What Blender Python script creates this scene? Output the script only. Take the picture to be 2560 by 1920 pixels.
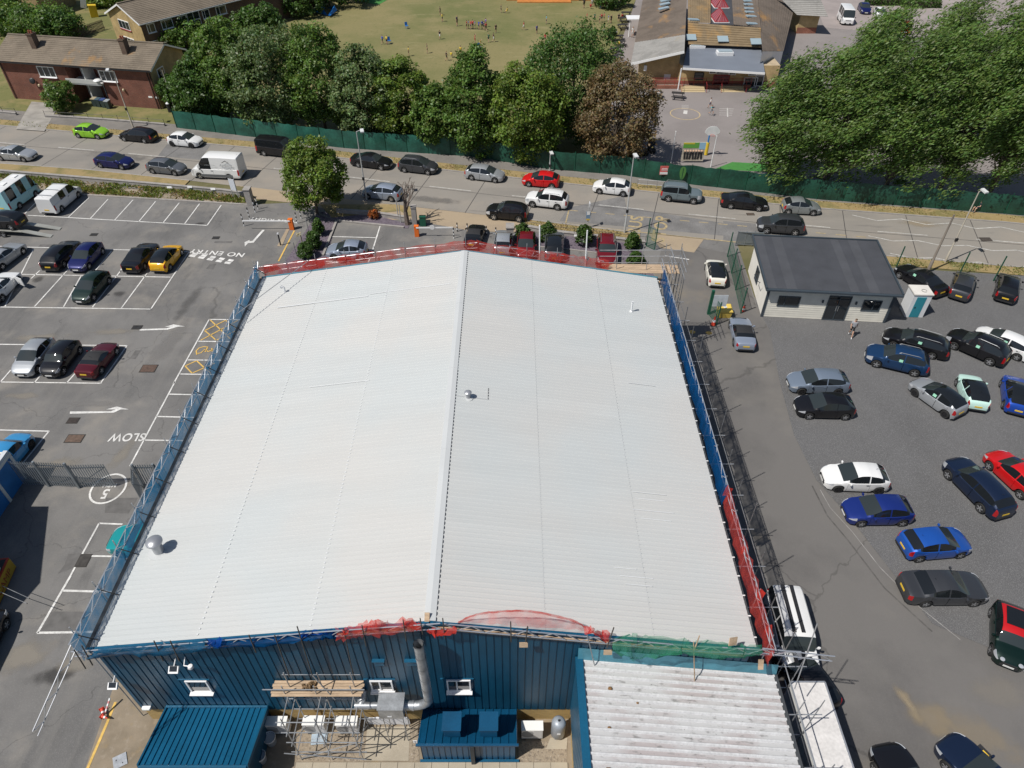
import bpy, bmesh, math, random
import numpy as np
from mathutils import Vector, Matrix
R = math.radians
random.seed(7); rng = np.random.default_rng(7)
for o in list(bpy.data.objects): bpy.data.objects.remove(o)
S = bpy.context.scene
C = S.collection
# ---------------------------------------------------------------- camera
CAM_H, PITCH, FPX = 35.5, R(42.35), 1755.0
cd = bpy.data.cameras.new('camera'); cam = bpy.data.objects.new('camera', cd); C.objects.link(cam)
cam.location = (0, 0, CAM_H); cam.rotation_euler = (math.pi/2 - PITCH, 0, 0)
cd.sensor_fit = 'HORIZONTAL'; cd.sensor_width = 36; cd.lens = 36*FPX/2560; cd.clip_end = 2000; cd.clip_start = .5
S.camera = cam
S.render.resolution_x, S.render.resolution_y = 1024, 768
# ---------------------------------------------------------------- sky and sun
SUN_EL, SUN_AZ = R(56.5), (-.865, -.50)
w = bpy.data.worlds.new('World'); S.world = w; w.use_nodes = True
nt = w.node_tree; nt.nodes.clear()
sky = nt.nodes.new('ShaderNodeTexSky'); sky.sky_type = 'NISHITA'; sky.sun_disc = False
sky.sun_elevation = SUN_EL; sky.sun_rotation = math.atan2(SUN_AZ[0], SUN_AZ[1]); sky.altitude = 50
bg = nt.nodes.new('ShaderNodeBackground'); bg.inputs[1].default_value = .068
ow = nt.nodes.new('ShaderNodeOutputWorld')
nt.links.new(sky.outputs[0], bg.inputs[0]); nt.links.new(bg.outputs[0], ow.inputs[0])
sd = bpy.data.lights.new('sun', 'SUN'); sd.energy = 4.5; sd.angle = R(.53); sd.color = (1, .96, .9)
sun = bpy.data.objects.new('sun', sd); C.objects.link(sun)
ld = Vector((-SUN_AZ[0]*math.cos(SUN_EL), -SUN_AZ[1]*math.cos(SUN_EL), -math.sin(SUN_EL)))
sun.rotation_euler = ld.to_track_quat('-Z', 'Y').to_euler(); sun.location = (-40, -20, 80)
S.view_settings.view_transform = 'Standard'; S.view_settings.look = 'None'
S.view_settings.exposure = 0.0; S.view_settings.gamma = 1
# ---------------------------------------------------------------- survey helpers: photograph pixel -> place on a level
_s, _c = math.sin(PITCH), math.cos(PITCH)
def G(u, v, h=0.):
    a = (u-1280)/FPX; b = (v-960)/FPX; t = (CAM_H-h)/(_s+b*_c)
    return Vector((a*t, (_c-b*_s)*t, h))
def A(u, v, y):
    a = (u-1280)/FPX; b = (v-960)/FPX; t = y/(_c-b*_s)
    return Vector((a*t, y, CAM_H-(_s+b*_c)*t))
K = 3.45625
def cr(ox, oy): return lambda x, y: (ox+x/K, oy+y/K)
# ---------------------------------------------------------------- materials
MATS = {}
def N(t, k, **kw):
    n = t.nodes.new(k)
    for a, b in kw.items(): setattr(n, a, b)
    return n
def M(name, col=None, rough=.6, metal=0., var=.0, sc=1., bump=0., bsc=20., alpha=1., spec=.5, coat=0., var2=None, sc2=8., attr=None, stretch=None, coord='pos', trans=0., sub=0.):
    """procedural Principled material: base colour broken up by two noises, with an optional fine relief"""
    if name in MATS: return MATS[name]
    m = bpy.data.materials.new(name); m.use_nodes = True; t = m.node_tree; t.nodes.clear()
    out = N(t, 'ShaderNodeOutputMaterial'); p = N(t, 'ShaderNodeBsdfPrincipled')
    t.links.new(p.outputs[0], out.inputs[0])
    p.inputs['Base Color'].default_value = (*col, 1); p.inputs['Roughness'].default_value = rough
    p.inputs['Metallic'].default_value = metal; p.inputs['Specular IOR Level'].default_value = spec
    p.inputs['Alpha'].default_value = alpha
    if coat: p.inputs['Coat Weight'].default_value = coat; p.inputs['Coat Roughness'].default_value = .05
    if coord == 'pos': g = N(t, 'ShaderNodeNewGeometry').outputs['Position']
    else: g = N(t, 'ShaderNodeTexCoord').outputs['Object']
    if stretch:
        mp = N(t, 'ShaderNodeMapping'); mp.inputs['Scale'].default_value = stretch; t.links.new(g, mp.inputs[0]); g = mp.outputs[0]
    cur = None
    def layer(cur, scale, amt, det=4):
        nz = N(t, 'ShaderNodeTexNoise'); nz.inputs['Scale'].default_value = scale; nz.inputs['Detail'].default_value = det
        t.links.new(g, nz.inputs['Vector'])
        mr = N(t, 'ShaderNodeMapRange'); mr.inputs[1].default_value = .3; mr.inputs[2].default_value = .7
        mr.inputs[3].default_value = 1-amt; mr.inputs[4].default_value = 1+amt; t.links.new(nz.outputs[0], mr.inputs[0])
        mx = N(t, 'ShaderNodeVectorMath', operation='SCALE')
        if cur is None: mx.inputs[0].default_value = col
        else: t.links.new(cur, mx.inputs[0])
        t.links.new(mr.outputs[0], mx.inputs['Scale']); return mx.outputs[0]
    if attr:
        at = N(t, 'ShaderNodeVertexColor', layer_name=attr)
        mm = N(t, 'ShaderNodeVectorMath', operation='MULTIPLY'); mm.inputs[1].default_value = col
        t.links.new(at.outputs[0], mm.inputs[0]); cur = mm.outputs[0]
    if var: cur = layer(cur, sc, var)
    if var2: cur = layer(cur, sc2, var2, 6)
    if cur is not None: t.links.new(cur, p.inputs['Base Color'])
    if bump:
        nz = N(t, 'ShaderNodeTexNoise'); nz.inputs['Scale'].default_value = bsc; nz.inputs['Detail'].default_value = 4; t.links.new(g, nz.inputs['Vector'])
        b = N(t, 'ShaderNodeBump'); b.inputs['Strength'].default_value = bump; b.inputs['Distance'].default_value = .05
        t.links.new(nz.outputs[0], b.inputs['Height']); t.links.new(b.outputs[0], p.inputs['Normal'])
    MATS[name] = m; return m
def patchy(name, base, layers, rough=.9, bump=.3, bsc=30., crack=0):
    """ground material: base colour, then layers (colour, noise scale, low, high, strength, stretch) laid over it"""
    m = bpy.data.materials.new(name); m.use_nodes = True; t = m.node_tree; t.nodes.clear()
    out = N(t, 'ShaderNodeOutputMaterial'); p = N(t, 'ShaderNodeBsdfPrincipled'); t.links.new(p.outputs[0], out.inputs[0])
    p.inputs['Roughness'].default_value = rough; p.inputs['Specular IOR Level'].default_value = .3
    g = N(t, 'ShaderNodeNewGeometry').outputs['Position']; cur = None
    for i, (col, sc, lo, hi, st, stretch) in enumerate(layers):
        v = g
        mp = N(t, 'ShaderNodeMapping'); mp.inputs['Location'].default_value = (17.3*i, 9.1*i, 0); mp.inputs['Scale'].default_value = stretch or (1, 1, 1); t.links.new(v, mp.inputs[0])
        nz = N(t, 'ShaderNodeTexNoise'); nz.inputs['Scale'].default_value = sc; nz.inputs['Detail'].default_value = 6; nz.inputs['Roughness'].default_value = .6; t.links.new(mp.outputs[0], nz.inputs['Vector'])
        mr = N(t, 'ShaderNodeMapRange'); mr.inputs[1].default_value = lo; mr.inputs[2].default_value = hi; mr.inputs[3].default_value = 0; mr.inputs[4].default_value = st
        t.links.new(nz.outputs[0], mr.inputs[0])
        mx = N(t, 'ShaderNodeMix', data_type='RGBA'); mx.inputs[7].default_value = (*col, 1)
        if cur is None: mx.inputs[6].default_value = (*base, 1)
        else: t.links.new(cur, mx.inputs[6])
        t.links.new(mr.outputs[0], mx.inputs[0]); cur = mx.outputs[2]
    if crack:
        nz = N(t, 'ShaderNodeTexNoise'); nz.inputs['Scale'].default_value = .7; nz.inputs['Detail'].default_value = 5; t.links.new(g, nz.inputs['Vector'])
        ad = N(t, 'ShaderNodeVectorMath', operation='MULTIPLY_ADD'); ad.inputs[1].default_value = (2.2, 2.2, 0); t.links.new(nz.outputs[1], ad.inputs[0]); t.links.new(g, ad.inputs[2])
        vo = N(t, 'ShaderNodeTexVoronoi', feature='DISTANCE_TO_EDGE'); vo.inputs['Scale'].default_value = crack; t.links.new(ad.outputs[0], vo.inputs['Vector'])
        mr = N(t, 'ShaderNodeMapRange'); mr.inputs[1].default_value = .001; mr.inputs[2].default_value = .005; mr.inputs[3].default_value = .74; mr.inputs[4].default_value = 1; t.links.new(vo.outputs[0], mr.inputs[0])
        sv = N(t, 'ShaderNodeVectorMath', operation='SCALE'); t.links.new(cur, sv.inputs[0]); t.links.new(mr.outputs[0], sv.inputs['Scale']); cur = sv.outputs[0]
    t.links.new(cur, p.inputs['Base Color'])
    nz = N(t, 'ShaderNodeTexNoise'); nz.inputs['Scale'].default_value = bsc; t.links.new(g, nz.inputs['Vector'])
    b = N(t, 'ShaderNodeBump'); b.inputs['Strength'].default_value = bump; b.inputs['Distance'].default_value = .03
    t.links.new(nz.outputs[0], b.inputs['Height']); t.links.new(b.outputs[0], p.inputs['Normal'])
    MATS[name] = m; return m
# ---------------------------------------------------------------- object helpers
def tag(o, label=None, cat=None, group=None, kind=None):
    if label: o['label'] = label
    if cat: o['category'] = cat
    if group: o['group'] = group
    if kind: o['kind'] = kind
    return o
def thing(name, label, cat, loc=(0, 0, 0), rz=0., group=None):
    o = bpy.data.objects.new(name, None); o.empty_display_size = .3; C.objects.link(o)
    o.location = loc; o.rotation_euler = (0, 0, rz); return tag(o, label, cat, group)
def link(name, me, parent=None, loc=None, rot=None, sc=None, kind=None):
    o = bpy.data.objects.new(name, me); C.objects.link(o)
    if parent: o.parent = parent
    if loc is not None: o.location = loc
    if rot is not None: o.rotation_euler = rot
    if sc is not None: o.scale = sc
    if kind: o['kind'] = kind
    return o
def wloc(o):
    l = Vector((0, 0, 0))
    while o: l = l+o.location; o = o.parent
    return l
class MB:
    """collects faces; build() links them as one mesh object (world=True: the points are world points, the parent is unrotated)"""
    def __init__(s): s.v = []; s.f = []; s.m = []; s.cm = 0
    def add(s, vs, fs):
        b = len(s.v); s.v += [tuple(p) for p in vs]
        for f in fs: s.f.append([b+i for i in f]); s.m.append(s.cm)
        return s
    def poly(s, pts): return s.add(pts, [list(range(len(pts)))])
    def box(s, c, d, rz=0., rx=0., ry=0.):
        x, y, z = d[0]/2, d[1]/2, d[2]/2
        m = Matrix.Rotation(rz, 3, 'Z') @ Matrix.Rotation(ry, 3, 'Y') @ Matrix.Rotation(rx, 3, 'X')
        vs = [Vector(c)+m @ Vector(p) for p in ((-x,-y,-z),(x,-y,-z),(x,y,-z),(-x,y,-z),(-x,-y,z),(x,-y,z),(x,y,z),(-x,y,z))]
        return s.add(vs, [(3,2,1,0),(4,5,6,7),(0,1,5,4),(1,2,6,5),(2,3,7,6),(3,0,4,7)])
    def bb(s, a, b): return s.box([(a[i]+b[i])/2 for i in range(3)], [abs(b[i]-a[i]) for i in range(3)])
    def beam(s, p, q, wd, ht, up=(0, 0, 1)):
        p, q = Vector(p), Vector(q); d = (q-p).normalized(); x = d.cross(Vector(up))
        x = x.normalized() if x.length > 1e-4 else Vector((1, 0, 0)); y = x.cross(d)
        vs = [e+x*i*wd/2+y*j*ht/2 for e in (p, q) for i, j in ((-1,-1),(1,-1),(1,1),(-1,1))]
        return s.add(vs, [(3,2,1,0),(4,5,6,7),(0,1,5,4),(1,2,6,5),(2,3,7,6),(3,0,4,7)])
    def tube(s, p, q, r, n=6, r2=None, caps=True):
        p, q = Vector(p), Vector(q); d = (q-p).normalized(); x = d.orthogonal().normalized(); y = d.cross(x); r2 = r if r2 is None else r2
        vs = [p+(x*math.cos(2*math.pi*i/n)+y*math.sin(2*math.pi*i/n))*r for i in range(n)]+[q+(x*math.cos(2*math.pi*i/n)+y*math.sin(2*math.pi*i/n))*r2 for i in range(n)]
        fs = [(i, (i+1) % n, n+(i+1) % n, n+i) for i in range(n)]
        if caps: fs += [list(range(n))[::-1], list(range(n, 2*n))]
        return s.add(vs, fs)
    def path(s, pts, r, n=8):
        for a, b in zip(pts, pts[1:]): s.tube(a, b, r, n)
        return s
    def lathe(s, prof, c=(0, 0, 0), n=16):
        vs = [(c[0]+r*math.cos(2*math.pi*i/n), c[1]+r*math.sin(2*math.pi*i/n), c[2]+z) for r, z in prof for i in range(n)]
        fs = [(k*n+i, k*n+(i+1) % n, (k+1)*n+(i+1) % n, (k+1)*n+i) for k in range(len(prof)-1) for i in range(n)]
        fs += [list(range(n))[::-1], [(len(prof)-1)*n+i for i in range(n)]]
        return s.add(vs, fs)
    def prism(s, poly, z0, z1):
        n = len(poly); vs = [(p[0], p[1], z0) for p in poly]+[(p[0], p[1], z1) for p in poly]
        return s.add(vs, [list(range(n))[::-1], list(range(n, 2*n))]+[(i, (i+1) % n, n+(i+1) % n, n+i) for i in range(n)])
    def slab(s, pts, th):
        """a plate of thickness th below the polygon pts"""
        pts = [Vector(p) for p in pts]; n = len(pts); vs = pts+[p-Vector((0, 0, th)) for p in pts]
        return s.add(vs, [list(range(n)), list(range(n, 2*n))[::-1]]+[(i, n+i, n+(i+1) % n, (i+1) % n) for i in range(n)])
    def mesh(s, name, mats, smooth=0):
        me = bpy.data.meshes.new(name); me.from_pydata(s.v, [], s.f)
        for m in (mats if isinstance(mats, (list, tuple)) else [mats]): me.materials.append(m)
        if len(me.materials) > 1: me.polygons.foreach_set('material_index', s.m)
        if smooth:
            me.polygons.foreach_set('use_smooth', [True]*len(me.polygons)); me.set_sharp_from_angle(angle=R(smooth))
        me.update(); return me
    def build(s, name, mats, parent=None, world=False, smooth=0, kind=None, fix=False):
        if world and parent:
            l = wloc(parent); s.v = [(a-l[0], b-l[1], c-l[2]) for a, b, c in s.v]
        me = s.mesh(name, mats, smooth)
        if fix:
            bm = bmesh.new(); bm.from_mesh(me); bmesh.ops.recalc_face_normals(bm, faces=bm.faces); bm.to_mesh(me); bm.free()
        return link(name, me, parent, kind=kind)
def flat(name, pts, z, mat, parent=None, kind='structure'):
    """a level sheet with the outline pts (world x, y)"""
    m = MB(); m.poly([(p[0], p[1], z) for p in pts])
    me = m.mesh(name, mat)
    bm = bmesh.new(); bm.from_mesh(me); bmesh.ops.triangulate(bm, faces=bm.faces); bmesh.ops.recalc_face_normals(bm, faces=bm.faces)
    if bm.faces and sum(f.normal.z for f in bm.faces) < 0: bmesh.ops.reverse_faces(bm, faces=bm.faces)
    bm.to_mesh(me); bm.free()
    o = link(name, me, parent)
    if kind and not parent: o['kind'] = kind
    return o
def smoothline(pts, n=6):
    """Catmull-Rom through pts"""
    pts = [Vector(p) for p in pts]; P = [pts[0]*2-pts[1]]+pts+[pts[-1]*2-pts[-2]]; out = []
    for i in range(1, len(P)-2):
        a, b, c, d = P[i-1:i+3]
        for k in range(n):
            t = k/n; out.append(.5*((2*b)+(c-a)*t+(2*a-5*b+4*c-d)*t*t+(3*b-a-3*c+d)*t**3))
    return out+[pts[-1]]
STEEL = M('galvanised_tube', (.42, .43, .44), .45, .6, var=.2, sc=3)
WHITE = M('white_paint', (.78, .78, .77), .5, var=.06, sc=2)
BLACK = M('black_paint', (.02, .02, .022), .5)
# ================================================================ GROUND
ASPH = patchy('car_park_asphalt', (.185, .179, .171), [((.123, .120, .117), .13, .42, .6, .85, None), ((.269, .246, .213), .3, .52, .7, .6, None),
    ((.112, .109, .106), .55, .58, .7, .7, (1, .35, 1)), ((.280, .269, .258), 14, .5, .75, .35, None), ((.101, .098, .096), 2.2, .64, .75, .5, None), ((.2, .19, .175), 1.0, .52, .66, .35, (1.3, .05, 1))], crack=.13)
LANE = patchy('lane_asphalt', (.152, .144, .136), [((.106, .101, .098), .12, .45, .6, .7, None), ((.212, .197, .173), .09, .56, .7, .5, None), ((.182, .175, .166), 14, .5, .75, .3, None), ((.247, .206, .146), .07, .6, .68, .55, None), ((.146, .140, .131), 1.0, .52, .66, .35, (1.3, .05, 1))], crack=.06)
GRAV = patchy('rolled_gravel', (.124, .122, .123), [((.089, .087, .087), .2, .45, .65, .5, None), ((.194, .193, .193), 9, .55, .72, .6, None), ((.265, .270, .266), 26, .56, .64, .95, None), ((.036, .036, .037), 21, .6, .7, .6, None)], bump=.9, bsc=26)
CONC = patchy('road_concrete', (.255, .235, .207), [((.195, .183, .165), .25, .45, .65, .7, (.3, 1, 1)), ((.313, .273, .226), .12, .5, .65, .6, None), ((.341, .309, .276), 11, .55, .75, .35, None), ((.124, .117, .110), .6, .64, .74, .5, (.25, 1.4, 1))])
PAVE = patchy('footway_tarmac', (.2, .185, .168), [((.14, .13, .12), .3, .45, .65, .7, None), ((.26, .235, .2), 3, .55, .7, .4, None)])
BUFF = patchy('buff_concrete', (.36, .285, .195), [((.29, .23, .17), .4, .45, .65, .6, None), ((.4, .33, .25), 5, .55, .7, .4, None)])
DRY = patchy('dry_grass', (.3, .225, .105), [((.17, .155, .06), .35, .48, .62, .8, None), ((.38, .29, .16), 2.5, .55, .7, .6, None), ((.09, .105, .035), 1.1, .58, .7, .7, None)], bump=1, bsc=14)
FIELD = patchy('field_grass', (.219, .192, .085), [((.130, .142, .048), .05, .44, .58, .8, None), ((.252, .211, .100), .11, .52, .66, .7, None), ((.279, .241, .123), .5, .58, .7, .6, (.35, 1, 1)), ((.093, .117, .038), 2.2, .55, .7, .5, None)], bump=1, bsc=9)
LAWN = patchy('lawn_grass', (.155, .155, .055), [((.25, .2, .09), .3, .48, .62, .7, None), ((.08, .1, .03), 1.4, .55, .68, .6, None)], bump=1, bsc=9)
PLAY = patchy('playground_tarmac', (.25, .225, .215), [((.2, .18, .172), .15, .45, .6, .6, None), ((.3, .275, .26), 4, .55, .7, .3, None)])
SLATE = patchy('slate_chippings', (.15, .125, .15), [((.08, .065, .085), 4, .45, .6, .7, None), ((.27, .24, .27), 11, .58, .68, .7, None), ((.2, .13, .12), 7, .62, .7, .5, None)], bump=1, bsc=12)
EARTH = patchy('dry_soil', (.3, .25, .19), [((.2, .16, .11), .8, .45, .62, .7, None), ((.38, .33, .27), 6, .55, .7, .5, None)], bump=1, bsc=12)
SHING = patchy('shingle', (.3, .245, .18), [((.16, .13, .1), 9, .5, .62, .8, None), ((.5, .45, .38), 14, .6, .7, .7, None)], bump=1, bsc=12)
SLABS = patchy('paving_concrete', (.4, .35, .27), [((.3, .26, .2), .5, .45, .65, .6, None), ((.47, .42, .35), 6, .55, .7, .4, None)])
TURF = patchy('artificial_turf', (.06, .22, .05), [((.05, .17, .04), 2, .45, .6, .5, None)])
LINE = M('white_road_paint', (.62, .61, .585), .75, var=.2, sc=1.2, var2=.18, sc2=9)
WORN = M('worn_road_paint', (.5, .49, .46), .8, var=.25, sc=2.5, var2=.2, sc2=12)
YLW = M('yellow_road_paint', (.62, .4, .1), .7, var=.15, sc=1.5, var2=.12, sc2=9)
YLWW = M('worn_yellow_road_paint', (.36, .285, .16), .8, var=.25, sc=3)
KERB = M('kerb_stone', (.3, .28, .26), .85, var=.15, sc=2, bump=.3)
def strip(pts, wd, z, mb, closed=False):
    """a band of width wd along the world polyline pts"""
    pts = [Vector((p[0], p[1])) for p in pts]; L = []; Rr = []
    for i, p in enumerate(pts):
        a = pts[max(i-1, 0)]; b = pts[min(i+1, len(pts)-1)]
        if closed: a = pts[i-1]; b = pts[(i+1) % len(pts)]
        d = (b-a).normalized(); n = Vector((-d.y, d.x))*wd/2; L.append(p+n); Rr.append(p-n)
    n = len(pts)
    mb.add([(p.x, p.y, z) for p in L+Rr], [(n+i, n+(i+1) % n, (i+1) % n, i) for i in range(n if closed else n-1)])
    return mb
def px(lst, h=0): return [G(u, v, h) for u, v in lst]
ground = flat('ground', [(-260, -60), (260, -60), (260, 420), (-260, 420)], 0, patchy('earth_and_grass', (.16, .14, .07), [((.1, .1, .04), .1, .45, .6, .8, None), ((.22, .19, .12), .5, .5, .7, .6, None)]))
# south of the road
NK = [(-150, 104), (-100, 94.3)]+[(p.x, p.y) for p in px([(98, 324), (639, 372), (1097, 425), (1407, 460), (2047, 523), (2507, 557)])]+[(110, 50)]
SK = [(-150, 94), (-100, 84)]+[(p.x, p.y) for p in px([(0, 409), (223, 425), (475, 452), (1039, 518), (1412, 560), (1841, 606), (2218, 639), (2560, 668)])]+[(110, 43)]
car_park = flat('car_park', [(-90, -20), (21.5, -20)]+[(p.x, p.y) for p in px([(1960, 1300), (1935, 1000), (1921, 793), (1886, 742), (1840, 600)])]+[(-10, 66), (-22.5, 67.2), (-27.2, 66.7), (-45, 68.7), (-90, 75.5)], .012, ASPH)
lane = flat('service_lane', [(10.6, -20), (40, -20)]+[(p.x, p.y) for p in px([(2520, 1640), (2330, 1560), (2120, 1290), (2040, 1200), (1985, 1090), (1950, 960), (1925, 830), (1888, 760)])]+[(G(1850, 640).x, G(1850, 640).y), (G(1660, 600).x, G(1660, 600).y), (10.6, 46)], .022, LANE)
gravel_lot = flat('gravel_lot', [(40.02, -20), (90, -20), (90, 46)]+[(p.x, p.y) for p in px([(2560, 690), (2200, 668), (1888, 640), (1890, 760), (1925, 830), (1950, 960), (1985, 1090), (2040, 1200), (2120, 1290), (2330, 1560), (2520, 1640)])], .03, GRAV)
yard = flat('rear_yard', [(p.x, p.y) for p in px([(297, 1680), (395, 1780), (1440, 1790), (1480, 1990), (190, 1990)])], .02, patchy('yard_concrete', (.27, .22, .16), [((.19, .155, .11), .5, .45, .62, .8, None), ((.36, .31, .25), 3, .55, .7, .4, None), ((.3, .22, .12), 1.3, .55, .7, .6, None)]))
road = flat('road', NK+SK[::-1], .02, CONC)
# road slab joints, patches and paint
mb = MB(); mid = [((Vector(a)+Vector(b))/2) for a, b in zip([NK[i] for i in range(2, 8)], [SK[i] for i in (2, 4, 5, 6, 8, 9)])]
def along(line, x):
    for a, b in zip(line, line[1:]):
        if a[0] <= x <= b[0]: t = (x-a[0])/(b[0]-a[0]); return Vector((x, a[1]+(b[1]-a[1])*t))
x = -88
while x < 75:
    a = along(NK, x); b = along(SK, x-2.2); strip([a, b], .07, .026, mb); x += 6.1
cl = [(along(NK, xx)+along(SK, xx))/2 for xx in range(-95, 80, 5)]
strip(cl, .06, .027, mb)
mb.build('slab_joint', M('joint_bitumen', (.055, .052, .05), .8), road)
for zq, q in enumerate(([(438, 335), (540, 345), (500, 400), (395, 390)], [(1560, 490), (1566, 519), (1820, 560), (1810, 590), (1400, 552), (1420, 520)], [(1808, 553), (1920, 562), (1935, 600), (1808, 604)])):
    flat('tarmac_patch', px(q), .0225+.0012*zq, M('road_patch', (.17, .165, .16), .9, var=.2, sc=.6, var2=.15, sc2=9), road)
mb = MB()
for xx in range(-90, 76, 9):
    a, b = (along(NK, xx)*.5+along(SK, xx)*.5), (along(NK, xx+4.6)*.5+along(SK, xx+4.6)*.5); strip([a+Vector((0, .35)), b+Vector((0, .35))], .1, .03, mb)
for i in range(7):
    a = G(2130+i*62, 538+i*5+(i % 2)*9); b = G(2130+(i+1)*62, 538+(i+1)*5+((i+1) % 2)*9); strip([a, b], .1, .03, mb)
    a = G(2170+i*62, 590+i*6+(i % 2)*7); b = G(2170+(i+1)*62, 590+(i+1)*6+((i+1) % 2)*7); strip([a, b], .1, .03, mb)
    a = G(2225+i*56, 634+i*5.5+(i % 2)*6); b = G(2225+(i+1)*56, 634+(i+1)*5.5+((i+1) % 2)*6); strip([a, b], .1, .03, mb)
mb.build('lane_line', WORN, road)
mb = MB()
r0, r1 = [G(u, v) for u, v in ((1422, 526), (2190, 596))]; q0, q1 = G(1414, 559), G(2200, 632)
strip([q0, r0], .14, .03, mb)
for i in range(16):
    a = r0.lerp(r1, i/16); b = r0.lerp(r1, (i+.5)/16); strip([a, b], .13, .03, mb)
strip([G(1412, 559), G(1560, 577), G(1841, 606), G(1980, 620)], .16, .03, mb)
mb.build('bus_bay_line', YLWW, road)
def text(body, u, v, size, rz, mat, parent, z, stretch=1., shear=0.):
    cu = bpy.data.curves.new('t', 'FONT'); cu.body = body; cu.size = size; cu.align_x = 'CENTER'; cu.align_y = 'CENTER'; cu.space_character = 1.1; cu.offset = size*.022
    o = bpy.data.objects.new('t', cu); C.objects.link(o); bpy.context.view_layer.update()
    me = bpy.data.meshes.new_from_object(o.evaluated_get(bpy.context.evaluated_depsgraph_get())); bpy.data.objects.remove(o)
    me.materials.clear(); me.materials.append(mat)
    p = G(u, v); o = link('lettering', me, parent, (p.x, p.y, z), (0, 0, rz), (1, stretch, 1)); return o
text('BUS', 1590, 563, 2.0, R(76), YLWW, road, .031, .9); text('STOP', 1652, 573, 2.0, R(76), YLWW, road, .031, .9)
# kerbs, verges and footways
def kerbline(name, line, z0, parent=None, wd=.16, ht=.11):
    m = MB()
    for a, b in zip(line, line[1:]): m.beam((a[0], a[1], ht/2+z0), (b[0], b[1], ht/2+z0), wd, ht)
    o = m.build(name, KERB, parent)
    if not parent: o['kind'] = 'structure'
    return o
nkx = [Vector(p) for p in NK]; kerbline('kerb', [p+Vector((0, .08)) for p in nkx], 0)
off = lambda L, d: [Vector(p)+Vector((.2, .98))*d for p in L]
flat('verge', off(NK, .15)+off(NK, 1.65)[::-1], .1, DRY)
flat('pavement', off(NK, 1.65)+off(NK, 4.6)[::-1], .105, PAVE)
SKl = SK[:5]; SKm = SK[5:]
kerbline('kerb', [Vector(p)-Vector((0, .08)) for p in SKl], 0)
flat('verge', [Vector(p)-Vector((0, .16)) for p in SKl]+[Vector(p)-Vector((.2, 1.9)) for p in SKl][::-1], .1, DRY)
flat('pavement', [Vector(p)-Vector((.2, 1.9)) for p in SKl]+[Vector(p)-Vector((.4, 3.1)) for p in SKl][::-1], .1, PAVE)
# entrance aprons and the verge in front of the hedge
flat('entrance_apron', px([(575, 462), (1040, 519), (1030, 550), (900, 550), (775, 512), (640, 498), (620, 470)]), .026, BUFF)
flat('entrance_apron', px([(1620, 583), (1760, 598), (1735, 632), (1650, 620)]), .03, BUFF)
flat('entrance_apron', px([(1035, 518), (1300, 548), (1300, 582), (1180, 578), (1035, 552)]), .028, BUFF)
flat('verge', px([(1312, 549), (1600, 585), (1600, 600), (1312, 572)]), .06, DRY)
flat('verge', px([(2215, 640), (2560, 669), (2560, 690), (2215, 662)]), .06, DRY)
flat('verge', px([(800, 512), (990, 512), (1040, 520), (1030, 545), (1000, 528), (830, 545)]), .05, DRY)
kerbline('kerb', px([(1312, 549), (1600, 585)]), 0); kerbline('kerb', px([(2215, 641), (2560, 670)]), 0)
# weedy bank between the low wall and the car park
bank = flat('weedy_bank', px([(-300, 402), (0, 435), (560, 484), (640, 498), (628, 511), (223, 488), (0, 462), (-300, 430)]), .05, EARTH)
kerbline('kerb', px([(-300, 440), (223, 489), (628, 513)]), 0, wd=.2)
# gravel beds
flat('slate_bed', px([(792, 535), (842, 553), (805, 690), (690, 690)]), .035, SLATE)
flat('slate_bed', px([(795, 530), (935, 537), (1025, 562), (1020, 572), (845, 553)]), .035, SLATE)
flat('slate_bed', px([(1290, 584), (1590, 600), (1610, 640), (1640, 700), (1560, 700), (1555, 640), (1400, 622), (1290, 612)]), .035, SLATE)
kerbline('kerb', px([(842, 553), (808, 640)]), 0, wd=.22, ht=.16); kerbline('kerb', px([(842, 553), (1010, 570)]), 0, wd=.22, ht=.16); kerbline('kerb', px([(1290, 614), (1400, 622), (1555, 641)]), 0, wd=.15)
# north side: lawn of the flats, field, playground
flat('lawn', px([(-500, 240), (-300, 305), (95, 318), (405, 315), (440, 318), (445, 270), (560, 100), (640, 0), (640, -160), (-700, -160)]), .06, LAWN)
flat('footpath', px([(40, 325), (112, 330), (150, 262), (80, 256)]), .115, M('path_concrete', (.3, .28, .25), .9, var=.2, sc=.8, bump=.2))
field = flat('playing_field', px([(440, 320), (640, 346), (1180, 394), (1655, 458), (1655, 300), (1580, 190), (1545, 90), (1590, 0), (1600, -170), (560, -170), (640, 20)]), .07, FIELD)
flat('playground', px([(1520, 435), (1655, 455), (2040, 500), (2700, 560), (2700, -100), (1560, -100), (1590, 0), (1530, 170), (1530, 170)]), .08, PLAY)
flat('school_car_park', px([(2060, 70), (2020, -40), (2700, -40), (2700, 130)]), .09, M('pinkish_tarmac', (.3, .26, .245), .9, var=.12, sc=.3))
flat('turf_mat', px([(1785, 425), (1830, 407), (1925, 412), (1925, 432)]), .095, TURF); flat('turf_mat', px([(880, 0), (945, 14), (970, 0), (960, -12)]), .095, TURF)
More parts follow.
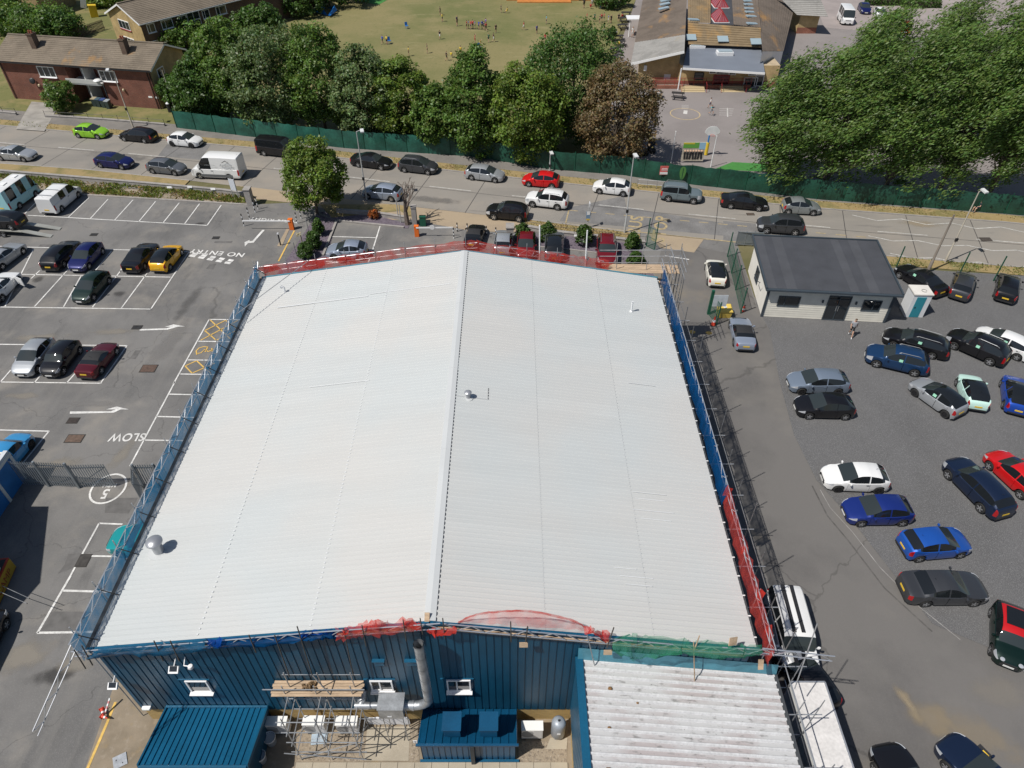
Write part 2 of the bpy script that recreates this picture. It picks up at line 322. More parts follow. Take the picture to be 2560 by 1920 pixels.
# car park markings, all flat paint
wl = MB()
def pl(a, b, wd=.11, m=None): strip([G(*a), G(*b)], wd, .03, m or wl)
c0 = cr(0, 480)
for a, b in (((240, 203), (1795, 291)), ((935, 63), (780, 233)), ((1150, 70), (993, 243)), ((1345, 83), (1200, 258)), ((1550, 95), (1410, 268)), ((1725, 103), (1597, 275)), ((1912, 116), (1790, 291)), ((770, 50), (592, 220)), ((410, 185), (385, 207)), ((330, 70), (215, 190)),
             ((-400, 460), (1635, 518)), ((1635, 518), (1303, 1016)), ((-400, 990), (1310, 1014)), ((-200, 706), (1475, 738)),
             ((290, 497), (45, 990)), ((345, 680), (270, 750)), ((600, 660), (300, 992)), ((965, 512), (825, 680)), ((700, 730), (550, 995)), ((1045, 680), (800, 998)), ((1275, 700), (1050, 1005)), ((1120, 512), (1040, 690)), ((70, 490), (-200, 990)),
             ((-300, 1315), (1098, 1330)), ((1098, 1330), (870, 1655)), ((-300, 1640), (880, 1655)), ((95, 1540), (0, 1650)), ((365, 1570), (298, 1650)), ((660, 1560), (577, 1652)),
             ((1808, 1103), (1500, 1659)), ((1800, 1103), (2110, 1106)), ((1715, 1292), (2030, 1296)), ((1625, 1453), (1940, 1457)), ((1560, 1575), (1880, 1580))): pl(c0(*a), c0(*b))
c1 = cr(0, 960)
for a, b in (((1515, -20), (1125, 710)), ((1465, 90), (1800, 97)), ((1355, 283), (1720, 292)), ((1245, 487), (1640, 493)), ((-200, 395), (425, 410)), ((425, 410), (150, 745)), ((858, 1205), (610, 1659)), ((858, 1206), (1060, 1214)), ((705, 1487), (1070, 1493)), ((1125, 708), (1170, 710))): pl(c1(*a), c1(*b))
c2 = cr(0, 1440)
for a, b in (((612, 0), (325, 495)), ((545, 128), (975, 140)), ((325, 493), (810, 485))): pl(c2(*a), c2(*b), .13)
c3 = cr(640, 480)
for a, b in (((660, 387), (1035, 397)), ((1072, 297), (1000, 530)), ((950, 505), (1010, 508)), ((985, 575), (970, 610)), ((560, 600), (840, 612)), ((70, 335), (-20, 420))): pl(c3(*a), c3(*b), .12)
d0 = cr(0, 480)
for i in range(5):
    pl(d0(1665+i*77, 533+i*14), d0(1708+i*77, 541+i*14), .34); pl(d0(1640+i*76, 550+i*15), d0(1690+i*76, 558+i*15), .34)
for a, b in (((1320, 553), (1530, 585)),): pl(cr(1280, 480)(*a), cr(1280, 480)(*b), .12)
wl.build('parking_line', LINE, car_park)
def arrow(pts, mat=LINE):
    m = MB(); me = m.poly([(p.x, p.y, .031) for p in px(pts)]).mesh('arrow', mat)
    bm = bmesh.new(); bm.from_mesh(me); bmesh.ops.triangulate(bm, faces=bm.faces); bm.to_mesh(me); bm.free(); link('arrow', me, car_park)
arrow([c0(*p) for p in ((1210, 1187), (1440, 1180), (1480, 1168), (1425, 1168), (1500, 1146), (1600, 1164), (1540, 1166), (1450, 1192), (1207, 1200))])
arrow([c1(*p) for p in ((607, 240), (960, 238), (1000, 222), (920, 222), (1010, 197), (1115, 222), (1045, 222), (985, 250), (605, 260))])
z5 = lambda x, y: (560+x/5.53, 440+y/5.53)
arrow([z5(*p) for p in ((530, 748), (565, 748), (410, 925), (335, 930), (290, 978), (285, 920), (355, 888), (352, 905), (395, 900))])
text('NO ENTRY', 543, 633, 1.02, R(172), LINE, car_park, .031, .95)
text('TURN RIGHT', 687, 551, .82, R(172), LINE, car_park, .031, .75)
text('SLOW', 319, 1093, .82, R(181), LINE, car_park, .031, 1.25)
text('5', 264, 1234, .9, R(181), LINE, car_park, .031, 1.2); text('MPH', 275, 1214, .42, R(181), LINE, car_park, .031, 1)
mb = MB(); cc = G(271, 1222); strip([cc+Vector((1.06*math.cos(a*math.pi/16), 1.2*math.sin(a*math.pi/16), 0)) for a in range(32)], .13, .031, mb, True); mb.build('speed_roundel', LINE, car_park)
ym = MB()
for a, b in (((1815, 1105), (1990, 1270)), ((1950, 1110), (1770, 1200)), ((1770, 1200), (1870, 1283)), ((2060, 1110), (1735, 1283)), ((1870, 1283), (2060, 1190)), ((1950, 1110), (2060, 1190)),
             ((1600, 1505), (1700, 1460)), ((1600, 1505), (1660, 1568)), ((1700, 1460), (1820, 1570)), ((1660, 1568), (1860, 1480))): pl(c0(*a), c0(*b), .1, ym)
for a, b in (((332, 335), (195, 600)),): pl(c3(*a), c3(*b), .14, ym)
pl(c2(925, 1275), c2(700, 1800), .13, ym); pl(c2(1000, 1090), c2(925, 1275), .13, ym)
for u, v in ((1557, 1212), (1700, 1220)): 
    p = G(*cr(1280, 480)(u, v)); ym.poly([(p.x+.26*math.cos(a), p.y+.22*math.sin(a), .035) for a in [k*math.pi/5 for k in range(10)]])
for ps in (((1702, 1408), (1696, 1375), (1722, 1349), (1765, 1338), (1800, 1343)), ((1703, 1398), (1738, 1392), (1768, 1362), (1798, 1380), (1852, 1364)), ((1795, 1344), (1772, 1385)), ((1830, 1352), (1838, 1385))): strip([G(*c0(*q)) for q in ps], .1, .031, ym)
ym.build('yellow_marking', YLW, car_park)
mb = MB(); strip([G(2050, 1225), G(2075, 1270), G(2130, 1330), G(2200, 1420), G(2300, 1520), G(2400, 1600)], .045, .036, mb); mb.build('edge_line', M('faint_line', (.27, .26, .25), .9, var=.3, sc=2), gravel_lot)
strip_m = MB(); strip([G(2030, 1215), G(2068, 1290), G(2120, 1352), G(2210, 1470), G(2330, 1580)], .1, .034, strip_m); strip_m.build('crumbled_edge', M('crumbled_tarmac', (.1, .095, .09), .95, var=.3, sc=3), gravel_lot)
# covers, gullies and tarmac repairs
def cover(u, v, wx, wy, col, rz=0.):
    p = G(u, v); t = thing('manhole_cover', 'x', 'manhole cover', (p.x, p.y, .02), rz)
    MB().box((0, 0, .008), (wx, wy, .016)).build('frame', M('cover_frame', (.05, .045, .04), .7, .3), t)
    MB().box((0, 0, .014), (wx-.12, wy-.12, .018)).build('plate', M('cover_%.2f' % col[0], col, .7, .3, var=.3, sc=5), t); return t
for u, v, wx, wy, col, lb in ((235, 587, .7, .5, (.03, .03, .03), 'dark iron drain cover in the car park below the empty top bays'), (540, 595, .7, .5, (.035, .035, .035), 'dark iron drain cover on the car park near the entrance arrow'),
    (343, 819, .8, .55, (.03, .03, .03), 'black drain grating beside the tail of the white arrow near the disabled bays'), (372, 922, 1.2, .9, (.13, .085, .065), 'rusty brown manhole cover left of the disabled bays'),
    (183, 1052, .8, .6, (.05, .04, .035), 'small dark drain grating just above the brown manhole cover'), (187, 1097, 1.2, .8, (.14, .095, .07), 'reddish brown manhole cover right of the bright blue hatchback'),
    (209, 1402, .7, .9, (.06, .055, .05), 'square slotted gully grating inside the bays beside the teal car'), (1876, 536, .8, .5, (.12, .09, .07), 'brown drain cover in the road in front of the black saloon')):
    cover(u, v, wx, wy, col)['label'] = lb
cover(2464, 599, 1.1, .7, (.09, .075, .065))['label'] = 'brown manhole cover on the road at the far right'
for q in ([c1(915, 985), c1(1190, 985), c1(1110, 1120), c1(905, 1115)], [c1(590, 1470), c1(740, 1460), c1(690, 1570), c1(500, 1640), c1(560, 1560)], [c2(455, 308), c2(790, 310), c2(680, 485), c2(350, 485)],
          [c0(1815, 620), c0(1870, 620), c0(1840, 670), c0(1780, 665)], [c0(1170, 1370), c0(1220, 1370), c0(1170, 1445), c0(1120, 1440)], [c0(1860, 425), c0(2010, 425), c0(2000, 442), c0(1850, 440)], [c0(350, 455), c0(640, 455), c0(630, 475), c0(320, 485)]):
    flat('tarmac_repair', px(q), .02, M('fresh_tarmac', (.125, .12, .115), .9, var=.2, sc=2), car_park)

def stain(name, u, v, rx, ry, col, z, parent, rz=0., strength=.6):
    """a soft-edged stain of dirt, sand or oil lying on the tarmac"""
    mn = 'stain_%.2f_%.2f' % (col[0], strength)
    if mn not in MATS:
        m = bpy.data.materials.new(mn); m.use_nodes = True; t = m.node_tree; p = t.nodes['Principled BSDF']; p.inputs['Base Color'].default_value = (*col, 1); p.inputs['Roughness'].default_value = .95
        tc = N(t, 'ShaderNodeTexCoord'); ln = N(t, 'ShaderNodeVectorMath', operation='LENGTH'); t.links.new(tc.outputs['Object'], ln.inputs[0]); nz = N(t, 'ShaderNodeTexNoise'); nz.inputs['Scale'].default_value = 1.1; nz.inputs['Detail'].default_value = 6; t.links.new(N(t, 'ShaderNodeNewGeometry').outputs['Position'], nz.inputs['Vector'])
        ad = N(t, 'ShaderNodeMath', operation='MULTIPLY_ADD'); ad.inputs[1].default_value = 1.1; t.links.new(nz.outputs[0], ad.inputs[0]); t.links.new(ln.outputs['Value'], ad.inputs[2])
        mr = N(t, 'ShaderNodeMapRange', interpolation_type='SMOOTHSTEP'); mr.inputs[1].default_value = .75; mr.inputs[2].default_value = 1.35; mr.inputs[3].default_value = strength; mr.inputs[4].default_value = 0; t.links.new(ad.outputs[0], mr.inputs[0]); t.links.new(mr.outputs[0], p.inputs['Alpha']); MATS[mn] = m
    q = G(u, v); m = MB(); m.poly([(1.3*math.cos(a*.3927), 1.3*math.sin(a*.3927), 0) for a in range(16)]); link(name, m.mesh(name, MATS[mn]), parent, (q.x, q.y, z), (0, 0, rz), (rx, ry, 1))
SAND, OIL, DUST = (.36, .29, .19), (.045, .043, .042), (.3, .27, .225)
for k, (u, v, rx, ry, c_, z, pr_, rz, st) in enumerate(((2330, 1800, 2.2, 1.2, SAND, .04, lane, -.6, .4), (2440, 1840, 3.2, 1.6, SAND, .043, lane, -.4, .3), (2270, 1760, .5, 1.6, SAND, .046, lane, .3, .6), (2500, 1730, 2.4, 1.2, DUST, .037, lane, 0, .3), (60, 1640, 2.2, 1.3, DUST, .024, car_park, .3, .6), (130, 1690, 1.6, .8, OIL, .026, car_park, .1, .55), (190, 1660, 1.5, .6, DUST, .0285, car_park, 0, .55), (150, 1160, 2.4, .9, DUST, .0235, car_park, .2, .55), (300, 1140, .7, 2.2, DUST, .025, car_park, -.25, .5), (90, 845, 3.2, .7, DUST, .024, car_park, .1, .6), (280, 830, 3., .6, DUST, .0262, car_park, .05, .5), (420, 860, 1.2, 5, (.22, .21, .2), .0242, car_park, -.15, .45), (470, 760, .8, 4.5, OIL, .0255, car_park, -.1, .25), (180, 620, 1., .6, OIL, .0245, car_park, 0, .5), (95, 700, .8, .8, OIL, .0265, car_park, 0, .5), (300, 735, .9, .7, OIL, .0255, car_park, 0, .45), (60, 990, 2., .5, DUST, .0245, car_park, 0, .5), (225, 1010, 2.6, .5, (.24, .23, .22), .0265, car_park, 0, .5), (330, 1200, .6, 1.5, DUST, .0248, car_park, -.3, .45), (500, 560, .7, .5, OIL, .0255, car_park, 0, .5), (1080, 500, 5, 1., (.13, .125, .12), .0245, road, -.22, .4), (300, 392, 7, 1.2, (.13, .125, .12), .0245, road, -.2, .4), (2300, 560, 3, 1.0, SAND, .0245, road, -.15, .45))): stain('stain' if c_ != OIL else 'oil_stain', u, v, rx, ry, c_, z, pr_, rz, st)
# ================================================================ WAREHOUSE
X0, X1, XR, Y0, Y1, EH, RH = -17.7, 10.2, -3.3, 14.4, 42.2, 7.3, 9.5
def roofz(x): return EH+(RH-EH)*((x-X0)/(XR-X0) if x < XR else (X1-x)/(X1-XR))
BLUE = M('blue_steel_sheet', (.005, .062, .118), .42, .1, var=.22, sc=.6, var2=.1, sc2=5, spec=.4, stretch=(1, 1, .3))
BLUE2 = M('blue_steel_sheet_bright', (.005, .088, .17), .4, .1, var=.12, sc=.7, var2=.08, sc2=12)
TEAL = M('teal_flashing', (.09, .28, .36), .35, .2, var=.2, sc=2)
YBRICK = None
def brickmat(name, c1, c2, mort, sc=1., axis='xz'):
    m = bpy.data.materials.new(name); m.use_nodes = True; t = m.node_tree; p = t.nodes['Principled BSDF']; p.inputs['Roughness'].default_value = .9
    tc = N(t, 'ShaderNodeTexCoord'); sp = N(t, 'ShaderNodeSeparateXYZ'); t.links.new(tc.outputs['Object'], sp.inputs[0])
    ad = N(t, 'ShaderNodeMath', operation='ADD'); t.links.new(sp.outputs[0], ad.inputs[0]); t.links.new(sp.outputs[1], ad.inputs[1])
    cb = N(t, 'ShaderNodeCombineXYZ'); t.links.new(ad.outputs[0], cb.inputs[0]); t.links.new(sp.outputs[2], cb.inputs[1])
    b = N(t, 'ShaderNodeTexBrick'); b.inputs['Scale'].default_value = 1; b.inputs['Brick Width'].default_value = .225*sc; b.inputs['Row Height'].default_value = .075*sc; b.inputs['Mortar Size'].default_value = .006*sc
    b.inputs['Color1'].default_value = (*c1, 1); b.inputs['Color2'].default_value = (*c2, 1); b.inputs['Mortar'].default_value = (*mort, 1)
    t.links.new(cb.outputs[0], b.inputs['Vector'])
    nz = N(t, 'ShaderNodeTexNoise'); nz.inputs['Scale'].default_value = .8; nz.inputs['Detail'].default_value = 5; t.links.new(tc.outputs['Object'], nz.inputs['Vector'])
    mr = N(t, 'ShaderNodeMapRange'); mr.inputs[1].default_value = .3; mr.inputs[2].default_value = .7; mr.inputs[3].default_value = .78; mr.inputs[4].default_value = 1.2; t.links.new(nz.outputs[0], mr.inputs[0])
    sc_ = N(t, 'ShaderNodeVectorMath', operation='SCALE'); t.links.new(b.outputs[0], sc_.inputs[0]); t.links.new(mr.outputs[0], sc_.inputs['Scale']); t.links.new(sc_.outputs[0], p.inputs['Base Color'])
    bp = N(t, 'ShaderNodeBump'); bp.inputs['Strength'].default_value = .4; bp.inputs['Distance'].default_value = .01; t.links.new(b.outputs[1], bp.inputs['Height']); bp.invert = True; t.links.new(bp.outputs[0], p.inputs['Normal'])
    MATS[name] = m; return m
YBRICK = brickmat('yellow_stock_brick', (.5, .35, .13), (.42, .28, .1), (.38, .3, .18))
RBRICK = brickmat('red_brick', (.2, .065, .04), (.15, .05, .033), (.2, .14, .11))
TBRICK = brickmat('tan_brick', (.42, .3, .13), (.34, .24, .1), (.36, .3, .2))
def roofmat():
    m = bpy.data.materials.new('white_coated_roof'); m.use_nodes = True; t = m.node_tree; p = t.nodes['Principled BSDF']; p.inputs['Roughness'].default_value = .55
    g = N(t, 'ShaderNodeNewGeometry').outputs['Position']; oi = N(t, 'ShaderNodeObjectInfo')
    nz = N(t, 'ShaderNodeTexNoise'); nz.inputs['Scale'].default_value = .11; nz.inputs['Detail'].default_value = 3; t.links.new(g, nz.inputs['Vector'])
    mr = N(t, 'ShaderNodeMapRange'); mr.inputs[1].default_value = .42; mr.inputs[2].default_value = .6; t.links.new(nz.outputs[0], mr.inputs[0])
    mx = N(t, 'ShaderNodeMix', data_type='RGBA'); mx.inputs[6].default_value = (.495, .517, .513, 1); mx.inputs[7].default_value = (.52, .517, .498, 1); t.links.new(mr.outputs[0], mx.inputs[0])
    n2 = N(t, 'ShaderNodeTexNoise'); n2.inputs['Scale'].default_value = 1.2; n2.inputs['Detail'].default_value = 6; mp = N(t, 'ShaderNodeMapping'); mp.inputs['Scale'].default_value = (.3, 2.2, 1); t.links.new(g, mp.inputs[0]); t.links.new(mp.outputs[0], n2.inputs['Vector'])
    m2 = N(t, 'ShaderNodeMapRange'); m2.inputs[1].default_value = .3; m2.inputs[2].default_value = .7; m2.inputs[3].default_value = .985; m2.inputs[4].default_value = 1.015; t.links.new(n2.outputs[0], m2.inputs[0])
    m3 = N(t, 'ShaderNodeMapRange'); m3.inputs[3].default_value = .985; m3.inputs[4].default_value = 1.015; t.links.new(oi.outputs['Random'], m3.inputs[0])
    mu = N(t, 'ShaderNodeMath', operation='MULTIPLY'); t.links.new(m2.outputs[0], mu.inputs[0]); t.links.new(m3.outputs[0], mu.inputs[1])
    sc = N(t, 'ShaderNodeVectorMath', operation='SCALE'); t.links.new(mx.outputs[2], sc.inputs[0]); t.links.new(mu.outputs[0], sc.inputs['Scale']); t.links.new(sc.outputs[0], p.inputs['Base Color']); return m
ROOF = roofmat(); WCAP = M('bright_sealant', (.66, .67, .67), .5); RCAP = M('ridge_cap_white', (.52, .535, .535), .55, var=.03, sc=.5)
wh = thing('warehouse', 'large warehouse with white corrugated ridge roof and dark blue steel walls', 'warehouse', ((X0+X1)/2, (Y0+Y1)/2, 0))
wl = MB(); wl.bb((X0+.1, Y0+.12, 0), (X1-.1, Y1-.05, EH-.25)); wl.build('wall', M('blue_side_wall', (.01, .09, .17), .5, var=.1), wh, True)
g = MB(); pr = [(X0+.1, EH-.25), (X1-.1, EH-.25), (XR, RH-.28)]
g.add([(x, y, z) for y in (Y0+.12, Y1-.05) for x, z in pr], [(0, 1, 2), (5, 4, 3), (0, 2, 5, 3), (1, 4, 5, 2)]); g.build('gable_core', MATS['blue_side_wall'], wh, True)
# ---- roof sheets: three courses a side, four ribs each
NS = 28; sw = (Y1-Y0)/NS; rb = sw/4
prof = []
for i in range(4): prof += [(i*rb, 0), (i*rb+.66*rb, 0), (i*rb+.74*rb, .024), (i*rb+.92*rb, .024)]
prof.append((4*rb, 0))
def sheet_mesh(side, r):
    xe = X0-.14 if side < 0 else X1+.14; L = xe-XR; a, b = XR+L*r/3, XR+L*(r+1)/3+(.0 if r == 2 else .12*side)
    zz = lambda x: RH-(RH-EH)*abs(x-XR)/abs((X0 if side < 0 else X1)-XR)
    dz = .012*(2-r); m = MB(); n = len(prof)
    vs = [(a, y, zz(a)+z+dz) for y, z in prof]+[(b, y, zz(b)+z+dz) for y, z in prof]+[(b, y, zz(b)+z+dz-.012) for y, z in prof]
    fs = []
    for i in range(n-1):
        for o in (0, n): fs.append((o+i, o+i+1, o+n+i+1, o+n+i) if side > 0 else (o+n+i, o+n+i+1, o+i+1, o+i))
    m.add([(v[0]-wh.location.x, v[1], v[2]) for v in vs], [f[::-1] if side > 0 else f[::-1] for f in fs]); me = m.mesh('roof_sheet', ROOF)
    if me.polygons[0].normal.z < 0: me.flip_normals()
    return me
roof = MB().beam((XR, Y0, RH-.06), (XR, Y1, RH-.06), .3, .05).build('roof', RCAP, wh, True)
for side in (-1, 1):
    for r in range(3):
        me = sheet_mesh(side, r)
        for k in range(NS): link('roof_sheet', me, roof, (0, Y0+k*sw-wh.location.y, 0))
for k in range(9):    # ridge capping in lengths
    y0, y1 = Y0+(Y1-Y0)*k/9, Y0+(Y1-Y0)*(k+1)/9
    m = MB(); t = .24; dl = (RH-EH)/(XR-X0)*t; dr = (RH-EH)/(X1-XR)*t
    zt = RH+.066+.004*(k % 2)
    m.add([(XR-t, y0, zt-dl), (XR, y0, zt), (XR+t, y0, zt-dr), (XR-t, y1+.02, zt-dl), (XR, y1+.02, zt), (XR+t, y1+.02, zt-dr), (XR-t, y0, zt-dl-.02), (XR+t, y0, zt-dr-.02), (XR-t, y1+.02, zt-dl-.02), (XR+t, y1+.02, zt-dr-.02)],
          [(0, 1, 4, 3), (1, 2, 5, 4), (0, 3, 8, 6), (2, 7, 9, 5)]); m.build('ridge_cap', RCAP, roof, True, fix=True)
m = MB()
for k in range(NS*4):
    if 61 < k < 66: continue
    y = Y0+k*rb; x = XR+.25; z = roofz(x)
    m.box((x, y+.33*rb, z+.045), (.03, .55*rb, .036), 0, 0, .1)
m.build('ridge_gap_shade', M('gap_shade_black', (.03, .03, .035), .9), roof, True, kind='stuff')  # dark boxes standing in for the shade in gaps under the ridge cap
m = MB()
for r in (1, 2):
    xx = XR+(X0-.14-XR)*r/3-.12
    for k in range(NS*4): m.box((xx, Y0+(k+.83)*rb, roofz(xx)+.055), (.07, .07, .03))
m.build('fastener_cap', WCAP, roof, True, kind='stuff')
m = MB()
for r in (1, 2):
    xx = XR+(X1+.14-XR)*r/3+.12
    for k in range(NS*4): m.box((xx, Y0+(k+.83)*rb, roofz(xx)+.05), (.035, .035, .02))
m.build('fastener_cap', M('grey_fastener', (.5, .51, .52), .5), roof, True, kind='stuff')
def roofstrip(xa, xb, y, wd, mat, name='sealant_strip'):
    MB().beam((xa, y, roofz(xa)+.042), (xb, y, roofz(xb)+.042), wd, .012).build(name, mat, roof, True)
roofstrip(-15.7, -9.5, 38.15, .09, WCAP); roofstrip(-9.4, -4, 38.35, .06, WCAP); roofstrip(-11.6, -8.1, 29.6, .05, WCAP)
for (xa, xb, y) in ((6.0, 7.7, 22.2), (6.1, 7.6, 21.8), (5.9, 7.9, 21.1), (6.2, 7.7, 20.6), (4.6, 5.6, 17.7), (4.8, 6.3, 17.3), (5.0, 6.2, 16.9), (6.8, 8.4, 30.4)): roofstrip(xa, xb, y, .035, WCAP)
MB().beam((XR+.3, 27.6, roofz(XR+.3)+.045), (XR+2.0, 27.6, roofz(XR+2)+.045), .03, .015).build('patch_edge', M('grey_fastener', (.5, .51, .52)), roof, True)
m = MB()
for k in range(7): m.box((XR+2.0, 27.65+k*.13, roofz(XR+2)+.05), (.035, .075, .02))
m.build('patch_edge', M('gap_shade_black', (.03, .03, .035)), roof, True)  # dark dashes in the same black as the ridge gaps
# ---- gutters and verge trims
m = MB(); m.beam((X1+.19, Y0, EH-.12), (X1+.19, Y1, EH-.12), .1, .12)
m.build('gutter', M('gutter_dark', (.05, .055, .06), .6), wh, True)
m = MB(); m.beam((X0-.24, Y0, EH-.1), (X0-.24, Y1, EH-.1), .2, .14); m.build('gutter', MATS['gutter_dark'], wh, True)
m = MB()
for k in range(28): m.box((X1+.2, Y0+.5+k*1.0, EH-.05), (.13, .05, .03))
m.build('gutter_bracket', WHITE, wh, True, kind='stuff')
for y, nm in ((Y0-.05, 'verge_flashing'), (Y1+.05, 'verge_flashing')):
    for xa, xb in ((X0-.2, XR), (XR, X1+.2)):
        m = MB(); za, zb = (EH, RH) if xb == XR else (RH, EH)
        up = Vector((0, 0, 1)); m.beam((xa, y, za-.14), (xb, y, zb-.14), .1, .36); m.build(nm, BLUE2 if y < 20 else TEAL, wh, True)
# ---- front gable cladding sheets
def clad(xa, xb, zb, ztf, y, pitch=.3, gr=.045, dep=.032, d=(0, -1)):
    """vertical ribbed sheet from xa to xb on the plane y; ztf(x) is the top"""
    m = MB(); n = max(1, round((xb-xa)/pitch)); p = (xb-xa)/n; xs = []
    for i in range(n): xs += [(xa+i*p, dep), (xa+i*p+gr, dep), (xa+i*p+gr+.012, 0), (xa+(i+1)*p-.012, 0)]
    xs.append((xb, dep)); k = len(xs)
    m.add([(x, y+dd, zb) for x, dd in xs]+[(x, y+dd, ztf(x)) for x, dd in xs], [(i, i+1, k+i+1, k+i) for i in range(k-1)]); return m
gable = MB().bb((X0+.05, Y0+.06, 1.25), (X1-.05, Y0+.1, EH-.3)).build('front_wall', BLUE, wh, True)
nb = 28; bw = (X1-X0)/nb
for k in range(nb): clad(X0+k*bw, X0+(k+1)*bw, 1.2, lambda x: roofz(x)-.2, Y0).build('wall_sheet', BLUE, gable, True)
m = MB(); m.bb((X0-.03, Y0-.03, 1.17), (X0+.12, Y0+.1, EH)); m.build('corner_trim', BLUE2, wh, True)
m = MB(); m.bb((X0, Y0+.04, 0), (X1, Y0+.11, 1.2)); m.build('brick_plinth', YBRICK, wh, True)
GLASS = M('dark_window_glass', (.02, .025, .03), .06, 0, spec=.8); UPVC = M('white_upvc', (.8, .8, .8), .35)
def window(parent, xa, xb, za, zb, y, fr=.07, sill=True, mull=(), name='window', fm=UPVC, gm=GLASS, world=True):
    f = MB()
    f.bb((xa, y-.05, za), (xa+fr, y+.06, zb)).bb((xb-fr, y-.05, za), (xb, y+.06, zb)).bb((xa+fr, y-.05, zb-fr), (xb-fr, y+.06, zb)).bb((xa+fr, y-.05, za), (xb-fr, y+.06, za+fr))
    for q in mull: f.bb((xa+(xb-xa)*q-.03, y-.045, za+fr), (xa+(xb-xa)*q+.03, y+.05, zb-fr))
    fo = f.build(name, fm, parent, world)
    MBp = MB().bb((xa+fr*.5, y+.0, za+fr*.5), (xb-fr*.5, y+.02, zb-fr*.5))
    MBp.build('pane', gm, fo, world)
    if sill:
        sb = MB().bb((xa-.05, y-.2, za-.05), (xb+.05, y+.0, za-.003))
        sb.build('sill', fm, fo, world)
    return fo
cA, cB, cD = cr(0, 1440), cr(640, 1440), cr(1280, 1440)
for (a, b) in ((cA(1590, 905), cA(1852, 1012)), (cB(975, 903), cB(1198, 1000)), (cB(1640, 898), cB(1862, 1003))):
    p, q = A(*a, Y0-.04), A(*b, Y0-.04); window(wh, min(p.x, q.x)+.02, max(p.x, q.x), q.z+.18, p.z, Y0-.04, mull=(.42,) if a[0] > 640 else ())
    MB().bb((p.x-.25, Y0-.05, p.z+.06), (q.x+.15, Y0+.01, p.z+.1)).build('window_head_trim', BLUE2, wh, True)
for (a, b) in ((cB(1015, 728), cB(1110, 770)), (cB(1295, 728), cB(1392, 770))):
    p, q = A(*a, Y0-.04), A(*b, Y0-.04); v = MB().bb((p.x, Y0-.08, q.z), (q.x, Y0-.004, p.z)).build('vent_grille', BLUE2, wh, True)
    MB().bb((p.x-.06, Y0-.16, p.z), (q.x+.06, Y0-.0, p.z+.05)).build('vent_hood', BLUE2, wh, True)
def local(t, mb, name, mat, **k): return mb.build(name, mat, t, True, **k)
GREYP = M('grey_housing', (.6, .61, .62), .45)
for i, (a, lb) in enumerate(((cA(1505, 800), 'white square floodlight high on the blue wall above the left window'), (cA(980, 940), 'white angled bracket lamp on the blue wall near the left corner'))):
    p = A(*a, Y0-.35); t = thing('floodlight', lb, 'floodlight', (p.x, Y0-.35, p.z))
    local(t, MB().box((p.x, Y0-.4, p.z), (.42, .3, .12), 0, .6), 'lamp_head', UPVC); local(t, MB().box((p.x, Y0-.4, p.z+.07), (.32, .22, .02), 0, .6), 'lens', GLASS); local(t, MB().tube((p.x, Y0, p.z+.2), (p.x, Y0-.4, p.z+.05), .03), 'bracket', GREYP)
p = A(*cA(1610, 775), Y0-.3); t = thing('security_camera', 'white security camera dome on the blue wall beside the square floodlight', 'camera', (p.x, Y0-.3, p.z))
local(t, MB().lathe([(.0, .0), (.1, .02), (.13, .1), (.1, .2), (.0, .22)], (p.x+.2, Y0-.35, p.z-.12), 12), 'housing', UPVC, smooth=40); local(t, MB().path([(p.x-.1, Y0, p.z+.2), (p.x-.1, Y0-.3, p.z), (p.x+.2, Y0-.35, p.z+.05)], .025), 'bracket', UPVC)
p = A(*cA(1265, 1142), Y0-.1); t = thing('bulkhead_light', 'small white bulkhead light at the foot of the blue wall', 'wall light', (p.x, Y0-.1, p.z))
local(t, MB().bb((p.x-.2, Y0-.16, p.z-.08), (p.x+.2, Y0-.01, p.z+.06)), 'lamp_body', UPVC); local(t, MB().bb((p.x-.17, Y0-.19, p.z-.06), (p.x+.17, Y0-.16, p.z+.03)), 'diffuser', M('frosted_diffuser', (.7, .72, .7), .3))
# ---- vents on the roof
def cowl(x, y, r, hgt, lb, nm='roof_vent'):
    z = roofz(x); t = thing(nm, lb, 'roof vent', (x, y, z)); g1 = M('vent_metal', (.4, .41, .43), .35, .5, var=.1)
    MB().lathe([(r*1.7, -.06), (r*1.7, .03), (r*.95, .05), (r*.95, .06)], (0, 0, 0), 18).build('flashing', RCAP, t, smooth=40)
    MB().lathe([(r*.8, .0), (r*.8, hgt*.62), (r*.9, hgt*.64), (r*.9, hgt*.7), (r*.6, hgt*.72)], (0, 0, 0), 18).build('stack', g1, t, smooth=40)
    MB().lathe([(r*.9, hgt*.74), (r*1.25, hgt*.78), (r*1.25, hgt*.86), (r*.9, hgt*.96), (r*.4, hgt*1.0), (0.01, hgt*1.01)], (0, 0, 0), 18).build('cap', g1, t, smooth=40)
p = G(395, 1372, 7.7); cowl(p.x, p.y, .3, .95, 'large mushroom-capped metal vent near the left edge of the white roof')
p = G(1171, 1000, 9.2); cowl(p.x, p.y, .16, .5, 'small round metal vent close to the ridge of the white roof')
p = G(1579, 772, 7.9); t = thing('vent_pipe', 'thin white vent pipe standing on the right slope of the white roof', 'vent pipe', (p.x, p.y, roofz(p.x)))
MB().lathe([(.12, -.04), (.1, .06), (.05, .08), (.05, .6), (.06, .61), (.06, .7), (.03, .72)], n=12).build('pipe', UPVC, t, smooth=40); MB().lathe([(.02, .72), (.02, .78), (.08, .78), (.08, .81)], n=12).build('cap', GREYP, t)
p = G(714, 735, 7.5); t = thing('vent_pipe', 'bent dark-topped vent pipe near the back left corner of the white roof', 'vent pipe', (p.x, p.y, roofz(p.x)))
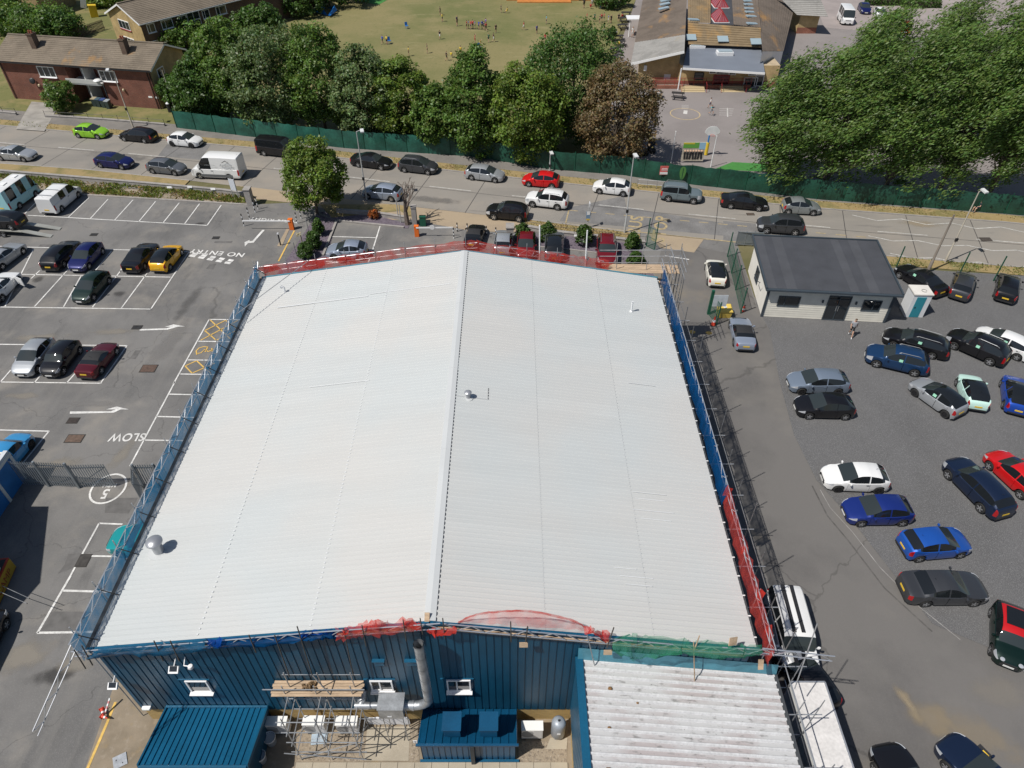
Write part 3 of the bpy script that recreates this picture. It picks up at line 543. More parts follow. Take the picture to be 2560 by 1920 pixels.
MB().path([(0, 0, -.05), (0, 0, .4), (-.08, 0, .5)], .07).build('pipe', UPVC, t); MB().tube((-.08, 0, .5), (-.2, 0, .42), .09).build('cap', GREYP, t)
# ---- annex with corrugated fibre cement roof (front right)
ax = thing('annex', 'lower annex with dirty grey-white corrugated sheet roof and blue steel sides', 'building', (7, 8, 0))
aL = A(*cD(585, 690), Y0); aR = A(*cD(2205, 840), Y0); AX0, AX1, AZ0, AZ1 = aL.x, aR.x+.1, aL.z-.1, aR.z+.1; AY0 = 2.5
FIB = patchy('weathered_fibre_cement', (.5, .5, .5), [((.36, .295, .29), .7, .45, .62, .6, (.5, 1, 1)), ((.18, .175, .17), 3.2, .56, .68, .7, (.7, 1.8, 1)), ((.07, .068, .065), 7, .65, .72, .8, None)], rough=.9, bump=.4, bsc=25)
FIBW = M('pale_rib_fibre_cement', (.6, .6, .6), .85, var=.08, sc=1.5, var2=.12, sc2=9)  # paler tone for the ribs, the flats between stay grey
anz = lambda x: AZ0+(AZ1-AZ0)*(x-AX0)/(AX1-AX0)
aroof = MB().beam((AX0, Y0-.1, AZ0-.12), (AX1, Y0-.1, AZ1-.12), .1, .1).build('roof', BLUE2, ax, True)
pr = []
for i in range(4): pr += [(i*.31, 0), (i*.31+.16, .0), (i*.31+.2, .075), (i*.31+.27, .075), (i*.31+.3, .02)]
pr.append((1.24, 0))
for k in range(10):
    for r in range(2):
        xa, xb = (AX0-.05, (AX0+AX1)/2+.15) if r == 0 else ((AX0+AX1)/2, AX1+.15); n = len(pr); yb = Y0-.1-(k+1)*1.24; dz = .012 if r == 0 else 0
        m = MB(); m.add([(x, yb+y, anz(x)+z+dz) for x in (xa, xb) for y, z in pr]+[(xb, yb+y, anz(xb)+z+dz-.02) for y, z in pr], [(i, n+i, n+i+1, i+1) for i in range(n-1)]+[(n+i, 2*n+i, 2*n+i+1, n+i+1) for i in range(n-1)]); m.m = [1 if k_ % 5 in (1, 2, 3) and k_ < n-1 else 0 for k_ in range(len(m.f))]; m.build('roof_sheet', [FIB, FIBW], aroof, True)
MB().add([(AX0-.1, Y0-.02, AZ0+.85), (AX1+.2, Y0-.02, AZ1+.72), (AX1+.2, Y0-.16, AZ1+.1), (AX0-.1, Y0-.16, AZ0+.1)], [(3, 2, 1, 0)]).build('abutment_flashing', TEAL, ax, True)
m = clad(AY0, Y0-.05, 1.3, lambda x: AZ0+.0, 0); m.v = [(AX0-.12+d, y, z) for y, d, z in m.v]; m.build('wall_sheet', BLUE2, ax, True, fix=True)
MB().bb((AX0-.2, AY0, AZ0-.25), (AX0+.12, Y0-.05, AZ0+.13)).build('verge_flashing', BLUE2, ax, True)
MB().bb((AX0+.0, AY0, 0), (AX1-.1, Y0+.05, AZ1-.2)).build('wall', BLUE, ax, True)
MB().bb((AX0-.06, AY0, 0), (AX0+.05, Y0, 1.32)).build('brick_plinth', YBRICK, ax, True)
MB().beam((AX1+.2, AY0, AZ1-.05), (AX1+.2, Y0, AZ1-.05), .16, .14).build('gutter', MATS['gutter_dark'], ax, True)
m = MB()
for (x, y, s) in ((4.1, 13.1, .1), (3.9, 11.5, .08), (3.7, 9.9, .14), (3.5, 9.5, .12), (7.6, 10.2, .07), (5.2, 12.6, .06)):
    m.lathe([(s*.6, 0), (s, s*.4), (s*.6, s*.8), (.01, s*.9)], (x, y, anz(x)+.01), 6)
m.build('moss_clump', M('brown_moss', (.2, .11, .045), .95, var=.3, sc=20), aroof, True)
# ---- lean-to store with ribbed blue roof
TL = A(*cA(1400, 1132), Y0-.05); TR_ = A(*cB(55, 1132), Y0-.05); hb = 2.35; BL = G(*cA(1252, 1632), hb); BR = G(*cA(2170, 1642), hb)
ca = thing('lean_to_store', 'bright blue lean-to store with ribbed sheet roof against the wall', 'shed', ((TL.x+TR_.x)/2, 12.5, 0))
cx0, cx1, cyb, czt = (TL.x+BL.x)/2, (TR_.x+BR.x)/2, BL.y, TL.z
cz = lambda y: hb+(czt-hb)*(y-cyb)/(Y0-cyb); rf = MB().beam((cx0, Y0-.08, czt-.12), (cx1, Y0-.08, czt-.12), .1, .1).build('roof', BLUE2, ca, True)
n = 6; wd = (cx1-cx0)/n
for k in range(n):
    m = MB(); xs = []
    for i in range(3):
        b = cx0+k*wd+i*wd/3; xs += [(b, 0), (b+.72*wd/3, 0), (b+.78*wd/3, .05), (b+.94*wd/3, .05)]
    xs.append((cx0+(k+1)*wd, 0)); q = len(xs)
    m.add([(x, Y0-.02, cz(Y0)+z) for x, z in xs]+[(x, cyb, cz(cyb)+z) for x, z in xs]+[(x, cyb, cz(cyb)+z-.03) for x, z in xs], [(q*j+i, q*(j+1)+i, q*(j+1)+i+1, q*j+i+1) for j in (0, 1) for i in range(q-1)]); m.build('roof_sheet', M('blue_roof_sheet', (.006, .1, .2), .35, .1, var=.15, sc=.8, var2=.12, sc2=10), rf, True, fix=True)
for x in (cx0-.03, cx1+.03): MB().beam((x, Y0-.02, cz(Y0)-.05), (x, cyb-.05, cz(cyb)-.05), .08, .26).build('verge_trim', BLUE2, ca, True)
MB().beam((cx0, cyb-.06, hb-.08), (cx1, cyb-.06, hb-.08), .1, .14).build('gutter', BLUE2, ca, True)
for x in (cx0+.05, cx1-.05):
    MB().add([(x, Y0-.02, 0), (x, Y0-.02, cz(Y0)-.1), (x, cyb+.1, cz(cyb)-.1), (x, cyb+.1, 0)], [(0, 1, 2, 3)]).build('side_wall', BLUE, ca, True)
MB().bb((cx0+.06, cyb+.1, 0), (cx1-.06, cyb+.15, hb-.1)).build('front_wall', BLUE, ca, True)
MB().bb((cx0-.04, Y0-.12, czt+.02), (cx1+.04, Y0-.02, czt+.12)).build('top_flashing', BLUE2, ca, True)
# ---- plant room
pT = A(*cB(1420, 1155), Y0-.05); ph = 2.2; pB = G(*cB(1392, 1452), ph); pB2 = G(*cD(45, 1452), ph); px0, px1, pyb, pzt = pB.x, pB2.x, pB.y, pT.z
pz = lambda y: ph+(pzt-ph)*(y-pyb)/(Y0-pyb)
pr_ = thing('plant_room', 'dark blue ribbed plant room shed with two raised roof hatches', 'shed', ((px0+px1)/2, 13.3, 0))
rf = MB().beam((px0, Y0-.08, pzt-.12), (px1, Y0-.08, pzt-.12), .1, .1).build('roof', BLUE2, pr_, True)
n = 4; wd = (px1-px0)/n; PB = M('plant_blue', (.004, .068, .15), .38, .1, var=.15, sc=.9, var2=.08, sc2=11)
for k in range(n):
    m = MB(); xs = []
    for i in range(3):
        b = px0+k*wd+i*wd/3; xs += [(b, 0), (b+.78*wd/3, 0), (b+.82*wd/3, .045), (b+.95*wd/3, .045)]
    xs.append((px0+(k+1)*wd, 0)); q = len(xs)
    m.add([(x, Y0-.02, pz(Y0)+z) for x, z in xs]+[(x, pyb, pz(pyb)+z) for x, z in xs]+[(x, pyb, pz(pyb)+z-.03) for x, z in xs], [(q*j+i, q*(j+1)+i, q*(j+1)+i+1, q*j+i+1) for j in (0, 1) for i in range(q-1)]); m.build('roof_sheet', PB, rf, True, fix=True)
for k in range(4): clad(px0+.08+k*(px1-px0-.16)/4, px0+.08+(k+1)*(px1-px0-.16)/4, .12, lambda x: ph-.05, pyb+.1, .25, .04, .035).build('front_sheet', PB, pr_, True)
for x in (px0+.08, px1-.08): MB().add([(x, Y0-.02, 0), (x, Y0-.02, pz(Y0)-.02), (x, pyb+.1, pz(pyb)-.02), (x, pyb+.1, 0)], [(0, 1, 2, 3)]).build('side_wall', PB, pr_, True)
MB().bb((px0-.05, pyb-.02, 0), (px1+.1, pyb+.09, .14)).build('base_trim', BLUE2, pr_, True)
MB().beam((px0-.06, pyb-.04, ph-.02), (px1+.06, pyb-.04, ph-.02), .1, .12).build('gutter', PB, pr_, True)
MB().bb((-1.9, pyb-.12, 0), (-1.72, pyb+.06, ph-.05)).build('downpipe', M('dark_pipe', (.02, .03, .04), .5), pr_, True)
for u in (1690, 2010):
    p = G(*cB(u, 1355), 2.75); h = MB(); h.bb((p.x-.38, p.y, 2.3), (p.x+.38, p.y+.75, 3.05)); h.build('roof_hatch', PB, pr_, True); MB().bb((p.x-.43, p.y-.05, 3.052), (p.x+.43, p.y+.8, 3.09)).build('hatch_lid', PB, pr_, True)
# ---- flue duct with fan box
GALV = M('galvanised_duct', (.45, .47, .49), .42, .7, var=.22, sc=2.5, var2=.1, sc2=14)
dx = A(*cB(1490, 1060), 13.75); dt = A(*cB(1440, 590), 13.75)
du = thing('flue_duct', 'galvanised ventilation duct rising up the blue wall from a square fan box', 'duct', (dx.x, 13.75, 0))
dz0, dz1 = dx.z, dt.z; xx = dx.x
def ring(c, r, ax, parent, nm='joint_ring'):
    c = Vector(c); MB().tube(c-Vector(ax)*.05, c+Vector(ax)*.05, r, 18, caps=False).build(nm, GALV, parent, True, smooth=40)
m = MB(); m.tube((xx, 13.75, dz0), (xx, 13.75, dz1), .21, 20, caps=False); m.tube((xx, 13.75, dz1), (xx, 13.75, dz0+.1), .18, 20, caps=False); m.build('riser', GALV, du, True, smooth=40)
for z in np.linspace(dz0+.1, dz1-.05, 6): ring((xx, 13.75, z), .23, (0, 0, 1), du)
MB().lathe([(.05, 0), (.17, .01)], (xx, 13.75, dz1-.7), 16).build('flue_baffle', M('flue_black', (.02, .02, .02), .9), du, True)  # near-black disc inside the duct, set below its open end
el = [(xx-.7*(1-math.cos(a)), 13.75, dz0-.7*math.sin(a)) for a in np.linspace(0, math.pi/2, 7)]; m = MB()
for a, b in zip(el, el[1:]): m.tube(a, b, .21, 18)
m.build('elbow', GALV, du, True, smooth=40); zc = dz0-.7
MB().tube((xx-.7, 13.75, zc), (xx-1.15, 13.75, zc), .21, 18).build('horizontal_run', GALV, du, True, smooth=40); ring((xx-.75, 13.75, zc), .235, (1, 0, 0), du); ring((xx-1.12, 13.75, zc), .24, (1, 0, 0), du)
bx = xx-1.9; MB().bb((bx-.02-.35, 13.35, zc-.45), (bx+.75, 14.1, zc+.45)).build('fan_box', GALV, du, True); MB().bb((bx-.4, 13.32, zc+.452), (bx+.78, 14.13, zc+.475)).build('box_lid', GALV, du, True)
MB().bb((bx, 13.342, zc-.3), (bx+.2, 13.348, zc-.2)).build('rating_plate', UPVC, du, True)
MB().tube((bx-.37, 13.75, zc), (bx-1.5, 13.75, zc), .15, 16).build('inlet_pipe', GALV, du, True, smooth=40); MB().tube((bx-1.2, 13.75, zc), (bx-1.2, 14.35, zc+.1), .2, 14).build('inlet_branch', GALV, du, True, smooth=40)
for s in (-.25, .65):
    for y in (13.42, 14.05): MB().tube((bx+s, y, 0.03), (bx+s, y, zc-.45), .025).build('support_leg', STEEL, du, True)
# ---- things standing in the rear yard
ACW = M('condenser_white', (.72, .71, .69), .45, var=.05)
for i, (u, v, lb) in enumerate(((205, 1375, 'white boxed condenser unit nearest the lean-to store'), (525, 1370, 'middle white condenser unit under the scaffold tower'), (805, 1372, 'right-hand white condenser unit under the scaffold tower'), (172+640*K, 1415, 'white condenser unit on the ground beside the grey pressure tank'))):
    p = G(*cB(u, v)); t = thing('condenser_unit', lb, 'condenser unit', (p.x, p.y+.22, .03))
    MB().box((0, 0, .58), (1.0, .42, .95)).build('casing', ACW, t); MB().box((0, 0, 1.07), (1.04, .46, .03)).build('top_plate', M('condenser_top', (.78, .77, .74), .5), t)
    MB().box((.26, -.215, .58), (.4, .012, .9)).build('service_panel', M('condenser_panel', (.62, .61, .6), .5), t)
    MB().tube((-.2, -.22, .6), (-.2, -.212, .6), .33, 20).build('fan_grille', M('grille_grey', (.3, .3, .3), .6), t)
    for s in (-.35, .35): MB().box((s, 0, .05), (.12, .44, .1)).build('foot', BLACK, t)
p = G(*cD(395, 1408)); t = thing('pressure_tank', 'grey upright pressure tank with domed top on a concrete pad', 'tank', (p.x, p.y+.2, .03)); TK = M('tank_grey', (.3, .33, .37), .45, .2, var=.15, sc=3)
MB().lathe([(.3, .18), (.34, .22), (.34, 1.35), (.3, 1.48), (.2, 1.56), (.02, 1.6)], n=22).build('vessel', TK, t, smooth=50); MB().lathe([(.05, 1.58), (.05, 1.66)], n=8).build('valve', BLACK, t)
for a in range(3): MB().box((.26*math.cos(a*2.1), .26*math.sin(a*2.1), .1), (.06, .06, .2)).build('leg', TK, t)
MB().box((.0, -.345, .9), (.16, .012, .12)).build('label_plate', UPVC, t)
flat('concrete_pad', px([cD(330, 1400), cD(480, 1400), cD(470, 1500), cD(295, 1497)]), .045, SLABS)
flat('concrete_pad', px([cB(962, 1310), cB(1335, 1302), cB(1318, 1600), cB(935, 1598)]), .045, SLABS)
flat('shingle_bed', px([cB(350, 1370), cB(960, 1370), cB(935, 1605), cB(350, 1610)]), .04, SHING)
flat('shingle_bed', px([cB(1325, 1300), cB(1400, 1300), cB(1410, 1605), cB(1318, 1605)]), .04, SHING)
flat('shingle_bed', px([cD(50, 1430), cD(480, 1430), cD(470, 1620), cD(60, 1620)]), .04, SHING)
slab = MB(); a, b = G(*cB(350, 1613)), G(*cD(480, 1625)); n = 16
path = flat('slab_path', px([cB(330, 1610), cD(490, 1620), cD(490, 1700), cB(330, 1700)]), .035, M('slab_bed', (.2, .17, .13), .95))
me = MB().box((0, 0, .02), ((b.x-a.x)/n-.02, .58, .04)).mesh('paving_slab', SLABS)
for i in range(n): link('paving_slab', me, path, (a.x+(i+.5)*(b.x-a.x)/n, a.y-.3, .03))
p = G(*cB(950, 1165), 1.1)
t = thing('dust_sheet', 'white crumpled sheet draped over low boxes beside the fan box', 'sheet', (-6, 14, 0)); q0, q1 = G(*cB(975, 1290)), G(*cB(1335, 1290))
m = MB(); nx, ny = 12, 5
for j in range(ny+1):
    for i in range(nx+1):
        f = j/ny; m.v.append((q0.x+(q1.x-q0.x)*i/nx, q0.y+.02+(Y0-.35-q0.y)*f, .95*min(1, f*3.2)+.05+.04*math.sin(i*1.7+j)))
m.f = [[j*(nx+1)+i, j*(nx+1)+i+1, (j+1)*(nx+1)+i+1, (j+1)*(nx+1)+i] for j in range(ny) for i in range(nx)]; m.m = [0]*len(m.f); m.build('sheet', M('white_sheet', (.75, .75, .77), .6, var=.05), t, True, smooth=60)
for u, v, lb in ((140, 1440, 'clear sack in a grey bin in the shade beside the lean-to store'), (55, 1595, 'white lined bin near the front corner of the lean-to store')):
    p = G(*cB(u, v)); t = thing('rubbish_bin', lb, 'bin', (p.x, p.y, .03)); MB().lathe([(.22, 0), (.27, .6), (.25, .6), (.22, .1)], n=16).build('bin_body', M('bin_grey', (.25, .26, .27), .5), t, smooth=40)
    MB().lathe([(.275, .5), (.3, .58), (.29, .64), (.26, .62), (.22, .4), (.02, .35)], n=14).build('liner', M('clear_liner', (.55, .57, .58), .3), t, smooth=40)
p = G(*cB(548, 1412)); t = thing('access_cover', 'pale blue-grey square access cover lying on the shingle', 'cover', (p.x, p.y, .05), .1); MB().box((0, 0, .02), (.75, .5, .04)).build('plate', M('cover_pale', (.4, .48, .55), .4, .3), t); MB().box((0, 0, .045), (.72, .03, .012)).box((.0, 0, .044), (.03, .47, .012)).build('rib', GALV, t)
p = G(*cB(1375, 1432), .6); t = thing('notice_board', 'small white notice with a question mark beside the plant room', 'sign', (p.x, p.y, 0)); MB().box((0, 0, .6), (.2, .02, .26)).build('panel', UPVC, t); MB().tube((0, .02, 0), (0, .02, .6), .02).build('post', STEEL, t)
MB().box((0, -.013, .66), (.06, .006, .02)).box((.03, -.013, .63), (.02, .006, .05)).box((0, -.013, .59), (.02, .006, .04)).box((0, -.013, .54), (.02, .006, .02)).build('question_mark', BLACK, t)
p = G(*cA(1040, 1600)); t = thing('steel_plate', 'pale steel plate lying loose on the yard concrete', 'plate', (p.x, p.y, .035), .5); MB().box((0, 0, .012), (.6, .6, .02)).build('plate', GALV, t)
for (u, v) in ((1015, 1580), (1050, 1630)): 
    q = G(*cA(u, v))-p; MB().lathe([(.03, .022), (.03, .03)], (0, 0, 0), 8).build('lifting_eye', BLACK, t).location = (.1 if u > 1020 else -.15, .1 if u < 1020 else -.15, 0)
# traffic cones lying with a barrier board at the corner
CONE = M('cone_orange', (.6, .06, .03), .5); 
def cone(p, lb, lie=None, s=1.):
    t = thing('traffic_cone', lb, 'traffic cone', p)
    MB().box((0, 0, .02*s), (.4*s, .4*s, .04*s)).build('base', BLACK if lie is None else CONE, t); MB().lathe([(.15*s, .04*s), (.035*s, .7*s)], n=14).build('cone_body', CONE, t, smooth=40); MB().lathe([(.112*s, .3*s), (.085*s, .46*s)], n=14).build('sleeve', WHITE, t, smooth=40)
    if lie is not None: t.rotation_euler = lie
p = G(*cA(895, 1165)); cone((p.x, p.y, .2), 'toppled cone nearer the building corner by the yellow line', (R(80), 0, .6), .6); p = G(*cA(895, 1225)); cone((p.x, p.y, .2), 'toppled cone lying across the yellow line in the yard', (R(75), 0, 1.2), .6)
p, q = G(*cA(990, 1100)), G(*cA(915, 1200)); t = thing('barrier_pole', 'pink and white striped barrier pole propped at the building corner', 'barrier', p)
for i in range(6): MB().tube(p.lerp(q, i/6)+Vector((0, 0, .6-.08*i)), p.lerp(q, (i+1)/6)+Vector((0, 0, .6-.08*(i+1))), .05).build('band', M('pink_band', (.65, .25, .25), .5) if i % 2 else WHITE, t, True)
# ================================================================ SCAFFOLDING
ALU = M('aluminium_beam', (.62, .63, .65), .35, .7, var=.1); OLDT = M('old_tube', (.22, .22, .22), .55, .5, var=.3, sc=4); DARKT = M('dark_tube', (.09, .08, .07), .7, .2, var=.3, sc=4)
WOOD = M('scaffold_board', (.45, .33, .22), .85, var=.22, sc=2.5, var2=.15, sc2=14, stretch=(.4, 2, 2))
def netmat(n, col, a):
    """woven mesh: part open, part diffuse cloth that also lets light through"""
    m = bpy.data.materials.new(n); m.use_nodes = True; t = m.node_tree; t.nodes.clear(); out = N(t, 'ShaderNodeOutputMaterial'); mx = N(t, 'ShaderNodeMixShader'); m2 = N(t, 'ShaderNodeMixShader'); m2.inputs[0].default_value = .5
    df = N(t, 'ShaderNodeBsdfDiffuse'); tl = N(t, 'ShaderNodeBsdfTranslucent'); df.inputs[0].default_value = (*col, 1); tl.inputs[0].default_value = (*[min(c*1.25, .8) for c in col], 1); nz = N(t, 'ShaderNodeTexNoise'); nz.inputs['Scale'].default_value = 1.7; nz.inputs['Detail'].default_value = 5; t.links.new(N(t, 'ShaderNodeNewGeometry').outputs['Position'], nz.inputs['Vector'])
    mr = N(t, 'ShaderNodeMapRange'); mr.inputs[1].default_value = .3; mr.inputs[2].default_value = .7; mr.inputs[3].default_value = max(a-.22, .05); mr.inputs[4].default_value = min(a+.2, .97); t.links.new(nz.outputs[0], mr.inputs[0]); t.links.new(mr.outputs[0], mx.inputs[0])
    t.links.new(df.outputs[0], m2.inputs[1]); t.links.new(tl.outputs[0], m2.inputs[2]); t.links.new(N(t, 'ShaderNodeBsdfTransparent').outputs[0], mx.inputs[1]); t.links.new(m2.outputs[0], mx.inputs[2]); t.links.new(mx.outputs[0], out.inputs[0]); MATS[n] = m; return m
NRED, NBLUE, NGREEN, NPALE = netmat('red_debris_net', (.72, .09, .07), .5), netmat('blue_debris_net', (.006, .085, .25), .78), netmat('green_debris_net', (.06, .3, .18), .5), netmat('faded_blue_net', (.03, .16, .3), .72)
NREDS = netmat('red_net_bundle', (.75, .08, .06), .62); NBLUES = netmat('blue_net_bundle', (.01, .08, .36), .85)
def lattice(p, q, dep, parent, step=.55, r=.026, mat=ALU, dirn=(0, 0, 1)):
    p, q = Vector(p), Vector(q); d = Vector(dirn)*dep; L = (q-p).length; n = max(2, round(L/step)); m = MB()
    m.tube(p, q, r); m.tube(p+d, q+d, r)
    for i in range(n):
        a, b = p.lerp(q, i/n), p.lerp(q, (i+1)/n); m.tube(a if i % 2 else a+d, b+d if i % 2 else b, r*.72, 5, caps=False)
    return m.build('lattice_beam', mat, parent, True)
def pole(p, q, parent, nm='standard', mat=STEEL, r=.026): return MB().tube(p, q, r).build(nm, mat, parent, True)
def net(pts_top, pts_bot, parent, mat, sag=.05, ny=3, nm='netting', jit=.03):
    n = len(pts_top); m = MB()
    for j in range(ny+1):
        f = j/ny
        for i in range(n):
            p = Vector(pts_top[i]).lerp(Vector(pts_bot[i]), f); s = math.sin(f*math.pi)*sag; m.v.append((p.x+random.gauss(0, jit), p.y+random.gauss(0, jit)-s, p.z+random.gauss(0, jit)-s*.5))
    m.f = [[j*n+i, j*n+i+1, (j+1)*n+i+1, (j+1)*n+i] for j in range(ny) for i in range(n-1)]; m.m = [0]*len(m.f)
    return m.build(nm, mat, parent, True, smooth=80)
LIN = lambda a, b, n: [a+(b-a)*i/(n-1) for i in range(n)]
# left side
sl = thing('scaffold', 'long scaffold edge rail with faded blue netting along the left eave', 'scaffold', (-18.2, 28, 0)); XL = X0-.42
for k in range(5): lattice((XL, Y0-.4+k*5.8, EH+.55), (XL, Y0-.4+(k+1)*5.8-.05, EH+.55), .45, sl)
lattice((XL-.9, Y0-3.1, EH-1.2), (XL, Y0-.3, EH+.4), .45, sl)
net([(XL, y, EH+1.0) for y in LIN(Y0-.3, Y1+.3, 50)], [(XL-.05, y, EH-.55) for y in LIN(Y0-.3, Y1+.3, 50)], sl, NPALE, .0, 3)
for k in range(14):
    y = Y0+.2+k*2.13; o = pole((XL-.1, y, .02), (XL-.1, y, EH+1.35), sl); pole((XL-.1, y, EH+.75), (XL+.55, y+.1, EH+.1), sl, 'brace', DARKT)
pole(A(*cA(870, 130), 18.3), A(*cA(1430, 590), 14.25), sl, 'diagonal_tube'); pole((-14.3, Y1+.3, EH+1.3), (-17.9, Y1-5.6, EH+.9), sl, 'diagonal_tube')
# right side
sr = thing('scaffold', 'tall scaffold with blue then red netting along the right eave', 'scaffold', (11.4, 28, 0)); XI, XO = X1+.55, X1+1.55
for k in range(5): lattice((XI, Y0-.6+k*5.9, EH+.5), (XI, Y0-.6+(k+1)*5.9-.05, EH+.5), .45, sr)
yb = A(1800, 1230, 1).y; YB = G(1800, 1232, 8).y
net([(XI, y, EH+.88) for y in LIN(YB, Y1-.2, 34)], [(XI-.12, y, EH-.3) for y in LIN(YB, Y1-.2, 34)], sr, NBLUE, .0, 3)
net([(XI+.0, y, EH+1.05) for y in LIN(Y0-.6, YB+.3, 26)], [(XI-.1, y, EH-.25) for y in LIN(Y0-.6, YB+.3, 26)], sr, NRED, .0, 3, jit=.05)
for yy, s in ((YB, .5), (Y0+4.6, .6), (Y0+2.2, .7), (Y0+.3, .9)):
    m = MB(); P = [(XI+random.uniform(-.05, .3), yy+random.uniform(-.5, .5)*s, EH+.35+random.uniform(-.5, .75)) for _ in range(9)]
    bm = bmesh.new(); [bm.verts.new(p) for p in P]; bmesh.ops.convex_hull(bm, input=bm.verts); me = bpy.data.meshes.new('net_bundle'); bm.to_mesh(me); bm.free(); me.materials.append(NREDS); me.transform(Matrix.Translation(-sr.location)); link('net_bundle', me, sr)
for k in range(14):
    y = Y0+.1+k*2.14; pole((XI+.1, y, .02), (XI+.1, y, EH+.9), sr); pole((XO, y+.1, .02), (XO, y+.1, EH+.1+(1.2 if k % 3 == 0 else .3)), sr, mat=OLDT); pole((XI-.15, y+.05, EH-.7), (XO+.3, y+.05, EH-.7), sr, 'transom')
for z in (2.2, 4.4, EH-.62): pole((XO, Y0-.3, z), (XO, Y1+.3, z), sr, 'ledger', OLDT)
# front right corner box of tubes beside the annex
sc_ = thing('scaffold', 'open scaffold bays running beside the annex at the bottom right', 'scaffold', (12.6, 10, 0))
xa, xb = AX1+.55, AX1+1.35
for k in range(6):
    y = 14.6-k*2.1
    for x in (xa, xb): pole((x, y, .02), (x, y, 6.6 if k < 2 else 5.6), sc_)
    for z in (3.0, 5.1): pole((xa-.25, y+.05, z), (xb+.35, y+.05, z), sc_, 'transom')
for x in (xa, xb):
    for z in ((3.05, 5.6) if x == xa else (3.05,)): pole((x, 3, z), (x, 15, z), sc_, 'ledger')
lattice((X1+.1, 14.0, EH+.35), (X1+3.0, 13.7, EH+.25), .4, sc_); 
pole((X1+1.7, 13.2, EH-1.2), (X1+2.1, 14.4, EH+2.0), sc_, 'diagonal_tube')
# back gable
sb_ = thing('scaffold', 'scaffold rail with red netting along the far gable of the white roof', 'scaffold', (-3, 42.9, 0)); YK = Y1+.75
bz = lambda x: (EH-.4+(RH-.0-EH)*(x+18.6)/(XR+18.6)) if x < XR else RH-.4-(RH-EH)*(x-XR)/(X1-XR)
def runb(x0, x1, y, dz, parent, n=3, **k):
    for i in range(n):
        a, b = x0+(x1-x0)*i/n, x0+(x1-x0)*(i+1)/n; lattice((a, y, bz(a)+dz), (b-.04, y, bz(b-.04)+dz), .42, parent, **k)
runb(-18.6, -2.4, YK, .35, sb_); runb(-2.3, 6.6, YK, .3, sb_, 2)
for x0, x1, m_ in ((-17.9, -2.4, NRED), (-2.4, 6.9, NRED)):
    xs = LIN(x0, x1, 30); net([(x, YK+.02, bz(x)+.85) for x in xs], [(x, YK-.1+random.uniform(-.1, .1), bz(x)-.35) for x in xs], sb_, m_, .12, 3, jit=.04)
for x in (-17.5, -14.3, -11.6, 6.7, 3.2):
    P = [(x+random.uniform(-1.0, 1.0), YK+random.uniform(-.2, .1), bz(x)+.5+random.uniform(-.5, .4)) for _ in range(9)]
    bm = bmesh.new(); [bm.verts.new(p) for p in P]; bmesh.ops.convex_hull(bm, input=bm.verts); me = bpy.data.meshes.new('net_bundle'); bm.to_mesh(me); bm.free(); me.materials.append(NRED); me.transform(Matrix.Translation(-sb_.location)); link('net_bundle', me, sb_)
for i in range(14):
    x = -18.3+i*2.15; pole((x, YK-.05, .02), (x, YK-.05, bz(x)+1.3), sb_); pole((x, YK+1.0, .02), (x, YK+1.0, bz(x)-.2), sb_)
pole((2.0, YK, 7), (1.9, YK, RH+1.6), sb_, 'white_pole', WHITE, .05); pole((2.0-5.3+8.6, YK, 6), (5.2, YK, RH+1.2), sb_, 'white_pole', WHITE, .05)
for x0, x1 in ((-18.3, XR), (XR, X1+1.2)):
    for j in range(3):
        n = 4
        for i in range(n):
            a, b = x0+(x1-x0)*i/n, x0+(x1-x0)*(i+1)/n-.05; MB().beam((a, Y1+.3+j*.23, bz(a)-.15), (b, Y1+.3+j*.23, bz(b)-.15), .215, .038).build('scaffold_board', WOOD, sb_, True)
for z in (EH-.2, EH+.35, EH+.85): pole((6.2, YK+.6, z+.6), (X1+2, YK+.6, z+.6), sb_, 'guard_rail')
for x in (7.5, 9.4, 11, 12.1): pole((x, YK+.6, .02), (x, YK+.6, EH+2.0), sb_)
for i in range(5): pole((X1+1.2+(i % 2)*.8, YK-1+i*.4, .02), (X1+1.2+(i % 2)*.8, YK-1+i*.4, EH+1.6), sb_)
for z in (EH+.3, EH+.9, EH+1.5): pole((X1+1.2, YK-1.4, z), (X1+1.2, YK+1, z), sb_, 'guard_rail'); pole((X1+2.0, YK-1.4, z), (X1+2.0, YK+1, z), sb_, 'guard_rail')
for j in range(5): MB().beam((6.5, Y1+.35+j*.23, EH+.28), (X1+1.8, Y1+.35+j*.23, EH+.2), .215, .04).build('scaffold_board', WOOD, sb_, True)
# front gable
sf = thing('scaffold', 'scaffold rail with torn blue, red and green netting along the near gable', 'scaffold', (-3, 14, 0)); YQ = Y0-.28
fz = lambda x: roofz(max(min(x, X1), X0))-.32+.2*max(0, 1-abs(x-XR)/12)
def runf(x0, x1, n, **k):
    for i in range(n):
        a, b = x0+(x1-x0)*i/n, x0+(x1-x0)*(i+1)/n-.04; lattice((a, YQ, fz(a)+.12), (b, YQ, fz(b)+.12), .42, sf, **k)
runf(-18.4, XR+.5, 3); runf(XR+.6, X1+1.9, 3)
for x0, x1 in ((-17.9, XR-.4), (XR+.3, X1-.3)):
    for i in range(4):
        a, b = x0+(x1-x0)*i/4, x0+(x1-x0)*(i+1)/4-.05; MB().beam((a, Y0-.14, fz(a)-.1), (b, Y0-.14, fz(b)-.1), .05, .2).build('toe_board', WOOD, sf, True)
def up(u0, v0, u1, v1, dark=True, z0=None):
    p = A(*cB(u0, v0), YQ-.08); q = A(*cB(u1, v1), YQ-.1); pole(p, q, sf, 'standard', DARKT if dark else STEEL)
c2f = lambda x, y: ((x/K-640+0)*K, y)
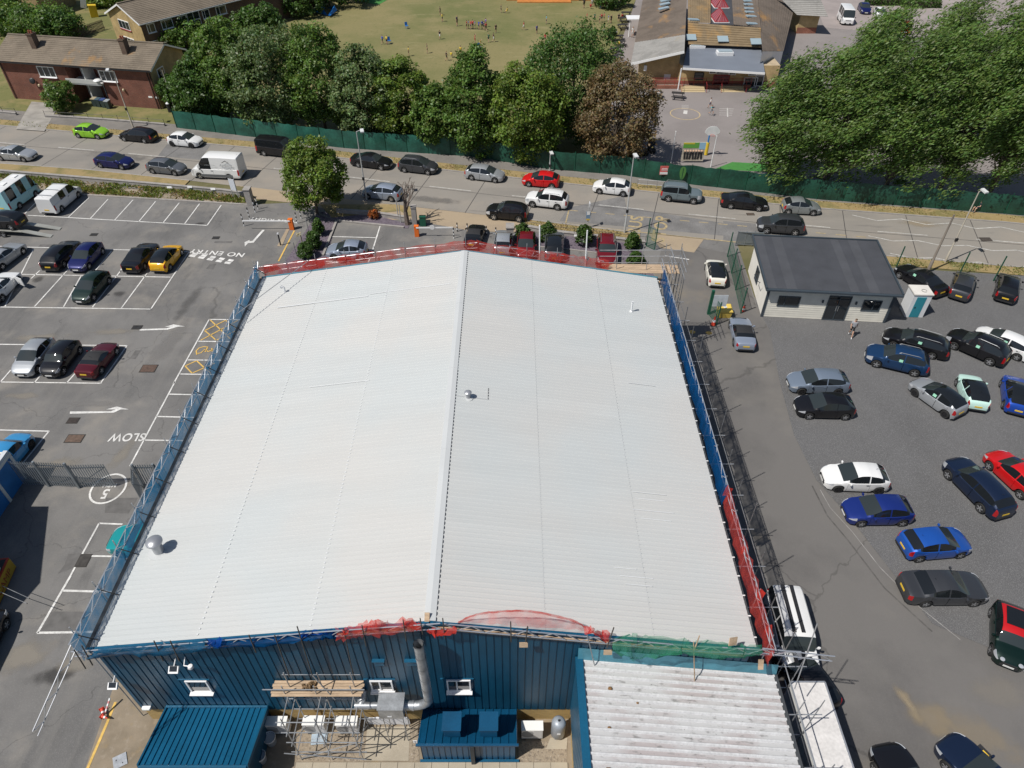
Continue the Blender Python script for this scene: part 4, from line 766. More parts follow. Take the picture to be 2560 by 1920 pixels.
for (u, v, u2, v2) in ((1330-2212, 560, 1410-2212, 735), (1470-2212, 560, 1550-2212, 735), (705-2212, 600, 800-2212, 770), (2150-2212, 510, 2212-2212, 660), (640-2212, 640, 740-2212, 800), (915, 425, 950, 605), (1270, 380, 1298, 560), (1418, 365, 1440, 500), (1613, 365, 1632, 540), (2200, 395, 2205, 570), (2212+135, 435, 2212+118, 570), (2212+880, 445, 2212+820, 620)): up(u, v, u2, v2)
for (u, v, u2, v2) in ((355, 435, 490, 870), (160, 510, 290, 870), (755, 450, 840, 860)): up(u, v, u2, v2)
pole(A(*cD(645, 490), 14.1), G(*cD(715, 780), anz(4.2)+.05), sf, 'prop'); pole(A(*cD(1570, 570), 14.1), G(*cD(1578, 905), anz(8)+.05), sf, 'prop', WOOD); pole(A(*cD(1620, 515), 14.2), A(*cD(1575, 640), 14.0), sf, 'prop', WOOD)
for u, v in ((100, 595), (828, 660)): p = A(*cD(u, v), YQ-.1); MB().box(p, (.35, .05, .24), 0, -.3).build('timber_block', WOOD, sf, True)
p = A(*cD(1910, 565), YQ); MB().box(p, (.4, .04, .35), .3, -.5, .3).build('timber_block', WOOD, sf, True); p = A(*cD(2150, 765), YQ-.3); MB().box(p, (.22, .04, .45), 0, -.6).build('timber_block', WOOD, sf, True); p = A(*cB(1478, 355), YQ+.4); MB().box(p, (.2, .35, .06), 0, .6).build('timber_block', WOOD, sf, True)
def fnet(ptop, pbot, mat, ytop=0., ybot=0., sag=.12, n=22, jit=.05, nm='netting'):
    def rs(P, n):
        P = smoothline([Vector((a, b, 0)) for a, b in P], 5); return [P[min(len(P)-1, round(i*(len(P)-1)/(n-1)))] for i in range(n)]
    T = [A(*cB(p.x, p.y), YQ+ytop) for p in rs(ptop, n)]; B = [A(*cB(p.x, p.y), YQ+ybot) for p in rs(pbot, n)]; return net(T, B, sf, mat, sag, 4, nm, jit)
fnet([(-430, 590), (-300, 545), (0, 530), (180, 520), (390, 500), (500, 475), (640, 470), (700, 510)], [(-420, 600), (-260, 600), (0, 610), (200, 590), (390, 560), (520, 545), (640, 540), (715, 520)], NBLUE, .1, -.05)
fnet([(-430, 545), (-360, 540), (-290, 535)], [(-420, 580), (-370, 610), (-300, 590)], NBLUES, .0, -.1, n=10)
fnet([(390, 495), (500, 475), (640, 470), (700, 515)], [(400, 505), (500, 490), (640, 490), (715, 530)], NBLUES, .1, .05, n=14) 
fnet([(-1450, 690), (-1300, 610), (-1000, 600), (-700, 590), (-430, 560)], [(-1450, 720), (-1300, 690), (-1000, 690), (-700, 680), (-430, 640)], NPALE, .0, -.05)
fnet([(680, 460), (800, 450), (920, 410), (1040, 370), (1150, 400), (1300, 370), (1420, 400)], [(700, 545), (820, 540), (930, 520), (1040, 510), (1160, 510), (1300, 480), (1430, 470)], NRED, .12, -.1, .08, 30, .045)
fnet([(910, 430), (1040, 380), (1120, 400)], [(930, 470), (1040, 430), (1130, 430)], NREDS, .2, .1, n=12, jit=.03); fnet([(1260, 370), (1320, 380), (1400, 420)], [(1280, 430), (1330, 440), (1400, 450)], NREDS, .15, .05, n=10, jit=.05); fnet([(740, 450), (800, 455)], [(750, 500), (790, 490)], NREDS, .0, -.1, n=6)
arch = [(1745, 400), (1850, 345), (1950, 320), (2130, 300), (2330, 297), (2550, 330), (2750, 385), (2850, 440)]
fnet(arch, [(1745, 405), (1850, 400), (1950, 410), (2130, 425), (2330, 440), (2550, 455), (2750, 465), (2870, 480)], netmat('red_net_thin', (.75, .12, .1), .34), .35, .0, .03, 34, .02)
fnet([(a, b-4) for a, b in arch], [(a, b+14) for a, b in arch], NREDS, .35, .34, .01, 34, .01, 'net_hem')
fnet([(2840, 430), (2900, 430), (2960, 480), (3050, 485)], [(2850, 490), (2920, 480), (2980, 520), (3040, 580)], NREDS, .1, -.1, n=12, jit=.06); fnet([(1500, 460), (1580, 460), (1740, 440)], [(1500, 490), (1580, 500), (1720, 480)], NREDS, .0, -.1, n=10)
fnet([(3080, 530), (3250, 505), (3400, 520), (3700, 545), (3950, 560), (4200, 590), (4370, 585)], [(3090, 650), (3250, 700), (3330, 710), (3600, 670), (3900, 695), (4200, 690), (4370, 620)], NGREEN, .2, -.45, .25, 34, .05)
# ---- birdcage tower in the rear yard
tw = thing('scaffold_tower', 'small scaffold tower with a boarded platform above the condenser units', 'scaffold', (-8.3, 13.3, 0))
ta, tb = G(*cB(400, 1590)), G(*cB(928, 1600)); tx = LIN(ta.x, tb.x, 3); ty = (ta.y, 14.05); ph_ = 4.35
pf = [G(*cB(x, y), ph_) for x, y in ((120, 1045), (915, 1030), (930, 900), (145, 905))]
for x in tx:
    for y in ty: pole((x, y, .04), (x, y, ph_+.3+(1.1 if y > 13.5 else 0)), tw)
for z in (1.0, 2.1, 3.2, ph_-.06):
    for y in ty: pole((tx[0]-.3, y, z), (tx[2]+.3, y, z), tw, 'ledger')
    for x in tx: pole((x, ty[0]-.2, z+.06), (x, ty[1]+.1, z+.06), tw, 'transom')
pole((tx[0], ty[0], .2), (tx[2], ty[0], 2.1), tw, 'diagonal_tube'); pole((tx[0]-.6, ty[0]-.1, 1.1), (tx[2]+.2, ty[0]-.1, .35), tw, 'diagonal_tube'); pole((tx[0], ty[0], 2.2), (tx[0], ty[1], .3), tw, 'diagonal_tube'); pole((tx[2], ty[0], 2.2), (tx[2], ty[1], .3), tw, 'diagonal_tube')
pole(A(*cB(490, 860), 14.0), G(*cB(685, 1070), ph_-.3), tw, 'diagonal_tube')
py0, py1 = pf[0].y, pf[3].y; bx0, bx1 = pf[0].x+.05, pf[1].x-.02; nbd = 5
for j in range(nbd):
    y = py0+(py1-py0)*(j+.5)/nbd; MB().bb((bx0-.05*(j % 2), y-(py1-py0)/nbd/2+.008, ph_), (bx1+.06*(j % 2), y+(py1-py0)/nbd/2-.008, ph_+.04)).build('scaffold_board', WOOD, tw, True)
for z in (ph_+.5,): pole((bx0-.3, py0+.1, z), (bx1+.2, py0+.1, z), tw, 'guard_rail'); pole((bx0+.4, py1+.05, z), (bx1-.1, py1+.05, z), tw, 'guard_rail')
for x in (bx0+.6, (bx0+bx1)/2, bx1-.4): pole((x, py0+.12, ph_-.8), (x, py0+.12, ph_+.8), tw)
p = G(*cB(465, 955), ph_+.1); t = thing('coupler_heap', 'heap of brown scaffold couplers lying on the tower platform', 'couplers', (p.x, p.y, ph_+.04)); RUST = M('rusty_coupler', (.16, .1, .05), .7, .3, var=.4, sc=9)
for i in range(34):
    a, r_ = random.uniform(0, 6.28), random.uniform(0, .36); MB().box((r_*math.cos(a), r_*math.sin(a)*.7, .04+random.uniform(0, .14)*(1-r_*2)), (.1, .06, .07), random.uniform(0, 3), random.uniform(0, 3)).build('coupler', RUST, t)
# ================================================================ OFFICE, FENCES, STREET FURNITURE
c4, c5 = cr(1280, 480), cr(1920, 480); ANTH = M('anthracite_trim', (.05, .065, .08), .45, var=.1); CREAM = M('cream_render', (.72, .69, .63), .8, var=.06, sc=.8); BOARD = M('cream_board', (.74, .71, .62), .6, var=.07, sc=1.5)
OF = thing('office_building', 'single-storey office with cream boarding and a dark flat roof', 'building', (20.85, 47.3, 0), R(-5.0)); OW, OD, OH = 10.05, 6.9, 3.05
MB().bb((.06, .06, 0), (OW-.06, OD, OH-.05)).build('wall', CREAM, OF)
MB().bb((-.02, -.02, 0), (.16, .14, OH)).build('corner_trim', ANTH, OF); MB().bb((OW-.16, -.02, 0), (OW+.02, .14, OH)).build('corner_trim', ANTH, OF)
nb = 13; bh = (OH-.25)/nb
holes = [(1.0, 2.75, 1.2, 2.2), (4.95, 6.75, .0, 2.45), (7.75, 9.2, 1.15, 2.2)]
for k in range(nb):
    z0, z1 = .06+k*bh, .06+(k+1)*bh; segs = [(.16, OW-.16)]
    for a, b, c, d in holes:
        if z1 > c and z0 < d: segs = [s for q in segs for s in ((q[0], min(q[1], a)), (max(q[0], b), q[1])) if s[1]-s[0] > .05]
    for a, b in segs:
        m = MB(); m.add([(a, .03, z0), (b, .03, z0), (b, .052, z1), (a, .052, z1), (a, .06, z0), (b, .06, z0)], [(0, 1, 2, 3), (4, 5, 1, 0)]); m.build('cladding_board', BOARD, OF)
for k in range(nb): MB().add([(.03, .16, .06+k*bh), (.03, OD, .06+k*bh), (.052, OD, .06+(k+1)*bh), (.052, .16, .06+(k+1)*bh)], [(3, 2, 1, 0)]).build('cladding_board', CREAM, OF); MB().add([(OW-.03, .16, .06+k*bh), (OW-.03, OD, .06+k*bh), (OW-.052, OD, .06+(k+1)*bh), (OW-.052, .16, .06+(k+1)*bh)], [(0, 1, 2, 3)]).build('cladding_board', BOARD, OF)
FELT = M('roof_felt', (.052, .055, .064), .85, var=.12, sc=.7, var2=.08, sc2=20, bump=.2); FELT2 = M('roof_felt_pale', (.064, .067, .076), .85, var=.12, sc=.7, var2=.08, sc2=20)
rz0, rz1 = OH+.1, OH+.5
rf = MB(); rf.add([(-.35, -.45, rz0-.22), (OW+.3, -.45, rz0-.22), (OW+.3, OD+.3, rz1-.22), (-.35, OD+.3, rz1-.22), (-.35, -.45, rz0-.02), (OW+.3, -.45, rz0-.02), (OW+.3, OD+.3, rz1-.02), (-.35, OD+.3, rz1-.02)], [(3, 2, 1, 0), (4, 5, 6, 7), (0, 1, 5, 4), (1, 2, 6, 5), (2, 3, 7, 6), (3, 0, 4, 7)]); rfo = rf.build('roof', ANTH, OF)
xs = [-.25, .5, 1.3, 2.1, 3.1, 4.2, 5.3, 6.3, 7.0, 7.8, 8.6, OW+.2]
for i, (a, b) in enumerate(zip(xs, xs[1:])): MB().add([(a, -.35, rz0+.0), (b-.006, -.35, rz0), (b-.006, OD+.2, rz1), (a, OD+.2, rz1)], [(0, 1, 2, 3)]).build('felt_strip', FELT2 if i in (0, 2, 7, 9) else FELT, rfo)
MB().beam((-.37, OD+.27, rz1+.03), (OW+.32, OD+.27, rz1+.03), .12, .16).build('roof_kerb', ANTH, rfo); MB().beam((OW+.27, -.45, rz0+.04), (OW+.27, OD+.2, rz1+.04), .12, .14).build('roof_kerb', ANTH, rfo); MB().beam((-.32, -.45, rz0+.04), (-.32, OD+.2, rz1+.04), .12, .14).build('roof_kerb', ANTH, rfo)
MB().beam((-.37, -.5, rz0-.1), (OW+.32, -.5, rz0-.1), .12, .14).build('gutter', ANTH, OF)
window(OF, 1.0, 2.75, 1.2, 2.2, .03, fm=ANTH, mull=(.32,), sill=False, world=False); window(OF, 7.75, 9.2, 1.15, 2.2, .03, fm=ANTH, mull=(.6,), sill=False, world=False)
MB().bb((1.62, .045, 1.3), (2.65, .049, 2.1)).build('blind', M('white_blind', (.6, .62, .63), .7), OF)
dr = window(OF, 4.95, 6.75, .05, 2.45, .02, fm=ANTH, mull=(.5,), sill=False, name='door', world=False); MB().bb((5.75, -.06, 1.0), (5.79, -.03, 1.5)).bb((5.92, -.06, 1.0), (5.96, -.03, 1.5)).build('handle', STEEL, dr); MB().bb((4.97, -.02, 2.1), (6.73, .0, 2.16)).build('transom_bar', ANTH, dr)
m = MB(); 
f = MB(); f.bb((-.03, 3.4, .9), (.05, 3.47, 2.2)).bb((-.03, 4.4, .9), (.05, 4.47, 2.2)).bb((-.03, 3.47, .9), (.05, 4.4, .97)).bb((-.03, 3.47, 2.13), (.05, 4.4, 2.2)); fo = f.build('window', ANTH, OF); MB().bb((.0, 3.47, .97), (.02, 4.4, 2.13)).build('pane', GLASS, fo)
for x in (4.55, 7.2): MB().bb((x-.06, -.08, 1.75), (x+.06, .03, 2.0)).build('wall_lamp', ANTH, OF)
MB().bb((OW+.02, .5, .5), (OW+.2, 1.2, 1.1)).build('meter_box', WHITE, OF)
for x, y in ((-.35, 1.5), (OW+.3, 3.5)):
    s = -1 if x < 0 else 1; MB().path([(x, y, 2.4), (x+s*.35, y, 2.6), (x+s*.35, y+.9, 2.6), (x, y+.9, 2.4)], .03).build('wall_bracket', ANTH, OF)
p = G(*c5(1180, 1082)); sh = thing('small_shed', 'small white shed with a teal door beside the office', 'shed', (p.x, p.y, 0), R(-3)); SW, SD, SH = 1.45, 1.3, 2.25
MB().bb((0, 0, 0), (SW, SD, SH)).build('wall', M('white_panel', (.7, .71, .72), .5, var=.05), sh); MB().bb((-.06, -.06, SH), (SW+.06, SD+.06, SH+.1)).build('roof', M('cream_roof_panel', (.66, .63, .58), .6, var=.1), sh)
dr = MB().bb((.3, -.03, .06), (1.05, .0, 2.05)).build('door', M('teal_door', (.03, .24, .3), .45), sh); MB().bb((.4, -.06, 1.0), (.5, -.03, 1.08)).build('handle', BLACK, dr); MB().path([(.9+.2*math.cos(a), .5+.2*math.sin(a), SH+.12) for a in np.linspace(0, 5.5, 12)], .015, 5).build('cable_coil', BLACK, sh)
# ---- green mesh fences
GRN = M('green_powder_coat', (.01, .085, .05), .5); MESH = M('green_weldmesh', (.02, .11, .06), .6, alpha=.38)
def meshfence(pts, h, label, panels=True, post_h=None, name='mesh_fence'):
    t = thing(name, label, 'fence', (pts[0].x, pts[0].y, 0))
    for i, p in enumerate(pts): MB().beam((p.x, p.y, 0), (p.x, p.y, post_h or h), .08, .08).build('post', GRN, t, True)
    for a, b in (zip(pts, pts[1:]) if panels else ()):
        n = max(1, int((b-a).length/2.6)); d = (b-a)/n
        for k in range(n):
            q0, q1 = a+d*k, a+d*(k+1); m = MB(); m.add([(q0.x, q0.y, .05), (q1.x, q1.y, .05), (q1.x, q1.y, h-.05), (q0.x, q0.y, h-.05)], [(0, 1, 2, 3)]); m.build('mesh_panel', MESH, t, True)
            m = MB()
            for z in (.08, h*.5, h-.06): m.tube((q0.x, q0.y, z), (q1.x, q1.y, z), .018, 5)
            m.build('rail', GRN, t, True)
    return t
fl = [G(*c4(*p)) for p in ((1860, 560), (1895, 705), (1930, 850), (1975, 1050))]; meshfence(fl, 2.0, 'green mesh fence between the lane and the office', post_h=2.6)
meshfence([G(*c4(1160, 470)), G(*c4(1230, 505))], 2.2, 'green mesh gate leaf at the lane entrance', post_h=3.0, name='mesh_gate')
gt = meshfence([G(*c4(1690, 1055)), G(*c4(1765, 1150))], 2.1, 'open green mesh gate leaf with a white notice beside the grit bin', post_h=2.3, name='mesh_gate')
q = G(*c4(1690, 1055)); MB().beam((q.x+.05, q.y, 0), (q.x+.05, q.y, 2.4), .22, .22).build('gate_post', GRN, gt, True)
q = A(*c4(1800, 940), G(*c4(1765, 1130)).y+.25); MB().box((q.x, q.y, q.z), (1.15, .03, 1.1)).build('notice_panel', M('notice_grey_white', (.55, .58, .6), .4, var=.12, sc=3), gt, True); MB().beam((q.x, q.y+.03, .1), (q.x, q.y+.03, q.z), .06, .06).build('notice_post', GRN, gt, True)
meshfence([G(2236, 678), G(2318, 680), G(2394, 693), G(2483, 703), G(2600, 712)], 1.2, 'line of tall green posts along the gravel lot boundary', False, post_h=2.6)
p = G(*c4(1830, 1085)); t = thing('grit_bin', 'yellow grit bin standing by the open green gate', 'grit bin', (p.x, p.y+.25, .03)); YB_ = M('grit_yellow', (.7, .5, .1), .55, var=.1)
m = MB(); m.add([(-.5, -.35, 0), (.5, -.35, 0), (.5, .35, 0), (-.5, .35, 0), (-.58, -.42, .65), (.58, -.42, .65), (.58, .42, .8), (-.58, .42, .8)], [(3, 2, 1, 0), (0, 1, 5, 4), (1, 2, 6, 5), (2, 3, 7, 6), (3, 0, 4, 7)]); m.build('bin_body', YB_, t); m = MB(); m.add([(-.62, -.46, .66), (.62, -.46, .66), (.62, .46, .82), (-.62, .46, .82), (-.5, -.35, .82), (.5, -.35, .82), (.5, .35, .95), (-.5, .35, .95)], [(3, 2, 1, 0), (4, 5, 6, 7), (0, 1, 5, 4), (1, 2, 6, 5), (2, 3, 7, 6), (3, 0, 4, 7)]); m.build('lid', YB_, t); MB().lathe([(.16, .89), (.14, .905), (.01, .907)], n=14).build('badge', GREYP, t)
cone(G(*c4(1738, 1150)), 'upright orange traffic cone at the foot of the open green gate', None, 1.25)
p = G(*c4(1995, 1035)); t = thing('fire_extinguisher', 'red and white fire extinguisher on the ground by the fence end', 'fire extinguisher', (p.x, p.y, .03)); MB().lathe([(.09, 0), (.1, .05), (.1, .45), (.05, .55), (.03, .6)], n=12).build('cylinder', CONE, t, smooth=40); MB().lathe([(.102, .2), (.102, .36)], n=12).build('label_band', WHITE, t); MB().box((.05, 0, .62), (.16, .03, .05)).build('handle', BLACK, t)
# ---- palisade fence and gates on the left
PAL = M('palisade_steel', (.28, .31, .33), .5, .5, var=.15)
def palisade(a, b, h, label, posts=(), name='palisade_fence', brace=False):
    t = thing(name, label, 'gate' if 'gate' in name else 'fence', (a.x, a.y, 0)); d = b-a; n = max(2, round(d.length/.155)); u = d.normalized(); me = None
    hd = math.atan2(d.y, d.x); m = MB(); m.add([(-.035, -.012, .08), (.035, -.012, .08), (.035, -.012, h-.1), (0, -.02, h), (-.035, -.012, h-.1), (-.035, .008, .08), (.035, .008, .08), (.035, .008, h-.1), (0, .01, h), (-.035, .008, h-.1)], [(0, 1, 2, 3, 4), (9, 8, 7, 6, 5), (0, 5, 6, 1), (1, 6, 7, 2), (2, 7, 8, 3), (3, 8, 9, 4), (4, 9, 5, 0)]); me = m.mesh('pale', PAL)
    for k in range(n+1): q = a+d*(k/n); link('pale', me, t, (q.x-a.x, q.y-a.y, 0), (0, 0, hd))
    for z in (.35, h-.35): MB().beam((a.x, a.y+.04, z), (b.x, b.y+.04, z), .04, .07).build('rail', PAL, t, True)
    for f in posts: q = a+d*f; MB().beam((q.x, q.y-.03, 0), (q.x, q.y-.03, h+.05), .13, .13).build('post', PAL, t, True)
    if brace: MB().beam((a.x, a.y+.05, .35), (b.x, b.y+.05, h-.35), .04, .05).build('brace', PAL, t, True)
p0, p1, p2, p3 = G(*c1(215, 870)), G(*c1(690, 895)), G(*c1(710, 895)), G(*c1(1000, 885))
palisade(p0, p1, 2.35, 'grey palisade fence running from the blue shed to the gate post', (0.45, 1.0)); palisade(p2, p3, 2.2, 'grey palisade gate leaf standing half open over the speed roundel', (), 'palisade_gate', True)
q0, q1, q2 = G(*c1(1255, 905)), G(*c1(1500, 900)), G(*c1(1240, 1035)); palisade(q0, q1, 2.35, 'short grey palisade fence running under the left scaffold', (0., .7)); palisade(q0+Vector((-.12, -.1, 0)), q2, 2.2, 'grey palisade gate leaf swung back toward the warehouse', (), 'palisade_gate', True)
# ---- white and blue shed at the left edge
BLP = M('blue_painted_brick', (.02, .16, .42), .7, var=.12, sc=1.5); WRN = M('white_render', (.55, .57, .6), .75, var=.06)
z4 = lambda x, y: (x/6.91, 1060+y/6.91)
lo = thing('boundary_shed', 'white and blue painted shed at the left edge of the yard', 'shed', (-32, 27.8, 0)); sx = -31.8
MB().bb((sx-6, 25.75, 0), (sx, 29.8, 2.2)).build('blue_wall', BLP, lo, True); MB().bb((sx-6, 25.75, 2.2), (sx+.04, 29.9, 2.42)).build('cream_band', CREAM, lo, True); MB().bb((sx-6, 25.9, 2.42), (sx-.25, 29.7, 2.5)).build('roof', M('mossy_felt', (.2, .17, .15), .9, var=.3, sc=2), lo, True); MB().bb((sx-.24, 25.8, 2.42), (sx+.02, 29.85, 2.62)).build('parapet', WRN, lo, True)
for y in (25.8, 27.9, 29.75): MB().bb((sx-.02, y-.1, 0), (sx+.06, y+.1, 2.2)).build('cream_pilaster', CREAM, lo, True)
ha = thing('gabled_hall', 'white gabled hall with blue plinth, mostly beyond the left edge', 'building', (-38, 19.3, 0)); GP = [(12.9, 4.7), (25.7, 4.7), (19.3, 8.2)]
MB().bb((-45, 12.9, 0), (-32.1, 25.7, 4.7)).build('wall', WRN, ha, True); MB().bb((-45, 12.8, 0), (-32.02, 25.74, .95)).build('blue_plinth', BLP, ha, True); m = MB(); m.add([(x, y, z) for x in (-45, -32.1) for y, z in GP], [(0, 1, 2), (5, 4, 3)]); m.build('gable_wall', WRN, ha, True)
for q in ((12.6, 4.5), (26.0, 4.5)): MB().slab([(-45.2, q[0], q[1]), (-31.75, q[0], q[1]), (-31.75, 19.3, 8.3), (-45.2, 19.3, 8.3)], .12).build('roof_slope', FELT2, ha, True, fix=True)
# ---- orange skip crate with poles at the lower left
c2_ = lambda x, y: (x/5.185, 1380+y/5.185)
p = G(*c2_(60, 640)); t = thing('builders_crate', 'red and yellow lettered crate with sacks at the lower left edge', 'crate', (p.x-1.2, p.y+.8, .02), R(8)); OR_ = M('crate_red', (.4, .04, .02), .6, var=.2); OY = M('crate_yellow', (.6, .34, .03), .6, var=.15)
MB().bb((-1.2, -1.3, 0), (.9, 1.3, .95)).build('crate_body', OR_, t); MB().bb((.9, -1.28, .08), (.93, 1.28, .88)).build('side_panel', OY, t); MB().bb((-1.1, -1.2, .951), (.8, 1.2, .97)).build('crate_floor', BLACK, t)
cu = bpy.data.curves.new('t', 'FONT'); cu.body = 'CAMP'; cu.size = .62; cu.align_x = 'CENTER'; o = bpy.data.objects.new('t', cu); C.objects.link(o); bpy.context.view_layer.update(); me = bpy.data.meshes.new_from_object(o.evaluated_get(bpy.context.evaluated_depsgraph_get())); bpy.data.objects.remove(o); me.materials.clear(); me.materials.append(OR_); link('lettering', me, t, (.94, 0, .25), (R(90), 0, R(90)))
t2 = thing('rubble_sack', 'pale blue-white rubble sack slumped in the lettered crate', 'sack', (p.x-.8, p.y+1.2, .99)); MB().lathe([(.2, 0), (.42, .12), (.45, .35), (.3, .55), (.1, .62)], n=12).build('sack', M('sack_blue_white', (.5, .56, .65), .6, var=.2, sc=4), t2, smooth=60)
for (a, b, lb) in (((-40, 500), (352, 668), 'pale pole sticking out of the crate, the one nearer the camera'), ((30, 440), (385, 603), 'pale pole sticking out of the crate, the one farther away')):
    q = thing('long_pole', lb, 'pole', G(*c2_(*a), .9)); MB().tube(G(*c2_(*a), 1.0), G(*c2_(*b), 1.6), .016).build('shaft', STEEL, q, True); MB().lathe([(.02, -.02), (.02, .05)], n=8).build('end_cap', BLACK, q).location = G(*c2_(*b), 1.6)-q.location
# ---- green screened fence along the school boundary
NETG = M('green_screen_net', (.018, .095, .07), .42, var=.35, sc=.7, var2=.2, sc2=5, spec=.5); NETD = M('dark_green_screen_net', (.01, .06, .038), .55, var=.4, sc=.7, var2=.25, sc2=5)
def bezel(pts):
    out = []
    for a, b in zip(pts, pts[1:]):
        n = max(1, round((b-a).length/2.7)); out += [a.lerp(b, k/n) for k in range(n)]
    return out+[pts[-1]]
fp = bezel([G(*p) for p in ((443, 321), (640, 345), (860, 372), (1180, 393), (1375, 425), (1560, 440), (1655, 455), (1860, 478), (2040, 500), (2300, 520), (2650, 548))])
gf = thing('screened_fence', 'long fence covered in dark green screening along the far pavement', 'fence', (fp[0].x, fp[0].y, 0))
for i, (a, b) in enumerate(zip(fp, fp[1:])):
    m = MB(); nx = 6; d = (b-a); nn = Vector((d.y, -d.x, 0)).normalized()
    for j in range(4):
        for k in range(nx+1):
            f = k/nx; bow = .16*math.sin(f*math.pi)*math.sin((j+.4)/3.6*math.pi); q = a+d*f+nn*(bow+random.uniform(-.015, .015)); m.v.append((q.x, q.y, .08+2.15*j/3+(random.uniform(-.09, .05) if j == 3 else 0)))
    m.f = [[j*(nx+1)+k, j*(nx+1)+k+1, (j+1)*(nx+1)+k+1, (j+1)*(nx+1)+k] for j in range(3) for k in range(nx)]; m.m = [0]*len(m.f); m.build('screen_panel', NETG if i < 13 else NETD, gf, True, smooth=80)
    MB().tube((a.x, a.y-.04, 0), (a.x, a.y-.04, 2.4), .035).build('post', GRN, gf, True)
p = A(*cr(1280, 0)(1318, 1472), G(1661, 455).y-.15); t = thing('fence_sign', 'red and white warning sign fixed to the green fence', 'sign', (p.x, p.y, p.z)); MB().box((0, 0, 0), (1.0, .03, 1.0)).build('panel', M('sign_pink_red', (.6, .13, .12), .5), t); MB().box((0, -.02, -.32), (.92, .012, .26)).box((0, -.02, .2), (.6, .012, .06)).box((0, -.02, .05), (.7, .012, .06)).build('white_text_area', WHITE, t)
p = A(*cr(1280, 0)(1473, 1492), G(1706, 462).y-.12); t = thing('leaf_emblem', 'pale green leaf emblem on the dark green fence', 'emblem', (p.x, p.y, p.z)); m = MB(); m.poly([(.42*math.sin(a)*(1 if abs(math.sin(a)) < 2 else 1)*(.8+.2*math.cos(a)), -.12, .75*math.cos(a)) for a in np.linspace(0, 2*math.pi, 20)[:-1]]); m.build('leaf_shape', M('leaf_pale_green', (.09, .24, .06), .6), t); MB().box((0, -.13, -.1), (.06, .01, 1.3)).build('leaf_rib', NETD, t)
# ---- lamp posts and poles
LP = M('lamp_post_grey', (.5, .51, .5), .5, .3, var=.08); LPD = M('lamp_post_concrete', (.42, .38, .31), .7, var=.1)
def lamp(base, top, label, arm=0., mat=LP, head=True, r=.075, name='street_lamp', box=True):
    b = G(*base); h = A(*top, b.y).z; t = thing(name, label, 'street lamp' if head else 'pole', (b.x, b.y, .05))
    MB().lathe([(r*1.3, 0), (r*1.3, 1.1), (r, 1.15), (r*.62, h)], n=10).build('column', mat, t, smooth=40)
    if head:
        MB().path([(0, 0, h-.05), (arm*.5, -.1, h+.12), (arm, -.2, h+.18)], .035).build('arm', mat, t); MB().box((arm+.12, -.3, h+.2), (.34, .62, .14), .25, .12).build('lantern', M('lantern_shell', (.62, .63, .62), .35), t); MB().box((arm+.12, -.3, h+.12), (.26, .5, .04), .25, .12).build('lens', GREYP, t)
    if box: MB().box((0, -.1, min(2.4, h*.35)), (.22, .16, .3)).build('control_box', BLACK, t)
lamp((917, 500), (911, 330), 'tall grey lamp post with bent arm beside the street tree', .5)
lamp((1561, 583), (1588, 392), 'tall grey lamp post standing in the verge by the bus bay', .0)
lamp((2362, 656), (2450, 480), 'tall cream lamp post beyond the gravel lot', .1, LPD)
lamp((334, 321), (272, 178), 'slim lamp post in front of the brick flats', -.5, LPD)
lamp((440, 283), (411, 176), 'plain pale pole at the gable end of the brick flats', 0, LPD, False, .06, 'plain_pole', False)
lamp((2318, 681), (2384, 538), 'weathered wooden pole behind the black saloon', 0, M('weathered_timber', (.2, .17, .14), .9, var=.2, sc=5, stretch=(1, 1, .2)), False, .11, 'wooden_pole', False)
lamp((1374, 430), (1374, 385), 'short post with a lamp in the shade beside the red hatchback', 0, LP, True, .06)
b = G(1468, 570); h = A(1472, 510, b.y).z; t = thing('bus_stop', 'bus stop flag and timetable on a pole by the verge', 'bus stop', (b.x, b.y, .05)); MB().tube((0, 0, 0), (0, 0, h), .045).build('pole', LP, t); MB().box((0, -.06, h*.52), (.4, .06, .8)).build('timetable_case', M('timetable_blue', (.18, .28, .4), .4), t); MB().box((0, -.095, h*.62), (.3, .012, .35)).build('timetable_sheet', WHITE, t); MB().box((0, -.095, h*.36), (.36, .012, .16)).build('yellow_strip', YB_, t); MB().box((.06, 0, h-.1), (.08, .5, .4)).build('flag', GREYP, t)
# entrance sign board
a, b = G(*z5(140, 318)), G(*z5(212, 328)); t = thing('entrance_sign', 'white sign board on two posts by the car park entrance', 'sign', ((a.x+b.x)/2, (a.y+b.y)/2, 0)); h = A(*z5(75, 30), a.y).z
for q in (a, b): MB().tube((q.x, q.y, 0), (q.x, q.y, h), .05).build('post', LP, t, True)
MB().beam((a.x, a.y-.08, h-.65), (b.x, b.y-.08, h-.65), .04, 1.25).build('panel', M('sign_white', (.6, .63, .67), .4), t, True)
